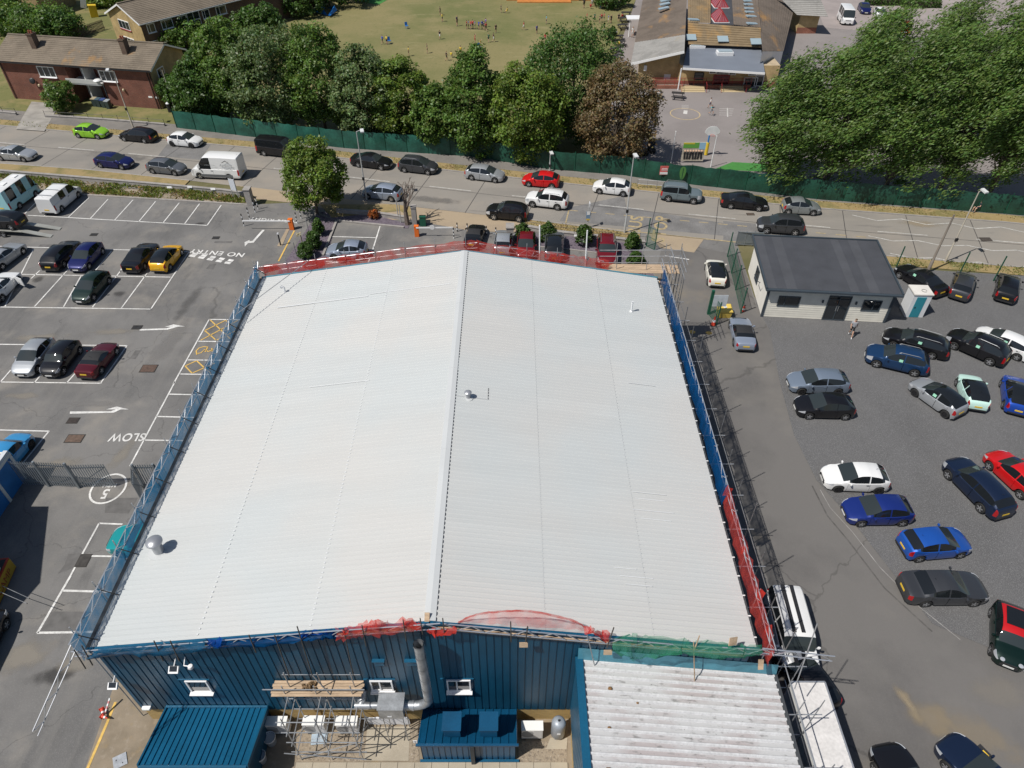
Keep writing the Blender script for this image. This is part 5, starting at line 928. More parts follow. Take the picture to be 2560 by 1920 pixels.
# ---- bollards, barriers and marker posts
def bollard(p, h, label, r=.055, n=6, group=None, name='bollard'):
    t = thing(name, label, 'bollard', (p.x, p.y, .02), 0, group)
    for k in range(n): MB().tube((0, 0, h*k/n), (0, 0, h*(k+1)/n), r, 8).build('band', BLACK if (n-1-k) % 2 == 0 else WHITE, t)
    return t
for i, (u, v, hh, lb) in enumerate(((358, 602, 1.3, 'black and white post under the barrier arm, left side'), (435, 506, 1.4, 'front black and white post in the cluster by the gate pillar'), (475, 462, 1.4, 'rear black and white post in the cluster by the gate pillar'), (1015, 657, 1.2, 'black and white post just behind the orange barrier box'), (1070, 590, 1.25, 'black and white post farther behind the orange barrier box'), (280, 695, 1.35, 'black and white rest post at the tip of the left barrier arm'))):
    bollard(G(*z5(u, v)), hh, lb)
for i, (u, v) in enumerate(((1740, 342), (1827, 348), (1908, 358), (1992, 372), (2073, 383))): bollard(G(*c3(u, v)), .95, ('leftmost', 'second from left', 'middle', 'second from right', 'rightmost')[i]+' of the five short bollards behind the right barrier', .06, 5, 'bollards behind the right barrier')
bollard(G(*c3(1710, 402)), 1.15, 'black and white rest post at the tip of the right barrier arm')
ORG = M('barrier_orange', (.75, .16, .02), .5)
def barrier(base, tip, label, disc=False):
    b = G(*base); t = thing('car_park_barrier', label, 'barrier', (b.x, b.y, .02)); MB().box((0, 0, .55), (.42, .36, 1.1)).build('drive_cabinet', ORG, t); MB().box((0, 0, 1.12), (.44, .38, .05)).build('cabinet_lid', ORG, t); q = A(*tip, b.y); MB().beam((0, -.2, 1.0), (q.x-b.x, -.15, 1.02), .06, .12).build('arm', WHITE, t)
    if disc: MB().tube((1.55*(1 if q.x > b.x else -1), -.24, 1.08), (1.55*(1 if q.x > b.x else -1), -.22, 1.08), .25, 16).build('disc', WHITE, t)
barrier(z5(945, 738), z5(245, 545), 'orange barrier cabinet with white arm at the car park exit'); barrier(c3(1393, 382), c3(1705, 325), 'orange barrier cabinet with white arm and disc in the front yard', True)
def post(px_, h, label, mat, r=.06, cap=None, name='marker_post'):
    b = G(*px_); t = thing(name, label, 'post', (b.x, b.y, .02)); MB().tube((0, 0, 0), (0, 0, h), r, 8).build('shaft', mat, t)
    if cap: MB().box((0, 0, h), (.16, .16, .14)).build('head', cap, t)
    return t
post(z5(785, 960), 1.25, 'slim black intercom post on the island strip', BLACK, .07, GREYP); flat('island_strip', px([z5(735, 972), z5(800, 978), z5(905, 735), z5(865, 735)]), .034, BUFF)
t = post(z5(1093, 980), 1.3, 'timber post carrying a yellow bird cut-out beside the exit lane', M('post_timber', (.3, .27, .2), .85), .07); b = t.location; MB().box((-.15, 0, 1.35), (.5, .04, .12), 0, 0, .5).box((-.05, 0, 1.45), (.4, .04, .1), 0, 0, -.6).box((-.3, 0, 1.2), (.2, .05, .2), .3).build('bird_shape', M('bird_cream', (.7, .6, .35), .6), t)
post(z5(1175, 795), 1.6, 'thin grey post on the kerb by the shrubs, upper one', STEEL, .04); post(z5(1000, 1100), 1.4, 'thin grey post on the kerb by the shrubs, lower one', STEEL, .04); post(c3(1230, 235), 2.2, 'bare pole left of the leafless tree', LP, .05); post(c3(1253, 268), 2.2, 'bare pole right beside the leafless tree trunk', LP, .05)
t = post(c3(1340, 270), .5, 'bent white pipe at the base of the leafless tree', WHITE, .05)
# gate pillars, low walls and railings
STN = M('pillar_render', (.33, .31, .29), .85, var=.15, sc=2)
def pillar(p, h, label, wd=.5):
    t = thing('gate_pillar', label, 'pillar', (p.x, p.y, 0)); MB().box((0, 0, h/2), (wd, wd*1.3, h)).build('shaft', STN, t); MB().box((0, 0, h+.05), (wd+.1, wd*1.3+.1, .1)).build('cap', KERB, t)
pillar(G(*z5(375, 392)), 1.75, 'grey gate pillar beside the black and white post cluster', .6); pillar(G(*c3(1375, 285)), 2.0, 'pale gate pillar right of the leafless tree', .45); pillar(G(*c3(2195, 415)), 1.5, 'broad grey gate pillar at the end of the railing', .7)
t = thing('utility_cabinet', 'dark green utility cabinet next to the pale gate pillar', 'cabinet', G(*c3(1445, 290))); MB().box((0, 0, .5), (.6, .4, 1.0)).build('case', GRN, t); MB().box((0, 0, 1.02), (.66, .46, .06)).build('lid', GRN, t)
def lowwall(pts, h, label, mat=STN, wd=.25, rail=False):
    t = thing('low_wall', label, 'wall', (pts[0].x, pts[0].y, 0)); m = MB(); k = MB()
    for a, b in zip(pts, pts[1:]): m.beam((a.x, a.y, h/2), (b.x, b.y, h/2), wd, h); k.beam((a.x, a.y, h+.03), (b.x, b.y, h+.03), wd+.08, .06)
    m.build('wall_body', mat, t, True); k.build('coping', KERB, t, True)
    if rail:
        tot = sum((b-a).length for a, b in zip(pts, pts[1:])); 
        for a, b in zip(pts, pts[1:]):
            n = max(1, round((b-a).length/2))
            for i in range(n+1): q = a.lerp(b, i/n); MB().tube((q.x, q.y, h), (q.x, q.y, h+.65), .025).build('post', BLACK, t, True)
            MB().tube((a.x, a.y, h+.5), (b.x, b.y, h+.5), .02).build('rail', BLACK, t, True)
    return t
lowwall([G(*p) for p in ((-250, 408), (0, 437), (180, 452), (385, 470), (560, 486), (632, 496))], .55, 'low grey wall along the weedy bank beside the road'); lowwall([G(*c4(*p)) for p in ((130, 320), (370, 365), (700, 400), (1150, 455))], .35, 'low wall with brown railing behind the shrub bed', wd=.3, rail=True)
lowwall([G(*cr(0, 0)(*p)) for p in ((-300, 955), (150, 1000))], .35, 'low kerb wall left of the flats driveway', rail=True); lowwall([G(*cr(0, 0)(*p)) for p in ((400, 1020), (900, 1050), (1430, 1095))], .35, 'low kerb wall with thin railings in front of the flats', rail=True); lowwall([G(*c3(*p)) for p in ((700, 180), (1030, 205), (1290, 245))], .4, 'low stone wall in the shade under the street tree')
for i, (u, v) in enumerate(((110, 410), (320, 415), (555, 425), (1655, 12-10), (1480, 5), (1855, 20))):
    q = G(*(c4(u, v) if i < 3 else c0(u, v))); t = thing('reserved_sign', ('small white reserved sign in front of the first shrub', 'small white reserved sign in front of the second shrub', 'small white reserved sign in front of the third shrub', 'middle of three small white signs in the weeds', 'left of three small white signs in the weeds', 'right of three small white signs in the weeds')[i], 'sign', (q.x, q.y, .03)); MB().tube((0, 0, 0), (0, 0, .5), .02).build('stake', STEEL, t); MB().box((0, -.02, .6), (.5, .03, .2), 0, -.35).build('plate', WHITE, t)
p = G(*c4(2030, 470)); t = thing('mesh_cage', 'grey barred gate panel by the road beside the office', 'gate', (p.x, p.y, 0)); MB().beam((-1.1, .1, 1.5), (1.3, -.1, 1.5), .05, .06).beam((-1.1, .1, .2), (1.3, -.1, .2), .05, .06).build('frame', PAL, t)
for i in range(4): x = -1.1+i*.8; MB().beam((x, .1, 0), (x, .1, 1.6), .06, .06).build('upright', PAL, t)
for i in range(3): MB().box((-.7+i*.8, .1, .85), (.7, .03, 1.2)).build('infill_panel', M('cage_infill', (.2, .23, .24), .5, alpha=.7), t)
# ================================================================ FLATS, SCHOOL AND OTHER BUILDINGS
cT, cS = cr(0, 0), cr(1280, 0)
def onwall(O, hd, u, v):
    d = Vector((math.cos(hd), math.sin(hd))); n = Vector((-d.y, d.x)); a = (u-1280)/FPX; b = (v-960)/FPX
    r = Vector((a, _c-b*_s, -(_s+b*_c))); t = (n.x*O[0]+n.y*O[1])/(n.x*r.x+n.y*r.y); q = r*t
    return (q.x-O[0])*d.x+(q.y-O[1])*d.y, CAM_H+q.z
def tilemat(name, base, orange, amt, dark=(.6, .6, .6)):
    return patchy(name, base, [(tuple(c*.68 for c in base), .35, .45, .62, .7, None), (orange, .28, .62-amt, .72-amt*.6, .75, (1, .5, 1)), (tuple(c*1.35 for c in base), 2.5, .55, .7, .5, None), (tuple(c*.45 for c in base), 7, .6, .7, .6, None)], bump=.5, bsc=12)
TILE = tilemat('concrete_tile', (.2, .165, .125), (.42, .22, .06), .02); TILE2 = tilemat('school_tile', (.155, .125, .1), (.36, .2, .07), .04); TILE3 = tilemat('lichen_tile', (.23, .17, .1), (.42, .24, .08), .12); TILEG = tilemat('pale_grey_tile', (.3, .29, .27), (.33, .27, .17), .0)
def courses(pts, n, parent, mat, name='roof_slope', step=.035, world=True):
    """sloping roof face with eave a->b and ridge d->c, laid in n overlapping tile courses"""
    a, b, c, d = [Vector(p) for p in pts]; nn = (b-a).cross(d-a).normalized(); nn = nn if nn.z > 0 else -nn; m = MB()
    for k in range(n):
        f0, f1 = k/n, (k+1)/n; p0, p1, p2, p3 = a.lerp(d, f0)+nn*step, b.lerp(c, f0)+nn*step, b.lerp(c, f1)+nn*.004, a.lerp(d, f1)+nn*.004
        m.add([p0, p1, p2, p3, p0-nn*step, p1-nn*step], [(0, 1, 2, 3), (4, 5, 1, 0)])
    return m.build(name, mat, parent, world, fix=False)
def upvc_window(t, lx0, lx1, z0, z1, y=0., sx=1, mull=(.33, .67), red=True):
    w_ = window(t, lx0, lx1, z0, z1, y, .09, True, mull, world=False)
    if red: MB().bb((lx0-.06, y-.1, z0-.16), (lx1+.06, y-.0, z0-.055)).build('red_sill_band', M('red_sill', (.3, .03, .04), .6), w_)
    return w_
# ---- flats 1 (long red brick block)
O1 = (-67.28, 96.28); h1_ = R(-10.1); LN, DP, EV, RG = 21.7, 7.9, 5.15, 7.0
F1 = thing('brick_flats', 'two-storey red brick flats with brown tiled roof and two chimneys', 'building', (*O1, 0), h1_)
MB().bb((0, .0, 0), (9.6, DP, EV)).build('wall', RBRICK, F1); MB().bb((14.4, .0, 0), (LN, DP, EV)).build('wall', RBRICK, F1); MB().bb((9.6, 2.0, 0), (14.4, DP, EV)).build('recess_wall', RBRICK, F1)
g = MB(); g.add([(LN+.02, 0, 0), (LN+.02, DP, 0), (LN+.02, DP, EV), (LN+.02, DP/2, RG-.1), (LN+.02, 0, EV), (LN-.2, 0, 0), (LN-.2, DP, 0), (LN-.2, DP, EV), (LN-.2, DP/2, RG-.1), (LN-.2, 0, EV)], [(0, 1, 2, 3, 4), (9, 8, 7, 6, 5), (0, 4, 9, 5), (1, 6, 7, 2), (2, 7, 8, 3), (3, 8, 9, 4)]); g.build('gable_wall', TBRICK, F1)
g = MB(); g.add([(0, 0, EV-.02), (0, DP, EV-.02), (0, DP/2, RG-.1), (.2, 0, EV-.02), (.2, DP, EV-.02), (.2, DP/2, RG-.1)], [(0, 2, 1), (3, 4, 5), (0, 3, 5, 2), (2, 5, 4, 1)]); g.build('gable_wall', RBRICK, F1)
rf = MB().beam((-.4, DP/2, RG+.06), (LN+.4, DP/2, RG+.06), .3, .12).build('roof', TILE, F1)
courses([(-.45, -.45, EV-.08), (LN+.45, -.45, EV-.08), (LN+.45, DP/2, RG), (-.45, DP/2, RG)], 14, rf, TILE, world=False); courses([(LN+.45, DP+.45, EV-.08), (-.45, DP+.45, EV-.08), (-.45, DP/2, RG), (LN+.45, DP/2, RG)], 14, rf, TILE, world=False)
for y0, z0, y1, z1 in ((-.45, EV-.2, DP/2, RG-.1), (DP+.45, EV-.2, DP/2, RG-.1)):
    for x in (-.42, LN+.42): MB().beam((x, y0, z0), (x, y1, z1), .06, .2).build('bargeboard', UPVC, F1)
MB().beam((-.45, -.5, EV-.2), (LN+.45, -.5, EV-.2), .12, .12).build('gutter', BLACK, F1); MB().bb((-.4, -.42, EV-.26), (LN+.4, .0, EV-.2)).build('soffit', UPVC, F1)
CHB = brickmat('chimney_brick', (.14, .09, .06), (.11, .07, .05), (.12, .1, .08))
for u, v in ((285, 330), (1075, 390)):
    lx, _ = onwall((O1[0]-math.sin(h1_)*2.0, O1[1]+math.cos(h1_)*2.0), h1_, *cT(u, v+40)); ch = MB().bb((lx-.35, 1.8, 5.4), (lx+.35, 2.7, 7.9)).build('chimney', CHB, rf); MB().bb((lx-.42, 1.73, 7.75), (lx+.42, 2.77, 7.9)).build('chimney_cap', CHB, F1)
    for q in (-.15, .18): MB().lathe([(.12, 7.9), (.1, 8.2), (.12, 8.22)], (lx+q, 2.25, 0), 10).build('chimney_pot', M('terracotta_pot', (.3, .09, .05), .8), F1)
    MB().bb((lx-.45, 1.7, 5.7), (lx+.45, 2.0, 5.95)).build('lead_flashing', GREYP, F1)
for (a, b) in (((305, 568), (490, 655)), ((840, 605), (1015, 690)), ((370, 730), (490, 818)), ((895, 765), (1070, 858))):
    x0, z1 = onwall(O1, h1_, *cT(*a)); x1, z0 = onwall(O1, h1_, *cT(*b)); zt = min(z1, EV-.3) if a[1] < 700 else 2.3; upvc_window(F1, x0+.1, x1, zt-1.35, zt, -.02)
BA = MB(); BA.bb((9.5, -.5, 2.75), (14.4, 2.0, 2.9)); BA.build('balcony_floor', WHITE, F1); MB().bb((9.5, -.55, 2.9), (14.4, -.47, 3.45)).build('balcony_front', M('balcony_panel', (.5, .5, .48), .7), F1); MB().bb((11.9, 0, 0), (12.05, 2.0, EV-.3)).build('party_screen', M('white_wall', (.62, .62, .6), .7), F1)
for x in (10.1, 12.6):
    for z in (.1, 3.0): w_ = window(F1, x, x+.95, z, z+2.0, 1.97, .08, False, (), 'door', world=False)
MB().lathe([(.5, 0), (.35, .12), (.02, .16)], (0, 0, 0), 16).build('satellite_dish', WHITE, F1).location = (14.2, -.65, 3.5); F1.children[-1].rotation_euler = (R(75), 0, .4)
d2 = MB().lathe([(.38, 0), (.25, .1), (.02, .13)], (0, 0, 0), 14).build('satellite_dish', BLACK, F1); d2.location = (onwall(O1, h1_, *cT(300, 710))[0], -.3, 2.7); d2.rotation_euler = (R(75), 0, .3)
for x in (LN-.5, LN-.15, .3): MB().tube((x, -.08, 0), (x, -.08, EV-.2), .05).build('downpipe', BLACK, F1)
for u, v in ((345, 735), (1073, 775)): x, z = onwall(O1, h1_, *cT(u, v)); MB().lathe([(.14, 0), (.14, .2), (.05, .28)], (x, -.15, z-.1), 10).build('wall_lamp', M('lamp_cream', (.6, .5, .32), .5), F1)
for u, v in ((1300, 838), (1360, 843)): x, z = onwall(O1, h1_, *cT(u, v)); MB().box((min(x, LN-.3), -.02, z), (.55, .03, .22)).build('name_plate', WHITE, F1)
for z0 in (.75, 3.35):
    f = MB(); f.bb((LN, 1.3, z0), (LN+.08, 2.8, z0+1.3)); fo = f.build('window', UPVC, F1); MB().bb((LN+.075, 1.4, z0+.1), (LN+.09, 2.0, z0+1.2)).bb((LN+.075, 2.1, z0+.1), (LN+.09, 2.7, z0+1.2)).build('pane', GLASS, fo); MB().bb((LN, 1.2, z0-.14), (LN+.12, 2.9, z0-.003)).build('red_sill_band', MATS['red_sill'], fo)
# wheelie bins by the flats
for i, (u, v, colr) in enumerate(((835, 920, (.35, .3, .2)), (870, 925, (.06, .1, .13)), (910, 930, (.04, .07, .2)), (948, 940, (.07, .12, .14)))):
    q = G(*cT(u, v)); t = thing('wheelie_bin', ('brown-lidded', 'dark teal', 'blue-lidded', 'grey-lidded')[i]+' wheelie bin in the row against the brick flats', 'wheelie bin', (q.x, q.y, .06), h1_, 'wheelie bins at the flats'); m = MB(); m.add([(-.22, -.26, 0), (.22, -.26, 0), (.22, .26, 0), (-.22, .26, 0), (-.29, -.34, .95), (.29, -.34, .95), (.29, .34, 1.0), (-.29, .34, 1.0)], [(3, 2, 1, 0), (0, 1, 5, 4), (1, 2, 6, 5), (2, 3, 7, 6), (3, 0, 4, 7)]); m.build('bin_body', M('bin_dark', (.04, .06, .06), .5), t); m = MB(); m.box((0, 0, 1.02), (.62, .74, .07), 0, .08); m.build('lid', M('bin_lid_%d' % i, tuple(colr) if i != 3 else (.3, .33, .35), .5), t)
    for s in (-.2, .2): MB().tube((s-.03, .3, .1), (s+.03, .3, .1), .1, 10).build('wheel', BLACK, t)
q = G(*cT(1475, 970)); t = thing('litter_bin', 'black litter bin with pale top at the end of the flats', 'litter bin', (q.x, q.y, .06)); MB().lathe([(.28, 0), (.3, .95), (.33, 1.0), (.3, 1.1)], n=12).build('bin_body', BLACK, t); MB().lathe([(.3, 1.1), (.15, 1.25), (.02, 1.28)], n=12).build('hood', GREYP, t, smooth=40)
# ---- flats 2 (tan gable, dark brown facade)
P2 = G(*cT(1205, 195), 5.0); h2_ = R(52); F2 = thing('brick_flats', 'two-storey flats with tan brick gable and dark brick front', 'building', (P2.x, P2.y, 0), h2_); L2, D2 = 34, 8.9; BBR = brickmat('brown_brick', (.13, .075, .05), (.1, .06, .042), (.12, .1, .08))
MB().bb((.02, 0, 0), (L2, D2, 5)).build('wall', BBR, F2); g = MB(); g.add([(0, 0, 0), (0, D2, 0), (0, D2, 5), (0, D2/2, 6.75), (0, 0, 5)], [(4, 3, 2, 1, 0)]); g.build('gable_wall', TBRICK, F2)
rf = MB().beam((-.35, D2/2, 6.95), (L2, D2/2, 6.95), .3, .12).build('roof', TILE, F2); courses([(-.4, -.45, 4.9), (L2, -.45, 4.9), (L2, D2/2, 6.9), (-.4, D2/2, 6.9)], 14, rf, TILE, world=False); courses([(L2, D2+.45, 4.9), (-.4, D2+.45, 4.9), (-.4, D2/2, 6.9), (L2, D2/2, 6.9)], 14, rf, TILE, world=False)
for y0 in (-.45, D2+.45): MB().beam((-.38, y0, 4.8), (-.38, D2/2, 6.8), .06, .22).build('bargeboard', UPVC, F2)
MB().beam((-.4, -.5, 4.8), (L2, -.5, 4.8), .1, .12).build('gutter', UPVC, F2)
for (a, b) in (((1248, 180), (1320, 265)), ((1370, 140), (1460, 210)), ((1525, 100), (1588, 162)), ((1725, 45), (1785, 100)), ((1840, 0), (1920, 62)), ((1285, 330), (1360, 400)), ((1410, 280), (1500, 358)), ((1562, 240), (1622, 305)), ((1757, 178), (1817, 243)), ((1878, 140), (1945, 205))):
    x0, z1 = onwall(P2, h2_, *cT(*a)); x1, z0 = onwall(P2, h2_, *cT(*b)); up_ = z0 > 2.3 or a[1] < 190 and a[0] < 1700 or a[0] > 1700 and a[1] < 70; zt = 4.55 if up_ else 2.2; upvc_window(F2, x0, x0+(1.9 if b[0]-a[0] > 75 else 1.3), zt-1.25, zt, -.02, mull=(.35,), red=False)
x0, _ = onwall(P2, h2_, *cT(1625, 190)); st_ = MB().bb((x0, -.06, 2.4), (x0+2.2, .0, 4.75)).build('stair_window', UPVC, F2)
for i in range(2):
    for j in range(2): MB().bb((x0+.1+i*1.05, -.075, 2.5+j*1.12), (x0+1.05+i*1.05, -.055, 3.5+j*1.12)).build('pane', GLASS, st_)
MB().bb((x0+.2, -.9, 2.2), (x0+2.4, 0, 2.35)).build('porch_canopy', BBR, F2); MB().bb((x0+.4, -.05, 0), (x0+1.6, .0, 2.1)).build('door', BLACK, F2)
for zt in (4.5, 2.05):
    f = MB().bb((-.08, D2*.38, zt-1.25), (0, D2*.72, zt)).build('window', UPVC, F2); 
    for k in range(3): MB().bb((-.095, D2*.38+.1+k*.98, zt-1.15), (-.075, D2*.38+.98+k*.98, zt-.1)).build('pane', GLASS, f)
    MB().bb((-.12, D2*.37, zt-1.4), (0, D2*.73, zt-1.255)).build('red_sill_band', MATS['red_sill'], f)
# ---- house at the very top left
q = G(*cT(180, 110)); t = thing('far_house', 'tan brick house with a dark porch at the top left corner', 'building', (q.x-14, q.y+1, 0), R(-12)); MB().bb((0, 0, 0), (20, 9, 5)).build('wall', TBRICK, t); rf = MB().beam((0, 4.5, 7.1), (20, 4.5, 7.1), .3, .12).build('roof', TILE2, t); courses([(-.4, -.4, 4.9), (20.4, -.4, 4.9), (20.4, 4.5, 7.0), (-.4, 4.5, 7.0)], 12, rf, TILE2, world=False)
for x in (9, 12.5, 16): upvc_window(t, x, x+1.8, .9, 2.2, -.02, red=False)
pr_ = MB().bb((9.0, -1.6, 2.45), (15, .0, 2.6)).build('porch_roof', ANTH, t)
q = G(*cT(745, 95)); t = thing('yard_sign', 'white notice board standing near the yellow box', 'sign', (q.x, q.y, 0)); MB().box((0, 0, 1.3), (.9, .06, 1.6), .5, .0, .3).build('panel', WHITE, t); MB().tube((0, 0, 0), (0, 0, 1), .05).build('post', STEEL, t)
q = G(*cT(825, 148)); t = thing('yellow_skip_bin', 'tall bright yellow bin on the lawn beside the flats', 'bin', (q.x, q.y, .06), .5); MB().box((0, 0, .9), (1.2, 1.0, 1.8), 0, 0, .1).build('bin_body', M('skip_yellow', (.72, .48, .02), .5), t); MB().box((0.05, 0, 1.85), (1.3, 1.1, .1), 0, 0, .1).build('lid', M('skip_yellow', (.72, .48, .02)), t)
a, b = G(*cT(660, 345)), G(*cT(915, 255)); t = thing('paling_fence', 'brown wooden paling fence across the lawn behind the flats', 'fence', a); WF = M('fence_timber', (.12, .085, .055), .9, var=.2, sc=3)
me = MB().box((0, 0, .8), (.13, .025, 1.6)).mesh('paling', WF); d = b-a; n = int(d.length/.24)
for i in range(n): link('paling', me, t, d*(i/n), (0, 0, math.atan2(d.y, d.x)))
for z in (.4, 1.3): MB().beam(a+Vector((0, .04, z)), b+Vector((0, .04, z)), .05, .09).build('rail', WF, t, True)
# ---- school
SC = thing('school_building', 'low yellow brick school with big tiled roofs and red rooflights', 'building', (30, 110, 0))
def Q(x, y, h): return G(*cS(x, y), h)
def sp(nm, pts, mat, th=.15, n=0):
    if n: return courses(pts, n, SC, mat, nm, .05)
    return MB().slab(pts, th).build(nm, mat, SC, True, fix=True)
e = 3.0; rdg = 6.2
LWa, LWb = Q(1030, 545, e), Q(1490, 440, rdg-1.2); fx = LWa; ri = Q(1500, 430, 5.2)
k1 = [Q(1030, 545, 3.0), Q(1490, 440, 5.2), Q(1510, 0, 5.6), Q(1130, 0, 3.3)]
def lerp4(P, s0, s1): return [P[0].lerp(P[3], s0), P[1].lerp(P[2], s0), P[1].lerp(P[2], s1), P[0].lerp(P[3], s1)]
def slope(nm, P, f0, f1, mat, n):   # courses run across, ridge on the right
    a, b, c, d = lerp4(P, f0, f1); courses([d, a, b, c], n, SC, mat, nm, .06)
tail = [k1[3]+(k1[3]-k1[0])*.5, k1[2]+(k1[2]-k1[1])*.5]
slope('left_roof_lower', k1, 0, .28, TILEG, 18); slope('left_roof', k1, .28, 1, TILE2, 18); courses([tail[0], k1[3], k1[2], tail[1]], 18, SC, TILE2, 'left_roof_rear', .06)
MB().beam(k1[0]-Vector((0, .05, .12)), k1[1]-Vector((0, .05, .12)), .1, .3).build('bargeboard', UPVC, SC, True)
mid_ = [Q(1520, 385, 3.9), Q(2150, 410, 3.9), Q(2150, 240, 5.4), Q(1520, 195, 5.4)]; courses(mid_, 9, SC, TILE3, 'middle_roof', .06)
rr = [Q(1520, 195, 5.4), Q(1715, 200, 5.0), Q(1715, -60, 5.0), Q(1520, -60, 5.4)]; courses([rr[1], rr[2], rr[3], rr[0]], 10, SC, TILE3, 'inner_roof', .06)
r2 = [Q(1915, 215, 5.0), Q(2150, 240, 5.4), Q(2120, -60, 5.6), Q(1895, -60, 5.0)]; courses([r2[0], r2[3], r2[2], r2[1]], 10, SC, TILE2, 'inner_roof', .06)
sp('flat_valley', [Q(1715, 205, 4.7), Q(1915, 215, 4.7), Q(1900, -80, 4.7), Q(1715, -80, 4.7)], FELT, .1)
courses([G(1958, 128, 3.1), G(2000, -40, 3.1), G(1888, -40, 5.6), G(1906, 128, 4.9)], 14, SC, TILE2, 'right_roof', .06); a, b = G(1906, 128, 4.85), G(1958, 128, 3.05); MB().add([a, b, (b.x, b.y, 0), (a.x, a.y, 0)], [(3, 2, 1, 0)]).build('right_gable', UPVC, SC, True)
fr = [Q(1475, 585, 3.1), Q(2185, 628, 3.1), Q(2150, 410, 3.55), Q(1520, 385, 3.55)]; GF = M('blue_grey_membrane', (.17, .19, .225), .6, var=.06, sc=.6); sp('entrance_roof', fr, GF, .14); MB().beam(fr[0]-Vector((0, .08, .1)), fr[1]-Vector((0, .08, .1)), .1, .26).build('fascia', UPVC, SC, True)
for (x, y) in ((1595, 412), (1835, 468)):
    q = Q(x, y, 3.4); sk = MB().box((q.x, q.y, q.z+.18), (2.2, 1.3, .45)).build('skylight_kerb', UPVC, SC, True); MB().box((q.x, q.y, q.z+.46), (1.9, 1.0, .16)).build('skylight_dome', M('dome_glass', (.35, .42, .45), .15), SC, True)
for (x, y) in ((1545, 325), (1822, 340), (2108, 362)):
    q = Q(x, y, 4.5); MB().box((q.x, q.y, q.z+.05), (1.5, 1.2, .12), 0, .38).build('roof_window', M('roof_window_glass', (.3, .38, .42), .12), SC, True)
for (x, y) in ((1310, 72), (1320, 35), (1325, 5), (2075, 205), (2070, 142), (2060, 105), (2055, 75), (2050, 40), (2045, 10), (1570, 170)):
    q = Q(x, y, 4.9 if x < 1500 else 5.4); MB().box((q.x, q.y, q.z+.02), (1.6, .8, .16), .2, 0, -.15 if x < 1500 else .1).build('roof_window', MATS['roof_window_glass'], SC, True)
RGL = M('red_rooflight_glass', (.3, .1, .12), .2); RED = M('red_frame', (.32, .03, .03), .5)
for y, s in ((190, 1.), (65, 1.), (-40, 1)):
    a, b = Q(1755, y, 4.8), Q(1878, y+10, 4.8); w_ = b.x-a.x; dp = 3.4; t = rb0 = SC; ht = 1.3; m = MB(); vs = [(a.x, a.y, 4.8), (b.x, a.y, 4.8), (b.x, a.y+dp, 4.8), (a.x, a.y+dp, 4.8), ((a.x+b.x)/2, a.y+dp*.22, 4.8+ht), ((a.x+b.x)/2, a.y+dp*.78, 4.8+ht)]
    m.add(vs, [(0, 1, 4), (1, 2, 5, 4), (2, 3, 5), (3, 0, 4, 5)]); ro = m.build('rooflight', RGL, SC, True); fm = MB()
    for i, j in ((0, 1), (1, 2), (2, 3), (3, 0), (0, 4), (1, 4), (2, 5), (3, 5), (4, 5)): fm.beam(vs[i], vs[j], .12, .12)
    for f in (.25, .5, .75):
        fm.beam(Vector(vs[0]).lerp(Vector(vs[1]), f), vs[4], .08, .08); fm.beam(Vector(vs[0]).lerp(Vector(vs[3]), f), Vector(vs[4]).lerp(Vector(vs[5]), f), .08, .08); fm.beam(Vector(vs[1]).lerp(Vector(vs[2]), f), Vector(vs[4]).lerp(Vector(vs[5]), f), .08, .08)
    fm.build('rooflight_frame', RED, ro, True); MB().bb((a.x-.15, a.y-.15, 4.6), (b.x+.15, a.y+dp+.15, 4.78)).build('rooflight_kerb', UPVC, SC, True)
# walls
gy = (G(*cS(1300, 690)).y+G(*cS(1600, 760)).y)/2+.2
wa, wb_ = Q(1085, 560, 2.9), Q(1490, 450, 5.0); yw = wa.y+.5; x0, x1 = wa.x+.3, Q(1470, 580, 3.1).x
zt = lambda x: 2.85+(5.1-2.85)*(x-k1[0].x)/(k1[1].x-k1[0].x)
m = MB(); m.add([(x0, yw, 0), (x1, yw, 0), (x1, yw, zt(x1)), (x0, yw, zt(x0)), (k1[3].x+.35, k1[3].y, 0), (k1[3].x+.35, k1[3].y, 3.1)], [(0, 1, 2, 3), (4, 0, 3, 5)]); SYB = brickmat('school_brick', (.55, .4, .19), (.48, .34, .15), (.45, .36, .24)); m.build('gable_wall', SYB, SC, True)
yf = fr[0].y+1.2; xe0, xe1 = x1, fr[1].x+3; MB().bb((xe0, yf, 0), (xe1, yf+6, 3.0)).build('front_wall', SYB, SC, True); MB().bb((xe0-.1, yf-.03, 0), (xe1, yf+.01, .95)).build('red_brick_base', brickmat('base_brick', (.3, .1, .06), (.25, .08, .05), (.3, .2, .15)), SC, True)
def swin(u0, v0, u1, v1, nm='window', fm=UPVC, gm=GLASS):
    p, q = A(*cS(u0, v0), yf-.02), A(*cS(u1, v1), yf-.02); return window(SC, p.x, q.x, max(q.z, .05), p.z, yf-.04, .1, False, (), nm, fm, gm)
swin(1580, 625, 1650, 692, fm=BLACK); swin(1708, 600, 1762, 635); swin(1878, 612, 1932, 648); swin(2045, 630, 2110, 655); d_ = swin(1745, 645, 1862, 770, 'door', RED, M('red_door_glass', (.12, .01, .02), .2)); swin(2010, 668, 2100, 790, 'door', UPVC); swin(2108, 650, 2160, 745); swin(1770, 605, 1870, 640, fm=GREYP)
MB().tube(Q(1465, 590, 3.0), (Q(1465, 590, 3.0).x, yf-1, 0), .09, 8).build('rainwater_pipe', UPVC, SC, True); q = A(*cS(1340, 665), yw-.02); MB().box((q.x, yw-.04, q.z), (.9, .04, .7)).build('notice', WHITE, SC, True); q = A(*cS(1150, 585), yw); MB().box((q.x, yw-.1, q.z), (.4, .3, .7)).build('alarm_box', UPVC, SC, True)
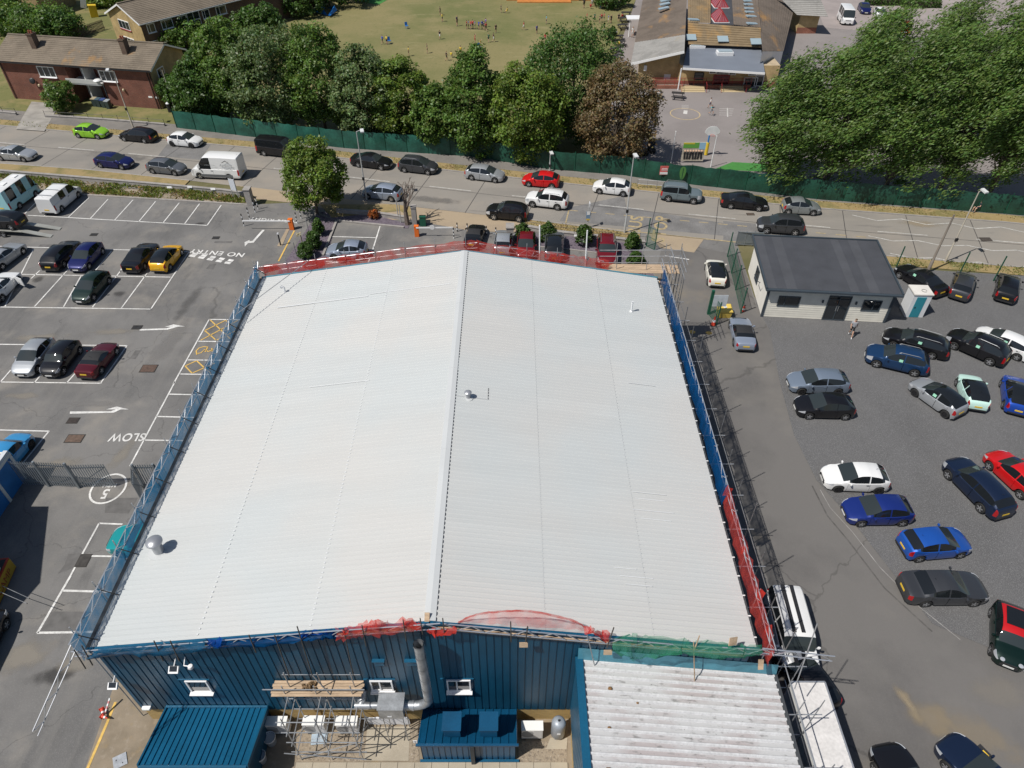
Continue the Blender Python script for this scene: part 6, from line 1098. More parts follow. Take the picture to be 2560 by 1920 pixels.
# ramp, steps and handrails
r0, r1 = G(*cS(1150, 770)), G(*cS(2110, 850)); rp = thing('entrance_ramp', 'red brick entrance ramp with red handrails and two flights of steps', 'ramp', (r0.x, r0.y, 0)); BRM = MATS['base_brick']
MB().bb((r0.x, r0.y-.0, .02), (r1.x, yf-.1, .5)).build('platform', M('ramp_deck', (.36, .3, .26), .85), rp, True); MB().bb((r0.x-.1, r0.y-.15, 0), (r1.x, r0.y-.002, .55)).build('front_wall', BRM, rp, True); MB().bb((r0.x, yw-.9, 0), (x1+7, yw-.7, 1.0)).build('rear_wall', BRM, rp, True)
for xx in LIN(r0.x, r1.x, 12): MB().tube((xx, r0.y-.05, .5), (xx, r0.y-.05, 1.5), .03).build('rail_post', RED, rp, True)
for z in (1.0, 1.5): MB().tube((r0.x, r0.y-.05, z), (r1.x, r0.y-.05, z), .03).build('handrail', RED, rp, True)
for u in (1585, 1930):
    b_ = G(*cS(u, 835)); 
    for k in range(4): MB().bb((b_.x-1.6, r0.y-.15-.32*(4-k), 0), (b_.x+1.6, r0.y-.15-.32*(3-k), .13*(k+1))).build('step', M('step_buff', (.52, .42, .26), .8), rp, True)
    for s in (-1.7, 1.7): MB().path([(b_.x+s, r0.y-1.6, .0), (b_.x+s, r0.y-1.5, .95), (b_.x+s, r0.y-.2, 1.5)], .03).build('handrail', RED, rp, True)
# side canopy and rear wing
a, b = Q(1025, 165, 2.8), Q(1120, 150, 2.8); MB().bb((a.x-.5, a.y, 2.65), (b.x+1, a.y+2.2, 2.8)).build('side_canopy', UPVC, SC, True); MB().tube((a.x, a.y+.2, 0), (a.x, a.y+.2, 2.65), .09).build('canopy_post', UPVC, SC, True)
cE = cr(1920, 0); a = G(*cE(100, -40), 5); wg = thing('school_wing', 'pale tiled side wing of the school behind the poplars', 'building', (a.x+8, a.y, 0))
courses([G(*cE(250, 130), 3), G(*cE(520, 145), 3), G(*cE(430, -60), 5.4), G(*cE(60, -60), 5.4)], 12, wg, TILEG, 'roof', .05); b0_ = G(*cE(290, 135), 2.9); b1 = G(*cE(470, 145), 2.9); MB().bb((b0_.x, b0_.y+.4, 0), (b1.x, b0_.y+9, 2.85)).build('wall', SYB, wg, True); MB().bb((b0_.x-.05, b0_.y+.37, 0), (b1.x, b0_.y+.41, 1.0)).build('red_brick_base', BRM, wg, True)
# orange timber classroom on the field
q = G(*cS(230, 15)); t = thing('timber_classroom', 'orange timber hut at the top edge of the playing field', 'hut', (q.x-6, q.y+.4, 0)); OT = M('orange_timber', (.5, .2, .05), .7, var=.15, sc=2); MB().bb((0, 0, .1), (16.5, 5, 2.7)).build('wall', OT, t); MB().bb((-.3, -.5, 2.7), (16.8, 5.3, 2.9)).build('roof', FELT2, t); MB().bb((13.4, -.1, .3), (14.6, -.0, 1.6)).build('white_panel', UPVC, t); MB().bb((2, -1.5, 0), (12, 0, .25)).build('deck', OT, t)
# ================================================================ TREES AND PLANTS
def leafmat(name, col, back=(1.1, 1.25, .6), tr=.36):
    m = bpy.data.materials.new(name); m.use_nodes = True; t = m.node_tree; t.nodes.clear(); out = N(t, 'ShaderNodeOutputMaterial'); mx = N(t, 'ShaderNodeMixShader'); mx.inputs[0].default_value = tr
    p = N(t, 'ShaderNodeBsdfPrincipled'); p.inputs['Roughness'].default_value = .45; p.inputs['Specular IOR Level'].default_value = .35; tl = N(t, 'ShaderNodeBsdfTranslucent')
    at = N(t, 'ShaderNodeVertexColor', layer_name='tint'); a = N(t, 'ShaderNodeVectorMath', operation='MULTIPLY'); a.inputs[1].default_value = col; t.links.new(at.outputs[0], a.inputs[0]); b = N(t, 'ShaderNodeVectorMath', operation='MULTIPLY'); b.inputs[1].default_value = back; t.links.new(a.outputs[0], b.inputs[0])
    t.links.new(a.outputs[0], p.inputs['Base Color']); t.links.new(b.outputs[0], tl.inputs[0]); t.links.new(p.outputs[0], mx.inputs[1]); t.links.new(tl.outputs[0], mx.inputs[2]); t.links.new(mx.outputs[0], out.inputs[0]); MATS[name] = m; return m
LF = dict(mid=leafmat('leaf_mid', (.108, .18, .036)), dark=leafmat('leaf_dark', (.075, .14, .03)), light=leafmat('leaf_silvery', (.135, .19, .075)), yel=leafmat('leaf_yellow_green', (.14, .205, .034)), brown=leafmat('leaf_brown', (.18, .135, .065), (1.2, 1., .6)), pop=leafmat('leaf_poplar', (.115, .185, .042)), con=leafmat('leaf_conifer', (.055, .105, .02)), weed=leafmat('leaf_weed', (.2, .23, .06)), dry=leafmat('leaf_straw', (.32, .24, .1)), rust=leafmat('leaf_rust', (.3, .09, .02)))
BARK = M('bark', (.12, .095, .07), .95, var=.3, sc=4, bump=.5, coord='obj')
def leafmesh(name, P, Nn, size, tint, mat, aspect=.62, flow=None):
    """one quad leaf at each point of P with normal Nn"""
    n = len(P); r = rng.normal(size=(n, 3)); u = np.cross(Nn, r) if flow is None else np.array(flow)+r*.35; u /= np.linalg.norm(u, axis=1)[:, None]+1e-9; v = np.cross(Nn, u); s = size*rng.uniform(.6, 1.35, n)[:, None]; u = u*s*.5; v = v*s*.5*aspect
    V = np.empty((n, 4, 3)); V[:, 0] = P-u; V[:, 1] = P-v*1.0+u*.1; V[:, 2] = P+u; V[:, 3] = P+v+u*.1
    me = bpy.data.meshes.new(name); me.vertices.add(n*4); me.vertices.foreach_set('co', V.reshape(-1)); me.loops.add(n*4); me.polygons.add(n)
    me.loops.foreach_set('vertex_index', np.arange(n*4, dtype=np.int32)); me.polygons.foreach_set('loop_start', np.arange(0, n*4, 4, dtype=np.int32)); me.update(calc_edges=True)
    ca = me.color_attributes.new('tint', 'FLOAT_COLOR', 'POINT'); col = np.ones((n, 4, 4)); col[:, :, :3] = tint[:, None, :]; ca.data.foreach_set('color', col.reshape(-1).astype(np.float32)); me.materials.append(mat); return me
def crown_points(R3, c, nclump, nleaf, rc, shape='round', wind=(0, 0, 0), lo=-.75, gap=.12):
    d = rng.normal(size=(nclump, 3)); d /= np.linalg.norm(d, axis=1)[:, None]; d[:, 2] = np.where(d[:, 2] < lo, -d[:, 2]*.5, d[:, 2])
    lob = rng.normal(size=(7, 3)); lob /= np.linalg.norm(lob, axis=1)[:, None]; bump = 1+.2*np.max(d @ lob.T, axis=1)**3-gap*np.abs(np.sin(d @ lob[0]*5))
    rad = rng.uniform(.35, 1, nclump)**.45*bump; cc = d*rad[:, None]
    if shape == 'cone': cc[:, :2] *= (1.12-.62*(cc[:, 2:3]+1)/2)
    if shape == 'poplar': cc[:, :2] *= (1.1-.35*(cc[:, 2:3]+1)/2)
    cen = cc*R3+c; per = max(1, nleaf//nclump); q = rng.normal(size=(nclump, per, 3)); q /= np.linalg.norm(q, axis=2)[:, :, None]
    out = d[:, None, :]; q = q+out*.55+np.array([0, 0, .25]); q /= np.linalg.norm(q, axis=2)[:, :, None]; rr = rc*rng.uniform(.7, 1.3, (nclump, 1, 1))*rng.uniform(.35, 1.1, (nclump, per, 1)); P = cen[:, None, :]+q*rr*np.array([1, 1, .8])*(.7 if wind[0] else 1)+np.array(wind)*rr*rng.uniform(-.6, 1.5, rr.shape)
    Nn = q*.6+rng.normal(size=q.shape)*.5+np.array([0, 0, .45]); Nn /= np.linalg.norm(Nn, axis=2)[:, :, None]
    ct = rng.uniform(.72, 1.25, (nclump, 1, 1))*np.ones((nclump, per, 1)); hue = rng.normal(0, .07, (nclump, per, 1)); T = np.concatenate([ct*(1+hue*1.2), ct*(1+rng.normal(0, .09, (nclump, per, 1))), ct*(1-hue)], axis=2)*rng.uniform(.8, 1.2, (nclump, per, 1))
    return P.reshape(-1, 3), Nn.reshape(-1, 3), np.clip(T.reshape(-1, 3), .3, 2), cen
def make_tree(name, label, loc, h, rad, mat, nclump=110, nleaf=9000, size=.34, shape='round', lowz=.12, tr=.22, lean=(0, 0), wind=(0, 0, 0), cat='tree', group=None, rc=None, limbs=7, gap=.12, lo=-.75):
    t = thing(name, label, cat, (loc[0], loc[1], 0), 0, group); z0 = h*lowz; R3 = np.array([rad, rad, (h-z0)/2]); c = np.array([lean[0], lean[1], (h+z0)/2]); P, Nn, T, cen = crown_points(R3*.92, c, nclump, nleaf, rc or rad*.24, shape, wind, lo, gap)
    link('crown', leafmesh('crown', P, Nn, size, T, mat, .62 if not wind[0] else .4, None if not wind[0] else (1, .05, .45)), t); m = MB(); top = Vector((lean[0]*.8, lean[1]*.8, h*.72)); b = Vector((0, 0, 0)); k = 5
    for i in range(k): m.tube(b.lerp(top, i/k), b.lerp(top, (i+1)/k), tr*(1-.85*i/k), 7, tr*(1-.85*(i+1)/k))
    sel = rng.choice(len(cen), min(limbs*3, len(cen)), replace=False)
    for i in sel:
        e = Vector(cen[i]); s = b.lerp(top, min(.9, max(.15, (e.z/h)*.62))); m.tube(s, s.lerp(e, .55)+Vector((0, 0, .1*rad)), tr*.36, 5, tr*.2); m.tube(s.lerp(e, .55)+Vector((0, 0, .1*rad)), e, tr*.2, 5, tr*.07)
    m.build('trunk', BARK, t); return t
def px_tree(name, label, u, v, vt, hw, kind, **k):
    b = G(u, v); h = A(u, vt, b.y).z; d = b.y*_c+(CAM_H-h*.5)*_s; r = hw/FPX*d*1.1; return make_tree(name, label, b, h, r, LF[kind], **k)
LEFT = [(470, 268, 182, 46, 'dark', 'small dark green tree at the gable of the brick flats'), (528, 298, 135, 66, 'dark', 'dark broad tree at the left end of the fence row'), (612, 302, 40, 66, 'mid', 'tall mid-green tree second from the left behind the fence'), (700, 318, 60, 92, 'light', 'silvery green tree with pale branches behind the fence'), (815, 326, 55, 78, 'mid', 'dense green tree behind the tall lamp post'), (925, 348, 116, 76, 'light', 'pale green tree in the middle of the fence row'),
    (1012, 352, 142, 70, 'yel', 'low yellowish tree between two taller trees of the fence row'), (1098, 372, 212, 58, 'mid', 'short tree filling the dip in the fence row'), (1190, 384, 116, 80, 'mid', 'tall conical green tree by the playing field'), (1312, 398, 160, 84, 'yel', 'bright yellow-green tree left of the brown tree'), (1428, 345, 46, 104, 'dark', 'large dark green tree behind the yellow-green and brown trees'), (1532, 408, 162, 94, 'brown', 'brown-leaved tree at the edge of the playground')]
for u, v, vt, hw, kd, lb in LEFT: px_tree('broadleaf_tree', lb, u, v, vt, hw, kd, nclump=210, nleaf=23000, shape='cone' if u == 1190 else 'round', group='trees along the school fence', lowz=.0, lo=-.95, tr=.2, size=.31 if kd != 'brown' else .27)
for u, v, vt, hw, kd, lb in ((655, 110, 12, 52, 'dark', 'dark bushy tree left of the blue tarpaulin'), (760, 38, -40, 55, 'dark', 'dark tree at the top edge behind the blue tarpaulin'), (860, 10, -60, 60, 'dark', 'dark tree at the top edge beside the green mat')): px_tree('broadleaf_tree', lb, u, v, vt, hw, kd, nclump=90, nleaf=6500, size=.45, group='trees beyond the field', lowz=.03)
POP = [(1912, 468, 100, 104, 'leftmost poplar at the playground edge'), (2045, 488, 40, 106, 'poplar second from the left in the front row'), (2200, 500, 10, 100, 'middle poplar of the front row'), (2330, 512, 5, 104, 'poplar second from the right in the front row'), (2452, 522, -15, 100, 'rightmost poplar of the front row'), (2110, 350, -10, 90, 'left poplar of the rear row'), (2265, 360, -50, 96, 'second poplar of the rear row'), (2415, 370, -70, 104, 'third poplar of the rear row'), (2545, 330, -70, 84, 'poplar at the right edge of the rear row')]
for u, v, vt, hw, lb in POP: px_tree('poplar_tree', lb+', leaves blown to the right', u, v, vt, hw, 'pop', nclump=340, nleaf=34000, size=.33, shape='poplar', group='wind-blown poplars', wind=(1.0, .1, .35), lowz=.02, lo=-1, tr=.26, rc=1.25, gap=.45, limbs=14, lean=(.8, 0))
b = G(793, 534); h = A(800, 352, b.y).z; make_tree('street_tree', 'round green street tree at the car park entrance', b, h, 3.05, LF['yel'], 130, 15000, .28, 'round', .04, .16, (.5, .1), group=None)
# leafless tree
b = G(*c3(1310, 280)); t = thing('leafless_tree', 'leafless grey tree with thin bare branches by the barrier', 'tree', (b.x, b.y, 0)); DB = M('dead_bark', (.15, .12, .1), .95, var=.3, sc=5, coord='obj'); random.seed(5)
def grow(p, d, L, r, lev, mb):
    q = p+d*L; mb[0 if lev < 2 else 1].tube(p, q, r, 6 if lev < 2 else 4, r*.72)
    if lev >= 5: return
    for _ in range(2 if lev else 3):
        nd = (d+Vector((random.uniform(-.65, .65), random.uniform(-.65, .65), random.uniform(-.1, .5)))).normalized(); grow(q, nd, L*random.uniform(.55, .85), r*.6, lev+1, mb)
mbs = [MB(), MB()]; grow(Vector((0, 0, 0)), Vector((-.05, 0, 1)), 1.45, .3, 0, mbs); mbs[0].build('trunk', DB, t); mbs[1].build('branches', DB, t)
# shrubs
SHR = [(c4(90, 425), .95, 2.1, 'conifer shrub nearest the broad grey pillar'), (c4(300, 418), .95, 2.1, 'second conifer shrub along the slate bed'), (c4(620, 462), 1.05, 2.6, 'tallest conifer shrub along the slate bed'), (c4(1035, 492), .85, 1.8, 'round dark shrub right of the dark red off-roader'), (c4(1062, 645), 1.0, 1.7, 'shrub behind the scaffold guard rail'), (z5(1325, 815), .6, 1.7, 'upper shrub beside the exit kerb'), (z5(1260, 1000), .95, 2.1, 'middle round shrub beside the exit kerb'), (z5(1150, 1125), .9, 1.6, 'lower shrub beside the exit kerb')]
for q, r, h, lb in SHR: make_tree('conifer_shrub', lb, G(*q), h*.9, r*.85, LF['con'], 60, 2600, .2, 'cone', .02, .07, cat='shrub', group='shrubs in the slate beds', rc=.3, limbs=3)
make_tree('rusty_shrub', 'rusty orange shrub under the street tree', G(*c3(1020, 225)), .9, .5, LF['rust'], 24, 500, .2, 'round', .02, .04, cat='shrub', rc=.25, limbs=2)
make_tree('garden_bush', 'large green bush in front of the brick flats', G(*cT(565, 965)), 3.9, 1.9, LF['mid'], 70, 5200, .26, 'round', .02, .1, cat='bush', rc=.6)
for u, v, r, h, kd, lb in ((60, 250, 4.5, 3.2, 'yel', 'yellowish hedge bush at the top left edge'), (230, 280, 4.5, 3.6, 'dark', 'dark hedge bush left of the paling fence'), (420, 320, 5., 4.2, 'mid', 'mid-green hedge bush behind the flats roof'), (540, 330, 3.6, 3.8, 'dark', 'dark round bush beside the paling fence'), (60, 130, 5., 5, 'dark', 'dark bush by the tan house corner'), (-60, 200, 5., 4, 'mid', 'bush cut by the left edge behind the flats'), (900, 45, 3.4, 2.4, 'yel', 'low yellow-green bush by the dark flats'), (1880, 990, 1.3, 1.2, 'mid', 'small bush at the foot of the green fence'), (1600, 60+1000-640, 3.5, 4., 'mid', 'bush between the two blocks of flats')):
    make_tree('hedge_bush', lb, G(*cT(u, v)), h, r, LF[kd], 70, 4200, .42, 'round', .01, .1, cat='bush', group='bushes around the flats', rc=r*.3, limbs=3)
for (u, v, lb, L_) in ((2210, 12, 'clipped hedge behind the minibus', 7), (2298, 18, 'clipped hedge at the right of the school car park', 7)):
    b = G(u, v); t = thing('clipped_hedge', lb, 'hedge', b); n = 2600; P = rng.uniform([-L_/2, -1.1, 0], [L_/2, 1.1, 1.3], (n, 3)); Nn = rng.normal(size=(n, 3))+np.array([0, 0, .8]); Nn /= np.linalg.norm(Nn, axis=1)[:, None]; link('foliage', leafmesh('foliage', P, Nn, .4, rng.uniform(.7, 1.2, (n, 1))*np.ones((n, 3)), LF['dark']), t); MB().bb((-L_/2+.2, -.9, 0), (L_/2-.2, .9, 1.05)).build('stems', BARK, t)
# weeds and dry grass (uncountable)
def tufts(poly, n, hgt, mat, name, label, seed=1, z=.05):
    xs = [p.x for p in poly]; ys = [p.y for p in poly]; pts = []
    from mathutils.geometry import intersect_point_tri_2d
    tris = [(poly[0], poly[i], poly[i+1]) for i in range(1, len(poly)-1)]; ar = np.array([abs((b-a).cross(c-a).z) for a, b, c in tris]); ar = ar/ar.sum(); ti = rng.choice(len(tris), n, p=ar); r1 = np.sqrt(rng.random(n)); r2 = rng.random(n)
    TA = np.array([[list(q) for q in tr] for tr in tris]); P = TA[ti, 0]*(1-r1)[:, None]+TA[ti, 1]*(r1*(1-r2))[:, None]+TA[ti, 2]*(r1*r2)[:, None]
    keep = np.sin(P[:, 0]*1.3+seed)+np.sin(P[:, 1]*2.1+P[:, 0]*.7)+rng.normal(0, .7, n) > -.2; P = P[keep]; P[:, 2] = z+hgt*rng.uniform(.2, .8, len(P)); Nn = rng.normal(size=P.shape); Nn[:, 2] *= .5; Nn /= np.linalg.norm(Nn, axis=1)[:, None]
    o = link(name, leafmesh(name, P, Nn, hgt*1.3, rng.uniform(.6, 1.3, (len(P), 1))*(1+rng.normal(0, .1, (len(P), 3))), mat, .35)); tag(o, label, 'weeds', None, 'stuff')
bp_ = [G(*p) for p in ((-100, 425), (560, 486), (625, 500), (622, 511), (223, 486), (-100, 452))]
tufts(bp_, 5200, .32, LF['weed'], 'weeds', 'green weeds growing on the bank behind the low wall', 1); tufts(bp_, 3600, .25, LF['dry'], 'dry_grass', 'straw-coloured grass on the bank behind the low wall', 3)
def band(L, a, b): L = [Vector((p[0], p[1], 0)) for p in L]; return [p+Vector((.2, .98, 0))*a for p in L], [p+Vector((.2, .98, 0))*b for p in L]
lo_, hi_ = band(NK[1:9], .25, 1.6)
for i in range(len(lo_)-1): tufts([lo_[i], lo_[i+1], hi_[i+1], hi_[i]], 900, .13, LF['dry'] if i % 2 else LF['weed'], 'verge_grass', 'dry grass blades on the far verge of the road', i, .1)
tufts([G(*p) for p in ((1312, 551), (1600, 587), (1600, 600), (1312, 572))], 900, .14, LF['dry'], 'verge_grass', 'dry grass blades on the near verge by the bus bay', 2, .06); tufts([G(*p) for p in ((2215, 642), (2560, 671), (2560, 690), (2215, 664))], 1100, .16, LF['weed'], 'verge_grass', 'patchy grass blades on the verge behind the gravel lot', 4, .06)
# ================================================================ VEHICLES
CGL = M('car_glass', (.012, .014, .016), .04, 0, spec=.7, coord='obj'); WSC = M('windscreen_glass', (.03, .038, .04), .05, 0, spec=.6, coord='obj'); TYRE = M('tyre_rubber', (.018, .018, .018), .85); UNDER = M('underbody', (.01, .01, .01), .9)
RIM = M('alloy_rim', (.55, .56, .58), .3, .8); RIMD = M('dark_rim', (.05, .05, .055), .35, .7); PLASTIC = M('black_plastic', (.025, .025, .027), .6)
HEADL = M('headlamp', (.55, .57, .6), .12, .3, spec=.8); TAILL = M('tail_lamp', (.35, .008, .01), .15, spec=.8); PLW = M('plate_white', (.7, .7, .68), .5); PLY = M('plate_yellow', (.75, .5, .04), .5); RAILM = M('satin_rail', (.3, .31, .32), .5, .5); CHROME = M('chrome_trim', (.7, .71, .73), .15, 1.); STICK = M('green_price_card', (.3, .62, .45), .6); SOFT = M('black_soft_top', (.02, .02, .022), .8, bump=.2)
PAINT = dict(lime=(.26, .55, .03, .2), black=(.008, .008, .01, .1), white=(.74, .74, .73, 0), dblue=(.008, .012, .09, .35), grey=(.14, .15, .165, .5), silver=(.42, .44, .46, .6), dgrey=(.055, .058, .065, .5), red=(.55, .01, .012, .1), jeep=(.13, .165, .18, .1), ygrey=(.26, .28, .28, .5),
    paleblue=(.3, .56, .6, 0), yellow=(.75, .4, .012, .1), dgreen=(.012, .028, .022, .3), navy=(.01, .02, .05, .4), maroon=(.085, .006, .012, .3), sky=(.05, .3, .6, .3), teal=(.01, .27, .28, .15), dred=(.16, .008, .014, .3), cream=(.76, .74, .66, 0), iceblue=(.33, .38, .47, .55),
    kblue=(.012, .045, .12, .4), bgrey=(.19, .235, .3, .4), mint=(.52, .74, .66, 0), pblue=(.012, .03, .19, .35), cblue=(.015, .09, .4, .35), eblue=(.01, .06, .36, .3), green=(.004, .017, .013, .4), redroof=(.5, .012, .015, .1), dsilver=(.3, .31, .33, .6))
def paint(k):
    n = 'paint_'+k
    if n in MATS: return MATS[n]
    r, g, b, mt = PAINT[k]; return M(n, (r, g, b), .4 if mt else .35, mt*.8, coat=.7, coord='obj', spec=.25)
def wheel_meshes():
    prof = [(.2, -.1), (.29, -.1), (.315, -.075), (.32, -.04), (.32, .04), (.315, .075), (.29, .1), (.2, .1)]; m = MB(); n = 20
    vs = [(r*math.cos(2*math.pi*i/n), y, r*math.sin(2*math.pi*i/n)) for r, y in prof for i in range(n)]
    m.add(vs, [(k*n+i, (k+1)*n+i, (k+1)*n+(i+1) % n, k*n+(i+1) % n) for k in range(len(prof)-1) for i in range(n)]); ty = m.mesh('tyre', TYRE, 40)
    out = []
    for mat in (RIM, RIMD):
        m = MB(); m.cm = 1; m.tube((0, -.07, 0), (0, .07, 0), .205, 20); m.cm = 0
        for s in (-1, 1):
            n = 20; vs = [(r*math.cos(2*math.pi*i/n), s*yy, r*math.sin(2*math.pi*i/n)) for r, yy in ((.2, .085), (.225, .1)) for i in range(n)]
            m.add(vs, [(i, n+i, n+(i+1) % n, (i+1) % n) if s > 0 else (i, (i+1) % n, n+(i+1) % n, n+i) for i in range(n)])
            for k in range(5):
                a = k*2*math.pi/5+.3; c_, s_ = math.cos(a), math.sin(a); w0, w1 = .035, .05
                P = [(.03, -w0), (.205, -w1), (.205, w1), (.03, w0)]; m.add([(x*c_-z*s_, s*.092, x*s_+z*c_) for x, z in P], [(0, 1, 2, 3) if s < 0 else (3, 2, 1, 0)])
            m.add([(.055*math.cos(i*.785), s*.096, .055*math.sin(i*.785)) for i in range(8)], [list(range(8))[::s]])
        out.append(m.mesh('rim', [mat, UNDER]))
    return ty, out
TYM, RIMM = wheel_meshes()
def spec(kind, **o):
    d = dict(kind=kind, W=1.76, r=.315, fo=.82, wr=.70, sill=.2, nd=2, rails=False, roofm=None, rim=0, belt=(.82, 1.0), hood=(.56, .79, .97), hz=.95)
    if kind == 'hatch': d.update(L=4.05, H=1.47, cowl=1.0, head=1.82, rend=.7, rb=.1, rbz=1.02, wb=2.52)
    if kind == 'mini': d.update(L=3.75, W=1.66, H=1.44, cowl=.95, head=1.42, rend=.55, rb=.1, rbz=.98, wb=2.42, fo=.68, nd=1, wr=.74, hood=(.62, .86, .98))
    if kind == 'mpv': d.update(L=4.4, W=1.83, H=1.62, cowl=.95, head=1.85, rend=.6, rb=.08, rbz=1.05, wb=2.75, hood=(.66, .88, 1.04), belt=(.92, 1.02))
    if kind == 'estate': d.update(L=4.65, W=1.8, H=1.48, cowl=1.2, head=1.95, rend=.6, rb=.1, rbz=1.0, wb=2.72, fo=.9)
    if kind == 'suv': d.update(L=4.45, W=1.85, H=1.66, cowl=1.12, head=1.82, rend=.62, rb=.1, rbz=1.12, wb=2.68, fo=.86, r=.35, sill=.27, hood=(.74, .98, 1.1), belt=(.98, 1.08))
    if kind == 'box': d.update(L=4.25, W=1.82, H=1.7, cowl=1.15, head=1.6, rend=.25, rb=.04, rbz=1.1, wb=2.58, fo=.8, r=.35, sill=.28, hood=(.86, 1.04, 1.1), belt=(1.0, 1.04), wr=.8)
    if kind == 'saloon': d.update(L=4.75, W=1.84, H=1.44, cowl=1.3, head=2.0, rend=1.5, rb=.72, rbz=1.0, wb=2.8, fo=.9)
    if kind == 'coupe': d.update(L=4.6, W=1.8, H=1.4, cowl=1.4, head=2.1, rend=1.35, rb=.55, rbz=.97, wb=2.72, fo=.85, nd=1)
    if kind == 'roadster': d.update(L=4.0, W=1.7, H=1.23, cowl=1.35, head=1.82, rend=1.2, rb=.78, rbz=.93, wb=2.3, fo=.78, nd=1, hood=(.5, .7, .84), belt=(.76, .84), roofm=SOFT, soft=True)
    if kind == 'van': d.update(L=4.95, W=1.92, H=1.97, cowl=.85, head=1.62, rend=.06, rb=.0, rbz=1.2, wb=3.05, fo=.95, r=.34, sill=.25, hood=(.72, 1.0, 1.16), belt=(1.05, 1.12), wr=.86, van=True)
    if kind == 'bigvan': d.update(L=5.6, W=2.06, H=2.55, cowl=.8, head=1.75, rend=.06, rb=.0, rbz=1.3, wb=3.35, fo=1.0, r=.35, sill=.25, hood=(.8, 1.1, 1.28), belt=(1.15, 1.2), wr=.88, van=True)
    if kind == 'camper': d.update(L=4.9, W=1.95, H=2.55, cowl=.28, head=.85, rend=.05, rb=.0, rbz=1.3, wb=2.6, fo=1.0, r=.34, sill=.3, hood=(.9, 1.15, 1.22), belt=(1.12, 1.18), wr=.84, van=True)
    d.update(o); return d
def make_car(d, pk, name, label, loc, hd, group=None, z=0., roofk=None, front_plate=True, card=False):
    L, W, H, wb, fo, r = d['L'], d['W'], d['H'], d['wb'], d['fo'], d['r']; van = d.get('van'); h0, h1, h2 = d['hood']; cowl, head = d['cowl'], d['head']; rend, rb_ = L-d['rend'], L-d['rb']
    root = thing(name, label, 'van' if van else 'car', (loc[0], loc[1], z), hd, group); pm = paint(pk); rm = d['roofm'] or (paint(roofk) if roofk and roofk in PAINT else MATS.get(roofk, pm) if roofk else pm)
    # top line and plan
    T = [(0, h0), (.05, h0+.07), (.16, h0*.35+h1*.65), (.35, h1), (cowl*.7, h1*.35+h2*.65), (cowl, h2)]
    if cowl < .5: T = [(0, h0), (.04, h0+.1), (.12, h1), (cowl, h2)]
    T += [(head, H-.085), (head+.25, H-.02), (head+.6, H), ((head+rend)/2, H), (rend-.55, H-.03), (rend-.22, H-.07), (rend, H-.125)] if not van else [(head, H-.07), (head+.3, H-.015), ((head+rend)/2, H), (rend, H-.04)]
    if d['rb'] > .4: T += [(rb_, d['rbz']), (L-.2, d['rbz']-.01), (L-.05, d['rbz']-.06), (L, d['rbz']-.2)]
    elif van: T += [(L, H-.14)]
    else: T += [(rb_, d['rbz']), (L-.04, d['rbz']-.12), (L, .62)]
    tx, tz = [a for a, b in T], [b for a, b in T]
    PL = [(0, .56), (.04, .68), (.12, .79), (.25, .875), (.45, .935), (.75, .975), (1.2, 1), (L-1.3, 1), (L-.7, .98), (L-.35, .945), (L-.14, .88), (L-.04, .8), (L, .7)]
    if van: PL = [(0, .74), (.06, .86), (.2, .94), (.6, .985), (1.1, 1), (L-.2, 1), (L-.04, .985), (L, .96)]
    plx, plz = [a for a, b in PL], [b for a, b in PL]
    top = lambda s: float(np.mean([np.interp(min(max(s+e, 0), L), tx, tz) for e in (-.05, -.025, 0, .025, .05)])) if .06 < s < L-.06 else float(np.interp(s, tx, tz))
    wid = lambda s: W/2*float(np.interp(s, plx, plz))
    Ra = r+.065; ax_ = (fo, fo+wb)
    # side windows and doors by range
    A_ = cowl+(head-cowl)*.42; Cend = (rend+.28 if d['rb'] < .4 else rend+(rb_-rend)*.35)
    if van: wins = d.get('wins', [(A_+.05, head+.75)]); doors = [(head-.25, head+.95)]
    elif d.get('soft'): wins = [(A_, rend-.15)]; doors = [(cowl+.25, cowl+1.35)]
    elif d['nd'] == 1: B = head+.75; wins = [(A_, B), (B+.07, Cend-.12)]; doors = [(cowl+.28, B+.1)]
    else: B = head+(rend-head)*.36; wins = [(A_, B), (B+.08, Cend-.1)]; doors = [(cowl+.22, B+.05), (B+.05, min(B+1.0, fo+wb-.02))]
    keys = {0, .02, .05, .1, .16, .25, .35, .45, cowl, cowl+.03, head-.03, head, head+.25, rend-.25, rend-.02, rend, rb_, L-.2, L-.12, L-.05, L-.02, L, A_}
    for a, b in wins+doors: keys |= {a, b}
    for c_ in ax_: keys |= {c_+Ra*f for f in (-1.0, -.985, -.9, -.7, -.45, -.15, .15, .45, .7, .9, .985, 1.0)}
    x = .2
    while x < L-.2: keys.add(x); x += .22
    st = []
    for s in sorted(k for k in keys if 0 <= k <= L):
        if not st or s-st[-1] > .004: st.append(s)
        elif any(abs(s-q) < 1e-6 for w_ in wins+doors for q in w_): st[-1] = s
    rings = []
    for s in st:
        t = top(s); w_ = wid(s); b0 = d['sill']
        if s < .12 or s > L-.12: b0 += .06
        for c_ in ax_:
            if abs(s-c_) < Ra: b0 = max(b0, r+math.sqrt(max(Ra*Ra-(s-c_)**2, 0)))
        bl = min(np.interp(s, [0, L], d['belt']), t-.035); c = min(max((t-bl-.06)/.34, 0), 1); c = c if cowl-.02 < s < (rb_+.03 if d['rb'] > 0 else L+1) else 0
        mid = min(max(.6, b0+.05), bl-.03) if b0 < bl-.08 else bl-.02; low = min(max(.36, b0+.035), mid-.012)
        q = lambda a, b: a+(b-a)*c
        hr = (t-bl)/(max(H-bl, .1)); side = 1-(1-d['wr'])*min(max(hr, 0), 1)
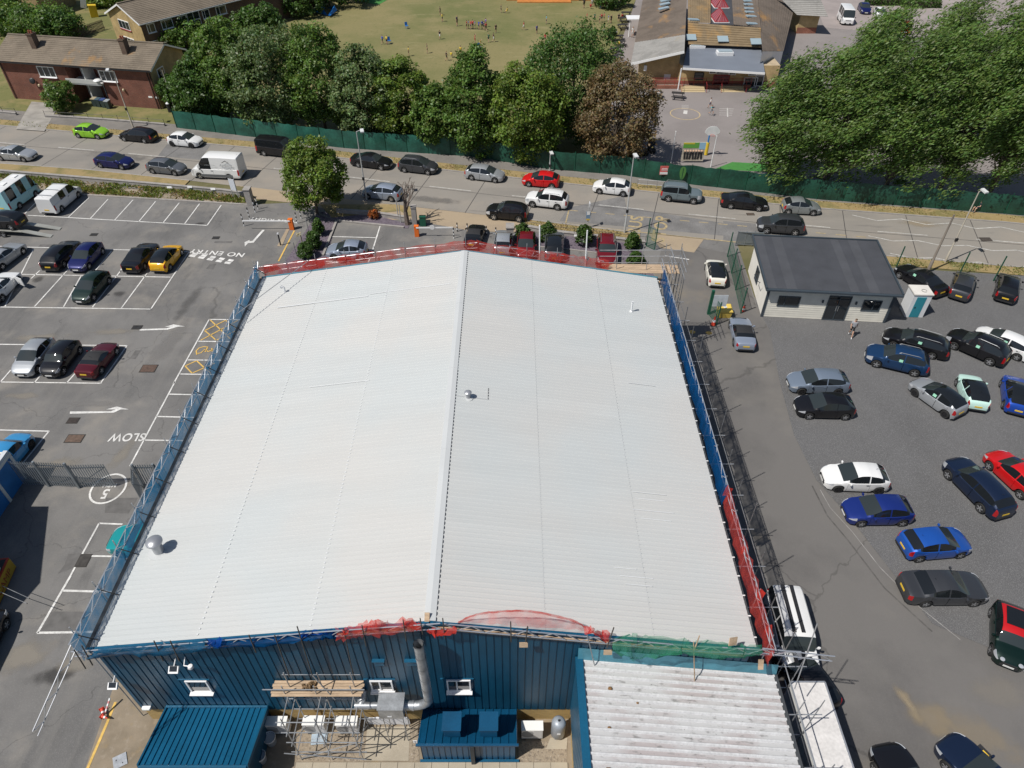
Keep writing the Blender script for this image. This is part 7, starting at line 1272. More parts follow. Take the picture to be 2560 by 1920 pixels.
        rings.append([(w_*.78, b0), (w_*.955, b0+.008), (w_*.995, low), (w_*1.0, mid), (w_*.965, bl), (q(w_*.92, w_*.925), q(t-.05, bl+.02)), (q(w_*.76, w_*side*.985), q(t-.018, t-.065)), (q(w_*.5, w_*side*.86), q(t-.003, t-.018)), (0, t+.004)])
    nr = 9; parts = {}
    def part(nm, sd, idx): return (nm, sd, idx)
    def inr(s0, s1, a, b): return s0 >= a-1e-3 and s1 <= b+1e-3
    for i in range(len(st)-1):
        s0, s1 = st[i], st[i+1]
        for j in range(nr-1):
            for sd in (-1, 1):
                key = ('body', 0, 0)
                if j >= 6 and inr(s0, s1, cowl, head): key = ('windscreen', 0, 0)
                elif j >= 6 and not van and inr(s0, s1, rend, rb_-.05): key = ('rear_window', 0, 0)
                elif j >= 6 and inr(s0, s1, head, rend): key = ('roof', 0, 0)
                elif j >= 5 and inr(s0, s1, .25, cowl) and cowl > .5: key = ('bonnet', 0, 0)
                elif j == 5:
                    for k, (a, b) in enumerate(wins):
                        if inr(s0, s1, a, b): key = ('side_window', sd, k)
                    if key[0] == 'body' and d.get('soft') and s0 > head-.1 and s1 < rb_: key = ('roof', 0, 0)
                elif j in (3, 4) and inr(s0, s1, .05, .45): key = ('headlight', sd, 0)
                elif j in (3, 4) and s0 >= L-.21 and s1 <= L-.015: key = ('tail_light', sd, 0)
                elif j in (1, 2, 3):
                    for k, (a, b) in enumerate(doors):
                        if inr(s0, s1, a, b): key = ('door', sd, k)
                P = parts.setdefault(key, MB()); a = rings[i]; b = rings[i+1]
                e = .0
                pt = lambda s, p: (L/2-s, sd*p[0], p[1])
                f0, f1 = s0, s1
                if key[0] == 'door':
                    a0, b0_ = doors[key[2]]
                    if abs(s0-a0) < 1e-3: f0 = s0+.014
                    if abs(s1-b0_) < 1e-3: f1 = s1-.014
                vs = [pt(f0, a[j]), pt(f1, b[j]), pt(f1, b[j+1]), pt(f0, a[j+1])]
                P.add(vs, [(3, 2, 1, 0) if sd > 0 else (0, 1, 2, 3)])
    bd = parts[('body', 0, 0)]
    for ri, xx, rev in ((rings[0], L/2, 0), (rings[-1], -L/2, 1)):
        pts = [(xx, p[0], p[1]) for p in ri]+[(xx, -p[0], p[1]) for p in ri[-2::-1]]; bd.add(pts, [list(range(len(pts)))[::(-1 if rev else 1)]])
    mats = {'body': pm, 'windscreen': WSC, 'rear_window': CGL, 'roof': rm, 'bonnet': pm, 'side_window': CGL, 'headlight': HEADL, 'tail_light': TAILL, 'door': pm}
    body = None; dobj = []
    for key in sorted(parts, key=lambda k: (k[0] != 'body', k)):
        P = parts[key]; me = P.mesh(key[0], mats[key[0]]); bm = bmesh.new(); bm.from_mesh(me); bmesh.ops.remove_doubles(bm, verts=bm.verts, dist=.0005); bm.to_mesh(me); bm.free()
        me.polygons.foreach_set('use_smooth', [True]*len(me.polygons)); me.set_sharp_from_angle(angle=R(32)); o = link(key[0], me, root)
        if key[0] == 'door': dobj.append((o, key))
    for o, key in dobj:
        a, b = doors[key[2]]; MB().box((L/2-b+.16, key[1]*(W/2-.005), np.interp(b, [0, L], d['belt'])-.12), (.18, .03, .03)).build('handle', pm if pk != 'white' else PLASTIC, o)
    u = MB(); u.box((L/2-(fo+wb/2), 0, .3), (wb-2*Ra+.04, W*.9, .16)).box((L/2-fo/2-.02, 0, .33), (fo-.2, W*.72, .2)).box((-L/2+(L-fo-wb)/2+.03, 0, .36), (L-fo-wb-.2, W*.74, .22)).box((0, 0, .55), (L*.86, W*.66, .3)); u.build('underbody', UNDER, root)
    for c_ in ax_:
        for sd in (-1, 1):
            wo = bpy.data.objects.new('wheel', TYM); C.objects.link(wo); wo.name = 'wheel'; wo.parent = root; wo.location = (L/2-c_, sd*(W/2-.115), r); k_ = r/.32; wo.scale = (k_, 1, k_)
            link('rim', RIMM[d['rim']], wo)
    for sd in (-1, 1):
        zz = float(np.interp(cowl, [0, L], d['belt']))+.06; xm = L/2-(cowl+(head-cowl)*.48)
        m = MB(); m.lathe([(.02, -.075), (.09, -.06), (.11, 0), (.09, .06), (.02, .075)], (0, 0, 0), 10); m.v = [(a*.62+xm, b*.95+sd*(W/2+.08), c+zz+.04) for a, b, c in m.v]; m.tube((xm, sd*(W/2-.12), zz-.03), (xm, sd*(W/2+.05), zz+.02), .03); m.build('mirror', pm if not van else PLASTIC, root, smooth=50)
    g = MB(); g.box((L/2-.005, 0, .42), (.06, W*.5, .16)).box((L/2-.0, 0, h0-.03), (.05, W*.42, .08)); g.build('grille', PLASTIC, root)
    if front_plate: MB().box((L/2+.03, 0, .42), (.016, .5, .11)).build('number_plate', PLW, root)
    zb = .62 if d['rb'] < .4 and not van else .66
    MB().box((-L/2-.008, 0, zb), (.016, .5, .12)).build('number_plate', PLY, root); MB().box((-L/2+.0, 0, .34), (.05, W*.7, .12)).build('bumper_insert', PLASTIC, root)
    if d['rails']:
        for sd in (-1, 1):
            yy = sd*W/2*d['wr']*.9; MB().path([(L/2-head-.25, yy, H-.04), (L/2-head-.4, yy, H+.035), (L/2-rend+.4, yy, H+.03), (L/2-rend+.2, yy, H-.05)], .02, 5).build('roof_rail', RAILM, root)
    if d.get('cladding'):
        for sd in (-1, 1):
            MB().box((L/2-(fo+wb/2), sd*(W/2-.005), .34), (wb-2*Ra, .03, .14)).build('sill_cladding', PLASTIC, root)
    if card: MB().box((L/2-wins[0][1]+.2, W/2*.93, 1.16), (.26, .012, .2), 0, .3).build('price_card', STICK, root)
    MB().tube((L/2-rend+.25, 0, H-.03), (L/2-rend+.1, 0, H+.14), .008, 5).build('aerial', PLASTIC, root)
    return root
NCAR = {}
def by_wheels(kind, pk, label, rear, front, vis, name=None, z=0., **o):
    kw = {k: o.pop(k) for k in ('roofk', 'card', 'front_plate', 'group') if k in o}; d = spec(kind, **o); a, b = G(*rear, z), G(*front, z); dr = (b-a); hd = math.atan2(dr.y, dr.x); dr = Vector((math.cos(hd), math.sin(hd), 0)); lf = Vector((-dr.y, dr.x, 0))
    c = (a+b)/2+lf*(d['W']/2-.05)*(1 if vis == 'R' else -1); c = c-dr*(d['L']/2-d['fo']-d['wb']/2)
    return make_car(d, pk, name or ('parked_van' if d.get('van') else 'parked_car'), label, (c.x, c.y), hd, z=z+.03, **kw)
def by_end(kind, pk, label, pt, hdeg, end, name=None, z=0., **o):
    """end: 'rear' or 'front' bumper foot lies at pixel pt; hdeg is the heading"""
    kw = {k: o.pop(k) for k in ('roofk', 'card', 'front_plate', 'group') if k in o}; d = spec(kind, **o); p = G(*pt, .25); hd = R(hdeg); dr = Vector((math.cos(hd), math.sin(hd), 0)); c = p+dr*(d['L']/2)*(1 if end == 'rear' else -1)
    return make_car(d, pk, name or ('parked_van' if d.get('van') else 'parked_car'), label, (c.x, c.y), hd, z=z+.03, **kw)
g1 = 'vehicles parked or driving along the road'; g2 = 'cars in the car park bays'; g3 = 'cars in the front yard'; g4 = 'cars on the gravel lot'
# --- the road
by_wheels('hatch', 'lime', 'lime green hatchback parked by the brick flats', (197.6, 346.4), (246.5, 349.5), 'R', group=g1)
by_wheels('estate', 'black', 'black estate car beside the lamp post in front of the flats', (363, 359.7), (312, 354.5), 'L', group=g1)
by_wheels('hatch', 'white', 'white hatchback parked where the green fence begins', (431, 367), (481.8, 371.8), 'R', group=g1, rim=1)
by_wheels('hatch', 'dblue', 'dark blue hatchback on the near side of the road behind the grey hatchback', (253, 421), (307, 426), 'R', group=g1, L=4.3, wb=2.65)
by_wheels('hatch', 'grey', 'dark grey hatchback parked between the dark blue hatchback and white panel van', (383.4, 435.5), (439, 441), 'R', group=g1, L=4.35, wb=2.68)
by_wheels('saloon', 'silver', 'silver saloon with dark sunroof on the road at the left edge', (3.5, 403), (63.7, 406.5), 'R', group=g1)
tv = by_wheels('bigvan', 'white', 'white high-roof panel van with house logo on its side', (577, 451.8), (501.8, 448.4), 'L', group=g1)
by_wheels('van', 'black', 'black window van parked against the green fence', (661.7, 391.2), (721, 397.9), 'R', group=g1, wins=[(1.25, 2.4), (2.45, 3.6), (3.65, 4.75)])
by_wheels('saloon', 'black', 'black saloon with chrome window line parked behind the tall lamp post', (894.6, 419.6), (954.5, 427.4), 'R', group=g1)
by_wheels('mpv', 'dgrey', 'dark grey people carrier with roof rails parked by the green fence', (1011, 432.6), (1070, 439.2), 'R', group=g1, rails=True)
by_wheels('hatch', 'silver', 'silver hatchback parked between the dark people carrier and red hatchback', (1180, 452), (1236, 458.6), 'R', group=g1, L=4.35, wb=2.65)
by_wheels('hatch', 'red', 'bright red hatchback parked facing left under the brown tree', (1377, 473.7), (1323.4, 468.8), 'L', group=g1)
by_wheels('hatch', 'white', 'white hatchback facing left behind the bus stop lamp post', (1556, 493), (1498.5, 486.4), 'L', group=g1)
by_wheels('suv', 'white', 'white compact off-roader driving left in the middle of the road', (1391.4, 527), (1332, 520), 'L', group=g1, wb=2.6, rails=True)
by_wheels('suv', 'black', 'black compact off-roader waiting by the front yard entrance', (1295, 557), (1236, 551.8), 'L', group=g1, L=4.2, H=1.6, wb=2.55)
by_wheels('box', 'jeep', 'boxy blue-grey off-roader parked facing right', (1671, 506), (1730, 512), 'R', group=g1, rails=True, cladding=True)
by_wheels('saloon', 'black', 'black saloon parked right of the boxy blue-grey off-roader', (1827, 524), (1893, 530), 'R', group=g1)
by_wheels('hatch', 'ygrey', 'small silver-grey hatchback parked at the right end of the row', (1969, 538), (2030, 541), 'R', group=g1, L=3.8, wb=2.46)
by_wheels('suv', 'dgrey', 'dark grey crossover in the bus bay behind the office roof', (1983.7, 590.8), (1916, 586), 'L', group=g1, cladding=True)
by_wheels('hatch', 'iceblue', 'silver-blue hatchback half hidden by the leafless tree', (980, 506), (919, 499), 'L', group=g1, L=4.3, wb=2.6)
# --- car park
cv = by_wheels('camper', 'paleblue', 'pale blue high-top camper van at the left edge', (52, 524), (95.5, 491.6), 'R', group=g2, wins=[(.55, 1.1), (1.9, 2.8), (3.4, 4.4)], roofk='white')
by_wheels('van', 'white', 'white compact panel van in the top row of bays', (160, 529.6), (199, 496), 'R', group=g2, wins=[(1.2, 2.2), (2.7, 3.6)])
by_end('estate', 'black', 'black estate with its tail to the camera beside the dark blue hatchback', (124, 678), 87, 'rear', group=g2)
by_end('hatch', 'dblue', 'dark blue hatchback nose to the camera in the middle bays', (191, 680), 267, 'front', group=g2)
by_end('saloon', 'black', 'black saloon parked against the yellow hatchback', (327, 683), 86, 'rear', group=g2, L=4.55, wb=2.65)
by_end('hatch', 'yellow', 'yellow hatchback with black roof at the end of the bays', (396, 681), 86, 'rear', group=g2, roofk='car_glass')
by_end('hatch', 'dgreen', 'very dark green hatchback alone in the lower middle bays', (199.6, 759), 264, 'front', group=g2)
by_wheels('coupe', 'silver', 'silver coupe at the left edge above the white coupe', (13.9, 673.9), (60.8, 637.7), 'R', group=g2)
wc = by_wheels('coupe', 'white', 'white coupe with its door open at the left edge', (10, 755), (55, 707), 'R', group=g2)
by_end('hatch', 'silver', 'silver hatchback nose to the camera at the left of three', (55, 943), 268, 'front', group=g2, L=3.97, nd=1)
by_end('mini', 'black', 'small rounded black car between the silver hatchback and maroon roadster', (124.4, 944), 267, 'front', group=g2)
by_end('roadster', 'maroon', 'maroon soft-top roadster with its tail to the camera', (214, 948), 85, 'rear', group=g2)
p = G(93.3, 1106); by_end('mini', 'sky', 'bright blue hatchback tucked behind the white and blue shed', (-20, 1200), 84, 'rear', group=g2, L=3.8, rim=1)
by_end('saloon', 'teal', 'teal car half hidden under the scaffold netting', (279, 1358), 180, 'front', group=g2, L=4.3, wb=2.5)
by_end('hatch', 'black', 'black car mostly out of the frame at the lower left edge', (-95, 1715), 95, 'rear', group=g2)
# --- front yard
by_end('hatch', 'iceblue', 'silver-blue small hatchback parked by the slate bed', (818, 634), 180, 'front', group=g3, L=3.8, wb=2.46)
by_end('roadster', 'black', 'black soft-top car behind the far red netting', (1178, 622), 82, 'rear', group=g3)
by_end('hatch', 'silver', 'silver car behind the far red netting between black and dark red cars', (1255, 640), 86, 'rear', group=g3)
by_end('hatch', 'dred', 'dark red small car half hidden by the far red netting', (1312, 650), 266, 'front', group=g3)
by_end('suv', 'grey', 'grey car with black glass roof beside the dark red small car', (1384, 655), 86, 'rear', group=g3, roofk='car_glass')
by_end('suv', 'dred', 'dark red off-roader with roof rails nose to the warehouse', (1516, 668), 265, 'front', group=g3, rails=True)
by_end('mini', 'cream', 'white small car with black roof on the lane beside the gate', (1792, 718), 83, 'rear', group=g3, roofk='car_glass')
by_end('roadster', 'iceblue', 'silver-blue roadster with black soft top on the lane', (1863, 878), 85, 'rear', group=g3)
# --- gravel lot
by_end('saloon', 'black', 'black saloon behind the white and teal shed', (2352, 742), 114, 'rear', group=g4, card=True)
by_end('hatch', 'dgrey', 'charcoal hatchback with its tail to the camera by the fence posts', (2392, 750), 56, 'rear', group=g4, L=4.3, wb=2.62)
by_end('hatch', 'black', 'black hatchback at the right edge by the fence posts', (2508, 756), 58, 'rear', group=g4, L=4.3)
d_ = by_wheels('estate', 'black', 'long black estate with roof rails behind the dark blue off-roader', (2328, 899.6), (2226, 870), 'L', group=g4, rails=True, card=True, L=4.8, wb=2.8)
by_wheels('suv', 'kblue', 'dark blue off-roader with green card in its window', (2281.7, 943), (2185.6, 919.8), 'L', group=g4, rails=True, card=True)
by_wheels('suv', 'black', 'black off-roader beside the white hatchback at the right edge', (2466.9, 914), (2380, 875), 'L', group=g4, rails=True, card=True)
by_wheels('hatch', 'white', 'white hatchback cut by the right edge of the lot', (2530.5, 899.6), (2452, 866), 'L', group=g4, L=4.4, wb=2.65, card=True)
by_wheels('hatch', 'bgrey', 'slate blue-grey hatchback nearest the lane in the upper pair', (2096.5, 989), (1995.8, 988), 'L', group=g4, L=4.35, wb=2.65, rim=1)
by_wheels('hatch', 'black', 'black small hatchback directly below the slate blue-grey hatchback', (2106.6, 1052), (2022.7, 1050), 'L', group=g4, nd=1)
by_wheels('hatch', 'silver', 'silver small hatchback with black roof beside the mint car', (2353, 1042.5), (2284.6, 993), 'L', group=g4, L=3.95, roofk='car_glass', card=True, rim=1)
by_end('mini', 'mint', 'pale mint small car with dark roof', (2440, 1028), 76, 'rear', group=g4, roofk='car_glass', L=3.55, wb=2.3)
by_end('hatch', 'eblue', 'bright blue hatchback cut by the right edge of the lot', (2540, 1038), 66, 'rear', group=g4, roofk='car_glass')
by_wheels('hatch', 'white', 'white three-door hatchback above the violet-blue hatchback', (2192, 1236), (2090.7, 1232), 'L', group=g4, nd=1, rim=1)
by_wheels('hatch', 'pblue', 'violet-blue hatchback between the white and mid-blue hatchbacks', (2250.7, 1317.4), (2149, 1318.8), 'L', group=g4)
by_wheels('hatch', 'cblue', 'mid-blue hatchback facing right above the charcoal saloon', (2296, 1407), (2391.6, 1398), 'R', group=g4)
by_wheels('suv', 'navy', 'glossy navy crossover next to the red hatchback', (2440, 1276.8), (2365.6, 1199.6), 'L', group=g4, wb=2.8, L=4.65, H=1.58)
by_wheels('hatch', 'red', 'red hatchback cut by the right edge of the lot', (2543.6, 1246.5), (2465.4, 1172.7), 'L', group=g4, nd=1)
by_wheels('saloon', 'dgrey', 'charcoal four-door saloon facing right at the gravel edge', (2309, 1518.7), (2427.8, 1518), 'R', group=g4, rend=1.35, L=4.65, wb=2.7)
gm = by_end('mini', 'green', 'dark green small car with red roof and bonnet badge', (2516, 1671), 243, 'front', group=g4, roofk='redroof')
by_end('saloon', 'black', 'black car nose up at the bottom edge beside the lorry', (2200, 1866), 100, 'front', group=g4)
by_end('saloon', 'navy', 'dark navy car nose up at the bottom edge farther right', (2352, 1852), 118, 'front', group=g4)
by_end('hatch', 'black', 'black car half hidden behind the white lorry box', (2068, 1785), 112, 'rear', group=g4, L=3.7)
ld_ = by_end('box', 'white', 'white off-roader with black roof stripes under the scaffold corner', (2000, 1703), 267, 'front', group=g4, L=4.85, W=1.95, H=1.88, wb=2.9, rails=True)
for s in (-.28, .18):
    for x0, x1, zz in ((-2.1, .65, 1.886), (1.15, 2.2, 1.125)): MB().box(((x0+x1)/2, s, zz+(.0 if x0 < 0 else .0)), (x1-x0, .2, .012), 0, 0, 0 if x0 < 0 else .05).build('bonnet_stripe' if x0 > 0 else 'roof_stripe', BLACK, ld_)
for x, y in ((1.85, .42), (1.85, -.42)): MB().lathe([(.12, 0), (.11, .03), (.02, .04)], (x, y, .8), 14).build('round_headlamp', HEADL, gm, smooth=40)
MB().box((-.55, 0, 1.452), (1.15, .95, .012)).build('glass_sunroof', CGL, gm)
# open door and bonnet of the white coupe
MB().box((.75, -1.35, .72), (1.15, .06, .75), R(62)).build('open_door', paint('white'), wc)
# van lettering
def vtext(body, parent, x, y, z, size, rz, mat):
    cu = bpy.data.curves.new('t', 'FONT'); cu.body = body; cu.size = size; cu.align_x = 'CENTER'; o = bpy.data.objects.new('t', cu); C.objects.link(o); bpy.context.view_layer.update()
    me = bpy.data.meshes.new_from_object(o.evaluated_get(bpy.context.evaluated_depsgraph_get())); bpy.data.objects.remove(o); me.materials.clear(); me.materials.append(mat); link('lettering', me, parent, (x, y, z), (R(90), 0, rz))
GT = M('grey_lettering', (.3, .32, .34), .6); W2 = 2.06/2+.012
vtext('Amazing', tv, -1.55, W2, 1.62, .42, R(180), GT); vtext('Glazing', tv, -1.65, W2, 1.3, .28, R(180), GT); vtext('windows and doors', tv, .25, W2, 1.68, .16, R(180), GT)
m = MB(); m.add([(x, W2, z) for x, z in ((-2.0, 2.02), (-1.55, 2.3), (-1.1, 2.02), (-1.2, 2.02), (-1.55, 2.22), (-1.9, 2.02))], [(0, 1, 4, 5), (1, 2, 3, 4)]); m.build('house_logo', BLACK, tv)
for sd in (-1, 1): MB().box((-.2, sd*(1.02), .5), (3.6, .03, .3)).build('lower_cladding', M('grey_cladding', (.12, .125, .13), .6), tv)
for k in (0, 1): MB().box((-.9+k*1.7, 0, 2.58), (.6, .55, .06)).build('roof_hatch', WHITE, cv)
for x in (-1.9, -.7, .6): MB().beam((x, -.75, 2.02), (x, .75, 2.02), .05, .04).build('roof_bar', STEEL, bpy.data.objects['parked_van.003'] if 'parked_van.003' in bpy.data.objects else cv)
# --- trailer with the black car on it
p, q = G(4, 586.5), G(60, 566); hd = math.atan2(0, -1); t = thing('car_trailer', 'car transporter trailer with two lowered ramps at the left edge', 'trailer', (-55.4, 57.4, 0)); TRM = M('trailer_alloy', (.42, .42, .38), .5, .4, var=.15)
e1, e2 = G(130, 591.5), G(152, 573); s1, s2 = G(58, 577, .6), G(78, 560, .6); fl1 = s1+Vector((-4.6, .5, 0)); fl2 = s2+Vector((-4.6, .5, 0))
for a, b in ((e1, s1), (e2, s2)): MB().beam(a+Vector((0, 0, .04)), b, .5, .06).build('ramp', TRM, t, True)
for a, b in ((s1, fl1), (s2, fl2)): MB().beam(a, b, .5, .08).build('track', TRM, t, True)
for f in (.2, .5, .8): MB().beam(s1.lerp(fl1, f)-Vector((0, 0, .08)), s2.lerp(fl2, f)-Vector((0, 0, .08)), .1, .1).build('cross_member', TRM, t, True)
for f in (.42, .62):
    for a, b in ((s1, fl1), (s2, fl2)):
        w_ = a.lerp(b, f); wo = link('wheel', TYM, t, (w_.x-t.location.x, w_.y-t.location.y+(-.4 if a == s1 else .4), .29), None, (.9, 1, .9)); link('rim', RIMM[0], wo)
mid = (s1+s2+fl1+fl2)/4; make_car(spec('hatch', L=4.2), 'black', 'parked_car', 'black hatchback loaded on the car trailer', (mid.x+.1, mid.y), R(174), z=.66)
# --- box lorry beside the annex
lh = 3.3; q = [G(*cr(1920, 1440)(x, y), lh) for x, y in ((190, 915), (505, 918), (725, 1659), (415, 1659))]
bx0, bx1, by1 = (q[0].x+q[3].x)/2, (q[1].x+q[2].x)/2, q[0].y; by0 = by1-7.2; t = thing('box_lorry', 'white box lorry body parked beside the annex scaffold', 'lorry', ((bx0+bx1)/2, (by0+by1)/2, 0)); LW = M('lorry_white', (.62, .6, .58), .6, var=.1, sc=1.2, var2=.1, sc2=7)
MB().bb((bx0, by0, .95), (bx1, by1, lh-.02)).build('box_body', WHITE, t, True); MB().bb((bx0+.05, by0+.05, lh-.018), (bx1-.05, by1-.05, lh)).build('roof_panel', LW, t, True)
for a, b in (((bx0, by0), (bx0, by1)), ((bx1, by0), (bx1, by1)), ((bx0, by1), (bx1, by1))): MB().beam((a[0], a[1], lh), (b[0], b[1], lh), .07, .05).build('edge_rail', ALU, t, True)
MB().bb((bx0+.3, by0, .6), (bx1-.3, by1, .93)).build('chassis', UNDER, t, True)
for y in (by1-1.4, by0+1.6, by0+2.6):
    for sd, x in ((-1, bx0+.2), (1, bx1-.2)): wo = link('wheel', TYM, t, (x-t.location.x, y-t.location.y, .48), (0, 0, R(90)), (1.5, 1.3, 1.5)); link('rim', RIMM[0], wo)
# --- school minibus and cars behind the poplars
by_end('camper', 'white', 'white minibus parked beyond the poplars by the school', (2118, 62), 260, 'front', name='school_minibus', wins=[(.5, 1.2), (1.4, 2.6), (2.8, 4.4)], W=2.1, H=2.4)
by_end('hatch', 'red', 'red car glimpsed between the poplars in the school car park', (2262, 84), 250, 'front'); by_end('hatch', 'dblue', 'dark blue car at the top edge beyond the poplars', (2290, 8), 180, 'front'); by_end('hatch', 'dblue', 'blue car beside the white minibus behind the poplars', (2165, 35), 260, 'front')
by_end('hatch', 'white', 'white car partly hidden by poplar tops near the minibus', (2205, 48), 260, 'front')
# ================================================================ PEOPLE AND SMALL THINGS BY THE SCHOOL
SKIN = M('skin', (.5, .3, .21), .6); HAIRS = [M('hair_dark', (.03, .02, .015), .6), M('hair_brown', (.09, .05, .025), .6), M('hair_fair', (.3, .2, .09), .6)]; SHOE = M('shoe', (.1, .1, .11), .6); SHOEW = M('shoe_white', (.6, .6, .6), .6)
POSES = {
 'stand': dict(hipL=(.0, .09, .93), kneeL=(.02, .1, .5), footL=(0, .11, .06), hipR=(.0, -.09, .93), kneeR=(.02, -.1, .5), footR=(-.02, -.12, .06), elbL=(-.03, .25, 1.12), hanL=(.08, .27, .88), elbR=(-.03, -.25, 1.12), hanR=(.06, -.27, .88)),
 'walk': dict(hipL=(.0, .09, .93), kneeL=(.2, .09, .52), footL=(.3, .1, .08), hipR=(.0, -.09, .93), kneeR=(-.04, -.09, .5), footR=(-.32, -.1, .12), elbL=(-.14, .24, 1.14), hanL=(-.14, .25, .9), elbR=(.1, -.24, 1.13), hanR=(.26, -.2, .98)),
 'run': dict(hipL=(.0, .09, .93), kneeL=(.34, .09, .7), footL=(.26, .1, .28), hipR=(.0, -.09, .93), kneeR=(-.1, -.09, .5), footR=(-.48, -.1, .3), elbL=(-.22, .24, 1.2), hanL=(-.1, .22, .98), elbR=(.16, -.24, 1.16), hanR=(.34, -.14, 1.26)),
 'arms': dict(hipL=(.0, .1, .93), kneeL=(.02, .14, .5), footL=(0, .2, .06), hipR=(.0, -.1, .93), kneeR=(.02, -.14, .5), footR=(0, -.2, .06), elbL=(.1, .36, 1.42), hanL=(.12, .5, 1.6), elbR=(.05, -.32, 1.2), hanR=(.24, -.34, 1.1)),
 'sit': dict(hipL=(.0, .1, .46), kneeL=(.42, .12, .48), footL=(.42, .12, .06), hipR=(.0, -.1, .46), kneeR=(.42, -.12, .48), footR=(.44, -.12, .06), elbL=(.12, .25, .66), hanL=(.34, .16, .66), elbR=(.12, -.25, .66), hanR=(.34, -.16, .66), drop=.47)}
def person_mesh(pose):
    d = dict(POSES[pose]); dz = d.pop('drop', 0); B = {'pel': (0, 0, .96-dz), 'waist': (0, 0, 1.08-dz), 'chest': (.01, 0, 1.28-dz), 'neck': (.0, 0, 1.46-dz), 'jaw': (.03, 0, 1.55-dz), 'head': (.02, 0, 1.65-dz), 'crown': (.0, 0, 1.74-dz), 'shL': (0, .17, 1.38-dz), 'shR': (0, -.17, 1.38-dz)}; B.update(d)
    for s in 'LR':
        f = B['foot'+s]; B['toe'+s] = (f[0]+.16, f[1], max(.035, f[2]-.03)); h = B['han'+s]; e = B['elb'+s]; B['tip'+s] = tuple(h[i]+(h[i]-e[i])*.32 for i in range(3)); B['thu'+s] = (h[0]+.05, h[1]*(.85), h[2]-.02)
    E_ = [('pel', 'waist'), ('waist', 'chest'), ('chest', 'neck'), ('neck', 'jaw'), ('jaw', 'head'), ('head', 'crown')]
    for s in 'LR': E_ += [('pel', 'hip'+s), ('hip'+s, 'knee'+s), ('knee'+s, 'foot'+s), ('foot'+s, 'toe'+s), ('chest', 'sh'+s), ('sh'+s, 'elb'+s), ('elb'+s, 'han'+s), ('han'+s, 'tip'+s), ('han'+s, 'thu'+s)]
    Rr = dict(pel=.13, waist=.12, chest=.15, neck=.055, jaw=.075, head=.1, crown=.07, shL=.075, shR=.075, hipL=.1, hipR=.1, kneeL=.062, kneeR=.062, footL=.045, footR=.045, toeL=.038, toeR=.038, elbL=.045, elbR=.045, hanL=.033, hanR=.033, tipL=.022, tipR=.022, thuL=.014, thuR=.014)
    ks = list(B); me = bpy.data.meshes.new('p'); me.from_pydata([B[k] for k in ks], [(ks.index(a), ks.index(b)) for a, b in E_], []); o = bpy.data.objects.new('p', me); C.objects.link(o); o.modifiers.new('s', 'SKIN'); sub = o.modifiers.new('u', 'SUBSURF'); sub.levels = 1
    for i, k in enumerate(ks): r_ = Rr[k]; me.skin_vertices[0].data[i].radius = (r_*.8 if k in ('pel', 'waist', 'chest') else r_, r_*(1.12 if k in ('pel', 'waist', 'chest') else 1)); me.skin_vertices[0].data[i].use_root = (k == 'pel')
    bpy.context.view_layer.update(); out = bpy.data.meshes.new_from_object(o.evaluated_get(bpy.context.evaluated_depsgraph_get())); bpy.data.objects.remove(o); out.materials.clear()
    for _ in range(5): out.materials.append(SKIN)
    V = {k: Vector(v) for k, v in B.items()}
    def dist(p, a, b): ab = V[b]-V[a]; t = min(max((p-V[a]).dot(ab)/ab.length_squared, 0), 1); return (p-V[a]-ab*t).length, t
    for f in out.polygons:
        p = f.center; e, (dd, t) = min(((ed, dist(p, *ed)) for ed in E_), key=lambda q: q[1][0]); a, b = e; m = 0
        if b in ('waist', 'chest', 'neck') or b.startswith('sh') or (b.startswith('elb') and t < .62): m = 1 if not (b == 'neck' and t > .8) else 0
        elif b.startswith('hip') or (b.startswith('knee') and t < .75): m = 2
        elif b.startswith('toe') or (b.startswith('foot') and t > .88): m = 4
        elif b == 'crown' or (b == 'head' and (p.x < .0+.015 or t > .75)): m = 3
        if b == 'waist' and t < .35: m = 2
        f.material_index = m; f.use_smooth = True
    return out
PM = {k: person_mesh(k) for k in POSES}
def person(pt, pose, shirt, shorts, label, sc=1., rz=None, hair=0, group=None, z=.08, shoes=SHOE):
    p = G(*pt); o = link('person', PM[pose], None, (p.x, p.y, z), (0, 0, random.uniform(0, 6.28) if rz is None else rz), (sc,)*3); tag(o, label, 'person', group)
    for i, m in enumerate((SKIN, shirt, shorts, HAIRS[hair], shoes)): o.material_slots[i].link = 'OBJECT'; o.material_slots[i].material = m
    return o
CL = {k: M('cloth_'+k, c, .85) for k, c in dict(dark=(.02, .025, .03), yellow=(.65, .5, .04), red=(.4, .02, .03), blue=(.03, .08, .35), purple=(.12, .08, .35), black=(.012, .012, .014), cyan=(.04, .35, .45), white=(.65, .65, .64), green=(.04, .12, .06), teal=(.12, .4, .42), grey=(.3, .31, .33), navy=(.02, .03, .08)).items()}
cM = cr(640, 0); FG = 'children on the playing field'
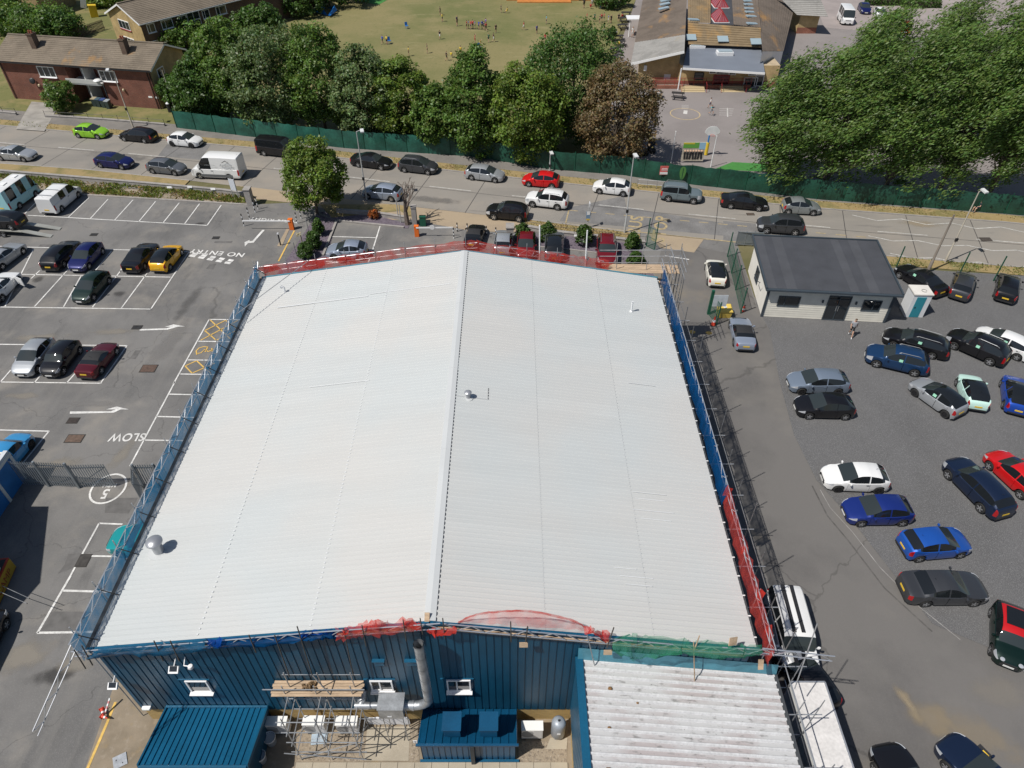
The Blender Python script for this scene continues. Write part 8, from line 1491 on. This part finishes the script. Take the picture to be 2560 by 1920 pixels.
KIDS = [(1593, 137, 'stand', 'dark', 'black', 'child in dark clothes standing behind a child in yellow'), (1612, 192, 'arms', 'yellow', 'black', 'child in yellow with arms out near the top of the field'), (1738, 230, 'stand', 'navy', 'black', 'adult in navy standing left of the huddle of children'),
 (1822, 256, 'stand', 'red', 'black', 'leftmost child in red of the huddle'), (1837, 254, 'stand', 'blue', 'black', 'child in blue second from the left of the huddle'), (1856, 258, 'stand', 'red', 'navy', 'child in red in the left half of the huddle'), (1873, 252, 'stand', 'red', 'black', 'child in red near the middle of the huddle'), (1893, 258, 'stand', 'purple', 'black', 'child in purple in the middle of the huddle'), (1927, 260, 'stand', 'blue', 'navy', 'child in blue right of the middle of the huddle'), (1955, 256, 'stand', 'blue', 'black', 'child in blue in the right half of the huddle'), (1970, 264, 'stand', 'navy', 'black', 'child in navy at the front right of the huddle'), (1988, 275, 'walk', 'red', 'black', 'child in red at the right front of the huddle'), (1986, 238, 'stand', 'purple', 'black', 'child in purple at the right back of the huddle'),
 (2073, 290, 'stand', 'black', 'black', 'child in black right of the huddle'), (2010, 370, 'walk', 'green', 'dark', 'child in dark green walking below the huddle'), (2053, 368, 'walk', 'black', 'white', 'child in black with white socks below the huddle'), (1893, 380, 'arms', 'red', 'red', 'child in red alone below the huddle'), (1938, 428, 'arms', 'yellow', 'black', 'child in yellow beside the blue seat below the huddle'), (1590, 345, 'walk', 'black', 'white', 'child in black and white shorts left of centre field'), (1097, 388, 'walk', 'blue', 'black', 'child in blue at the left of the field'), (1133, 390, 'stand', 'yellow', 'black', 'child in yellow beside a blue chair at the left of the field'),
 (1322, 490, 'stand', 'yellow', 'black', 'child in yellow just above the pale green tree'), (1482, 465, 'stand', 'dark', 'black', 'child in dark clothes standing in the lower field'), (1648, 530, 'walk', 'black', 'black', 'child in black at the bottom of the field'), (1688, 505, 'sit', 'yellow', 'white', 'child in yellow and white crouching at the bottom of the field'), (1770, 482, 'stand', 'yellow', 'black', 'child in yellow half hidden by the conical tree'), (2118, 115, 'stand', 'black', 'black', 'child in black near the top middle of the field'), (2172, 118, 'sit', 'yellow', 'yellow', 'child in yellow sitting near the top middle of the field')]
random.seed(11)
for i, (u, v, po, s, sh, lb) in enumerate(KIDS): person(cM(u, v), po, CL[s], CL[sh], lb, .98 if 'adult' in lb else .82, None, i % 3, FG)
KID2 = [(102, 265, 'walk', 'red', 'white', 'child in red and white walking on the right of the field'), (213, 297, 'stand', 'blue', 'navy', 'child in blue on the right of the field'), (296, 212, 'stand', 'cyan', 'navy', 'child in bright cyan on the right of the field'), (285, 372, 'stand', 'red', 'black', 'child in red at the edge of the dark tree'), (645, 190, 'stand', 'red', 'red', 'child in red left of the group by the benches'), (712, 190, 'stand', 'green', 'black', 'child in green in the group by the benches'), (755, 205, 'stand', 'dark', 'black', 'child in dark clothes in front of the group by the benches'), (772, 192, 'stand', 'red', 'navy', 'child in red at the middle of the group by the benches'), (793, 190, 'stand', 'red', 'black', 'second child in red at the middle of the group by the benches'), (830, 205, 'stand', 'blue', 'white', 'child in blue in the group by the benches'), (853, 207, 'stand', 'dark', 'black', 'child in dark clothes at the right of the group by the benches'), (918, 195, 'stand', 'black', 'black', 'child in black standing beside the picnic benches'),
 (620, 75, 'stand', 'dark', 'black', 'adult in dark clothes near the red board'), (678, 82, 'sit', 'red', 'red', 'child in red sitting near the red board'), (690, 62, 'stand', 'white', 'grey', 'child in white near the red board'), (706, 55, 'stand', 'green', 'white', 'child in green near the red board'), (1038, 330, 'stand', 'white', 'white', 'person in white by the school canopy post'), (1708, 942, 'walk', 'white', 'navy', 'child in white running across the playground'), (1715, 1005, 'run', 'teal', 'grey', 'child in teal running across the playground')]
for i, (u, v, po, s, sh, lb) in enumerate(KID2): person(cS(u, v), po, CL[s], CL[sh], lb, .98 if 'adult' in lb or 'person' in lb else .82, None, (i+1) % 3, 'children near the school')
person(c5(705, 1250), 'walk', CL['grey'], CL['black'], 'man in pale grey shirt and black shorts walking to the office', 1.03, R(250), 1, None, .04, SHOEW)
person(c5(1795, 175), 'sit', CL['dark'], CL['navy'], 'person in dark top and jeans crouching on the shaded pavement', 1., R(200), 0, None, .12)
# picnic benches
PB_ = M('bench_recycled_plastic', (.035, .033, .032), .7, var=.2, sc=6)
def picnic(pt, label, rz=0., group='picnic benches by the school'):
    p = G(*pt); t = thing('picnic_bench', label, 'bench', (p.x, p.y, .08), rz, group)
    for k in range(5): MB().box((0, -.3+k*.15, .74), (1.7, .13, .045)).build('tabletop_plank', PB_, t)
    for s in (-1, 1):
        for k in range(2): MB().box((0, s*(.68+k*.14), .44), (1.7, .12, .045)).build('seat_plank', PB_, t)
        MB().beam((s*.6, -.85, .38), (s*.6, .85, .38), .06, .1).build('cross_rail', PB_, t)
        for q in (-1, 1): MB().beam((s*.6, q*.75, .0), (s*.6, q*.28, .72), .06, .09).build('leg', PB_, t)
for i, (u, v, lb) in enumerate(((985, 148, 'farthest picnic bench on the path by the school'), (968, 195, 'second farthest picnic bench by the school'), (955, 255, 'picnic bench in front of the two farthest ones'), (915, 355, 'picnic bench beside the white canopy post'), (930, 405, 'picnic bench under the tree edge, fifth from the far end'), (895, 460, 'picnic bench under the tree edge, second nearest'), (895, 525, 'nearest picnic bench on the path by the school'))): picnic(cS(u, v), lb, .1*i)
picnic(cS(1240, 850), 'left picnic bench on the playground below the ramp', .2); picnic(cS(1428, 855), 'right picnic bench on the playground below the ramp', -.2)
person(cS(1258, 862), 'sit', CL['white'], CL['black'], 'person in white sitting at the left playground bench', .98, R(90), 0, 'people at the benches'); person(cS(920, 412), 'sit', CL['yellow'], CL['black'], 'child in yellow sitting at a picnic bench', .85, 1., 0, 'people at the benches'); person(cS(900, 318), 'sit', CL['white'], CL['black'], 'child in white sitting at a picnic bench', .85, 2., 0, 'people at the benches'); person(cS(950, 172), 'sit', CL['red'], CL['black'], 'child in red sitting at a far picnic bench', .85, 2., 0, 'people at the benches')
# blue chairs on the field
for u, v, lb in ((1305, 252, 'blue plastic chair alone on the field'), (1155, 382, 'blue plastic chair beside the child in yellow'), (1930, 435, 'blue plastic seat below the huddle of children')):
    p = G(*cM(u, v)); t = thing('plastic_chair', lb, 'chair', (p.x, p.y, .08), .6); BL_ = M('chair_blue', (.02, .17, .5), .45); MB().box((0, 0, .45), (.48, .46, .04)).build('seat', BL_, t); MB().box((0, .22, .75), (.46, .04, .5), 0, -.15).build('backrest', BL_, t)
    for sx in (-.2, .2):
        for sy in (-.2, .2): MB().tube((sx, sy, 0), (sx*.9, sy*.9, .44), .02).build('leg', BL_, t)
# basketball hoop, poles, mural, tyres, tarpaulin den
b = G(*cS(1672, 1345)); h = A(*cS(1710, 1115), b.y).z; t = thing('basketball_hoop', 'basketball hoop on a blue post with yellow padding', 'basketball hoop', (b.x, b.y, .08)); BLP_ = M('hoop_blue', (.03, .2, .5), .5)
MB().tube((0, 0, 0), (0, 0, h-.3), .09, 8).build('post', BLP_, t); MB().tube((0, 0, .05), (0, 0, 1.5), .2, 10).build('post_padding', M('pad_yellow', (.7, .5, .04), .6), t); MB().beam((0, 0, h-.3), (.1, -.6, h), .1, .1).build('arm', GREYP, t)
m = MB(); n = 12; fan = [(.1+.85*math.cos(a), -.62, h-.25+.75*math.sin(a)) for a in np.linspace(0, math.pi, n)]+[(-.35, -.62, h-.55), (.55, -.62, h-.55)]; m.add(fan+[(x, -.58, z) for x, y, z in fan], [list(range(len(fan))), list(range(len(fan), 2*len(fan)))[::-1]]+[(i, (i+1) % len(fan), len(fan)+(i+1) % len(fan), len(fan)+i) for i in range(len(fan))]); m.build('backboard', WHITE, t, fix=True); MB().path([(.1+.23*math.cos(a), -.9+.23*math.sin(a), h-.45) for a in np.linspace(0, 6.28, 14)], .015, 5).build('ring', CONE, t)
for (u, v, u2, v2, lb) in ((1372, 1412, 1415, 1145, 'left of two white flagpoles behind the green fence'), (1715, 1450, 1775, 1185, 'right of two white flagpoles behind the green fence')):
    b = G(*cS(u, v)); h = A(*cS(u2, v2), b.y).z; t = thing('flagpole', lb, 'flagpole', (b.x, b.y, .08)); MB().tube((0, 0, 0), (0, 0, h), .06, 8, .04).build('pole', WHITE, t); MB().lathe([(.02, 0), (.07, .05), (.02, .1)], (0, 0, h), 8).build('finial', WHITE, t)
a, b = G(*cS(1455, 1412)), G(*cS(1650, 1422)); t = thing('mural_board', 'painted board with dark figures and green and blue bands by the fence', 'mural', (a.x, a.y, .08)); w_ = b.x-a.x; MB().bb((0, 0, .2), (w_, .08, 2.4)).build('panel', M('mural_cream', (.5, .45, .36), .7, var=.2, sc=3), t); MB().bb((0, -.02, 1.75), (w_*.7, -.002, 2.38)).build('green_band', M('mural_green', (.12, .35, .06), .7), t); MB().bb((w_*.72, -.02, 1.6), (w_, -.002, 2.38)).build('blue_band', M('mural_blue', (.3, .5, .65), .7), t); MB().bb((0, -.025, 2.2), (w_*.5, -.021, 2.38)).build('yellow_band', M('mural_yellow', (.6, .5, .05), .7), t)
for k in range(7):
    x = w_*(.12+.125*k); MB().box((x, -.03, .85), (.22, .012, .8), 0, 0, .1*((k % 3)-1)).build('painted_figure', BLACK, t); MB().lathe([(.02, -.14), (.14, 0), (.02, .14)], (x, -.04, 1.42), 8).build('painted_head', M('mural_skin', (.5, .32, .22), .7), t)
tyre_s = MB().lathe([(.22, .0), (.36, .02), (.4, .1), (.36, .2), (.22, .22), (.2, .11)], n=14).mesh('tyre', TYRE, 40)
TYL = [(1150, 1165), (1180, 1190), (1205, 1220), (1215, 1250), (1190, 1270), (1195, 1300), (1210, 1325), (1150, 1345), (1100, 1350), (1040, 1355), (980, 1358), (920, 1350)]
for i, (u, v) in enumerate(TYL):
    p = G(*cS(u, v)); t = thing('stepping_ring', ('first', 'second', 'third', 'fourth', 'fifth', 'sixth', 'seventh', 'eighth', 'ninth', 'tenth', 'eleventh', 'last')[i]+' black rubber ring under the brown tree, counted from the school end', 'play ring', (p.x, p.y, .08), 0, 'winding line of play rings'); o = link('tyre_ring', tyre_s, t, (0, 0, 0)); o2 = link('stacked_tyre', tyre_s, t, (.05, 0, .22)) if i > 4 else None
tp = M('blue_tarpaulin', (.02, .2, .6), .45, var=.2, sc=2)
def tarp(pts, hh, label, mat, nm='tarpaulin'):
    P = [G(*cM(*p)) for p in pts]; cx = sum((p for p in P), Vector())/len(P); t = thing('play_den', label, 'den', (cx.x, cx.y, .07)); m = MB(); n = len(P); ridge = [cx+Vector((-1.2, .3, hh)), cx+Vector((1.2, .5, hh*.8))]
    vs = [p+Vector((random.uniform(-.2, .2), 0, .1+random.uniform(0, .3))) for p in P]+ridge; f = [(i, (i+1) % n, n+(0 if (vs[i].x+vs[(i+1) % n].x)/2 < cx.x else 1)) for i in range(n)]; m.add(vs, f); m.build(nm, mat, t, True); MB().tube(ridge[0]-Vector((0, 0, hh)), ridge[0], .06).build('prop', BARK, t, True); MB().tube(ridge[1]-Vector((0, 0, hh*.8)), ridge[1], .06).build('prop', BARK, t, True)
tarp(((495, 115), (610, 140), (655, 155), (705, 110), (690, 85), (600, 90)), 1.5, 'blue tarpaulin den at the top left of the field', tp); tarp(((290, 110), (340, 100), (375, 60), (350, 40), (310, 70)), 1.2, 'small blue tarpaulin den beside the bushes', tp); tarp(((450, 115), (500, 110), (545, 80), (490, 45)), 2.0, 'dark green den between the blue tarpaulins', M('green_tarpaulin', (.03, .14, .09), .6, var=.2))
p = G(*cM(640, 60)); t = thing('bird_table', 'wooden bird table behind the blue tarpaulin den', 'bird table', (p.x, p.y, .07)); MB().tube((0, 0, 0), (0, 0, 1.8), .08).build('post', BARK, t); MB().box((0, 0, 1.8), (1., .8, .06)).build('tray', WOOD, t); MB().box((-.25, 0, 2.2), (.6, .9, .06), 0, 0, -.6).box((.25, 0, 2.2), (.6, .9, .06), 0, 0, .6).build('roof', WOOD, t)
p = G(*cS(810, 70)); t = thing('notice_board', 'dark red notice board at the top of the field', 'notice board', (p.x, p.y, .07)); MB().box((0, 0, 1.1), (2., .1, 1.6)).build('panel', M('board_dark_red', (.2, .03, .04), .6), t); 
for s in (-1, 1): MB().box((s*1.0, 0, 1.0), (.12, .12, 2.0)).build('post', BLP_, t)
make_tree('hedge_bush', 'green bush right behind the dark red notice board', G(*cS(860, 60)), 3.2, 3.2, LF['dark'], 60, 3000, .45, 'round', .02, .1, cat='bush', rc=1.)
make_tree('conifer_shrub', 'small dark conifer beside the picnic benches', G(*cS(862, 360)), 2.4, .75, LF['dark'], 30, 1200, .25, 'cone', .02, .06, cat='shrub', rc=.3, limbs=2)
# painted games on the playground
pg = MB(); 
for (u, v, r_) in ((1495, 990, 1.9), (1195, 893, 1.0), (1210, 932, .5)):
    c_ = G(*cS(u, v)); strip([c_+Vector((r_*math.cos(a*.26), r_*math.sin(a*.26), 0)) for a in range(24)], .12, .088, pg, True)
pg.build('painted_game', M('playground_yellow', (.5, .38, .2), .8, var=.2, sc=3), bpy.data.objects['playground'])
pg = MB()
for k in range(4): a, b = G(*cS(1790, 945+k*18)), G(*cS(1915-k*5, 947+k*18)); strip([a, b], .09, .088, pg)
a, b = G(*cS(1860, 938)), G(*cS(1862, 1015)); strip([a, b], .14, .088, pg); strip([G(*cS(1500, 960)), G(*cS(1495, 990))], .5, .0885, pg)
for k in range(4): strip([G(*cS(1465, 915+k*10)), G(*cS(1525, 917+k*10))], .07, .088, pg)
pg.build('painted_game', M('playground_white', (.55, .53, .5), .8, var=.2, sc=3), bpy.data.objects['playground'])
p = G(*c7(1765, 1600)) if 'c7' in globals() else G(2430, 1903); t = thing('storage_box', 'dark open box with yellow lid corner at the bottom edge', 'box', (p.x, p.y, .03), .5); MB().box((0, 0, .4), (.9, .6, .8)).build('box_body', PLASTIC, t); MB().box((.1, -.1, .82), (.4, .3, .03)).build('yellow_card', PLY, t)
# pedestrian guard rail by the fence
a, b = G(*cS(1080, 1625)), G(*cS(1330, 1645)); t = thing('guard_railing', 'grey pedestrian guard rail on the far pavement', 'railing', (a.x, a.y, .1))
for z in (.5, 1.0): MB().tube((a.x, a.y, z), (b.x, b.y, z), .03).build('rail', STEEL, t, True)
for k in range(4): q = a.lerp(b, k/3); MB().tube((q.x, q.y, .1), (q.x, q.y, 1.02), .03).build('post', STEEL, t, True)
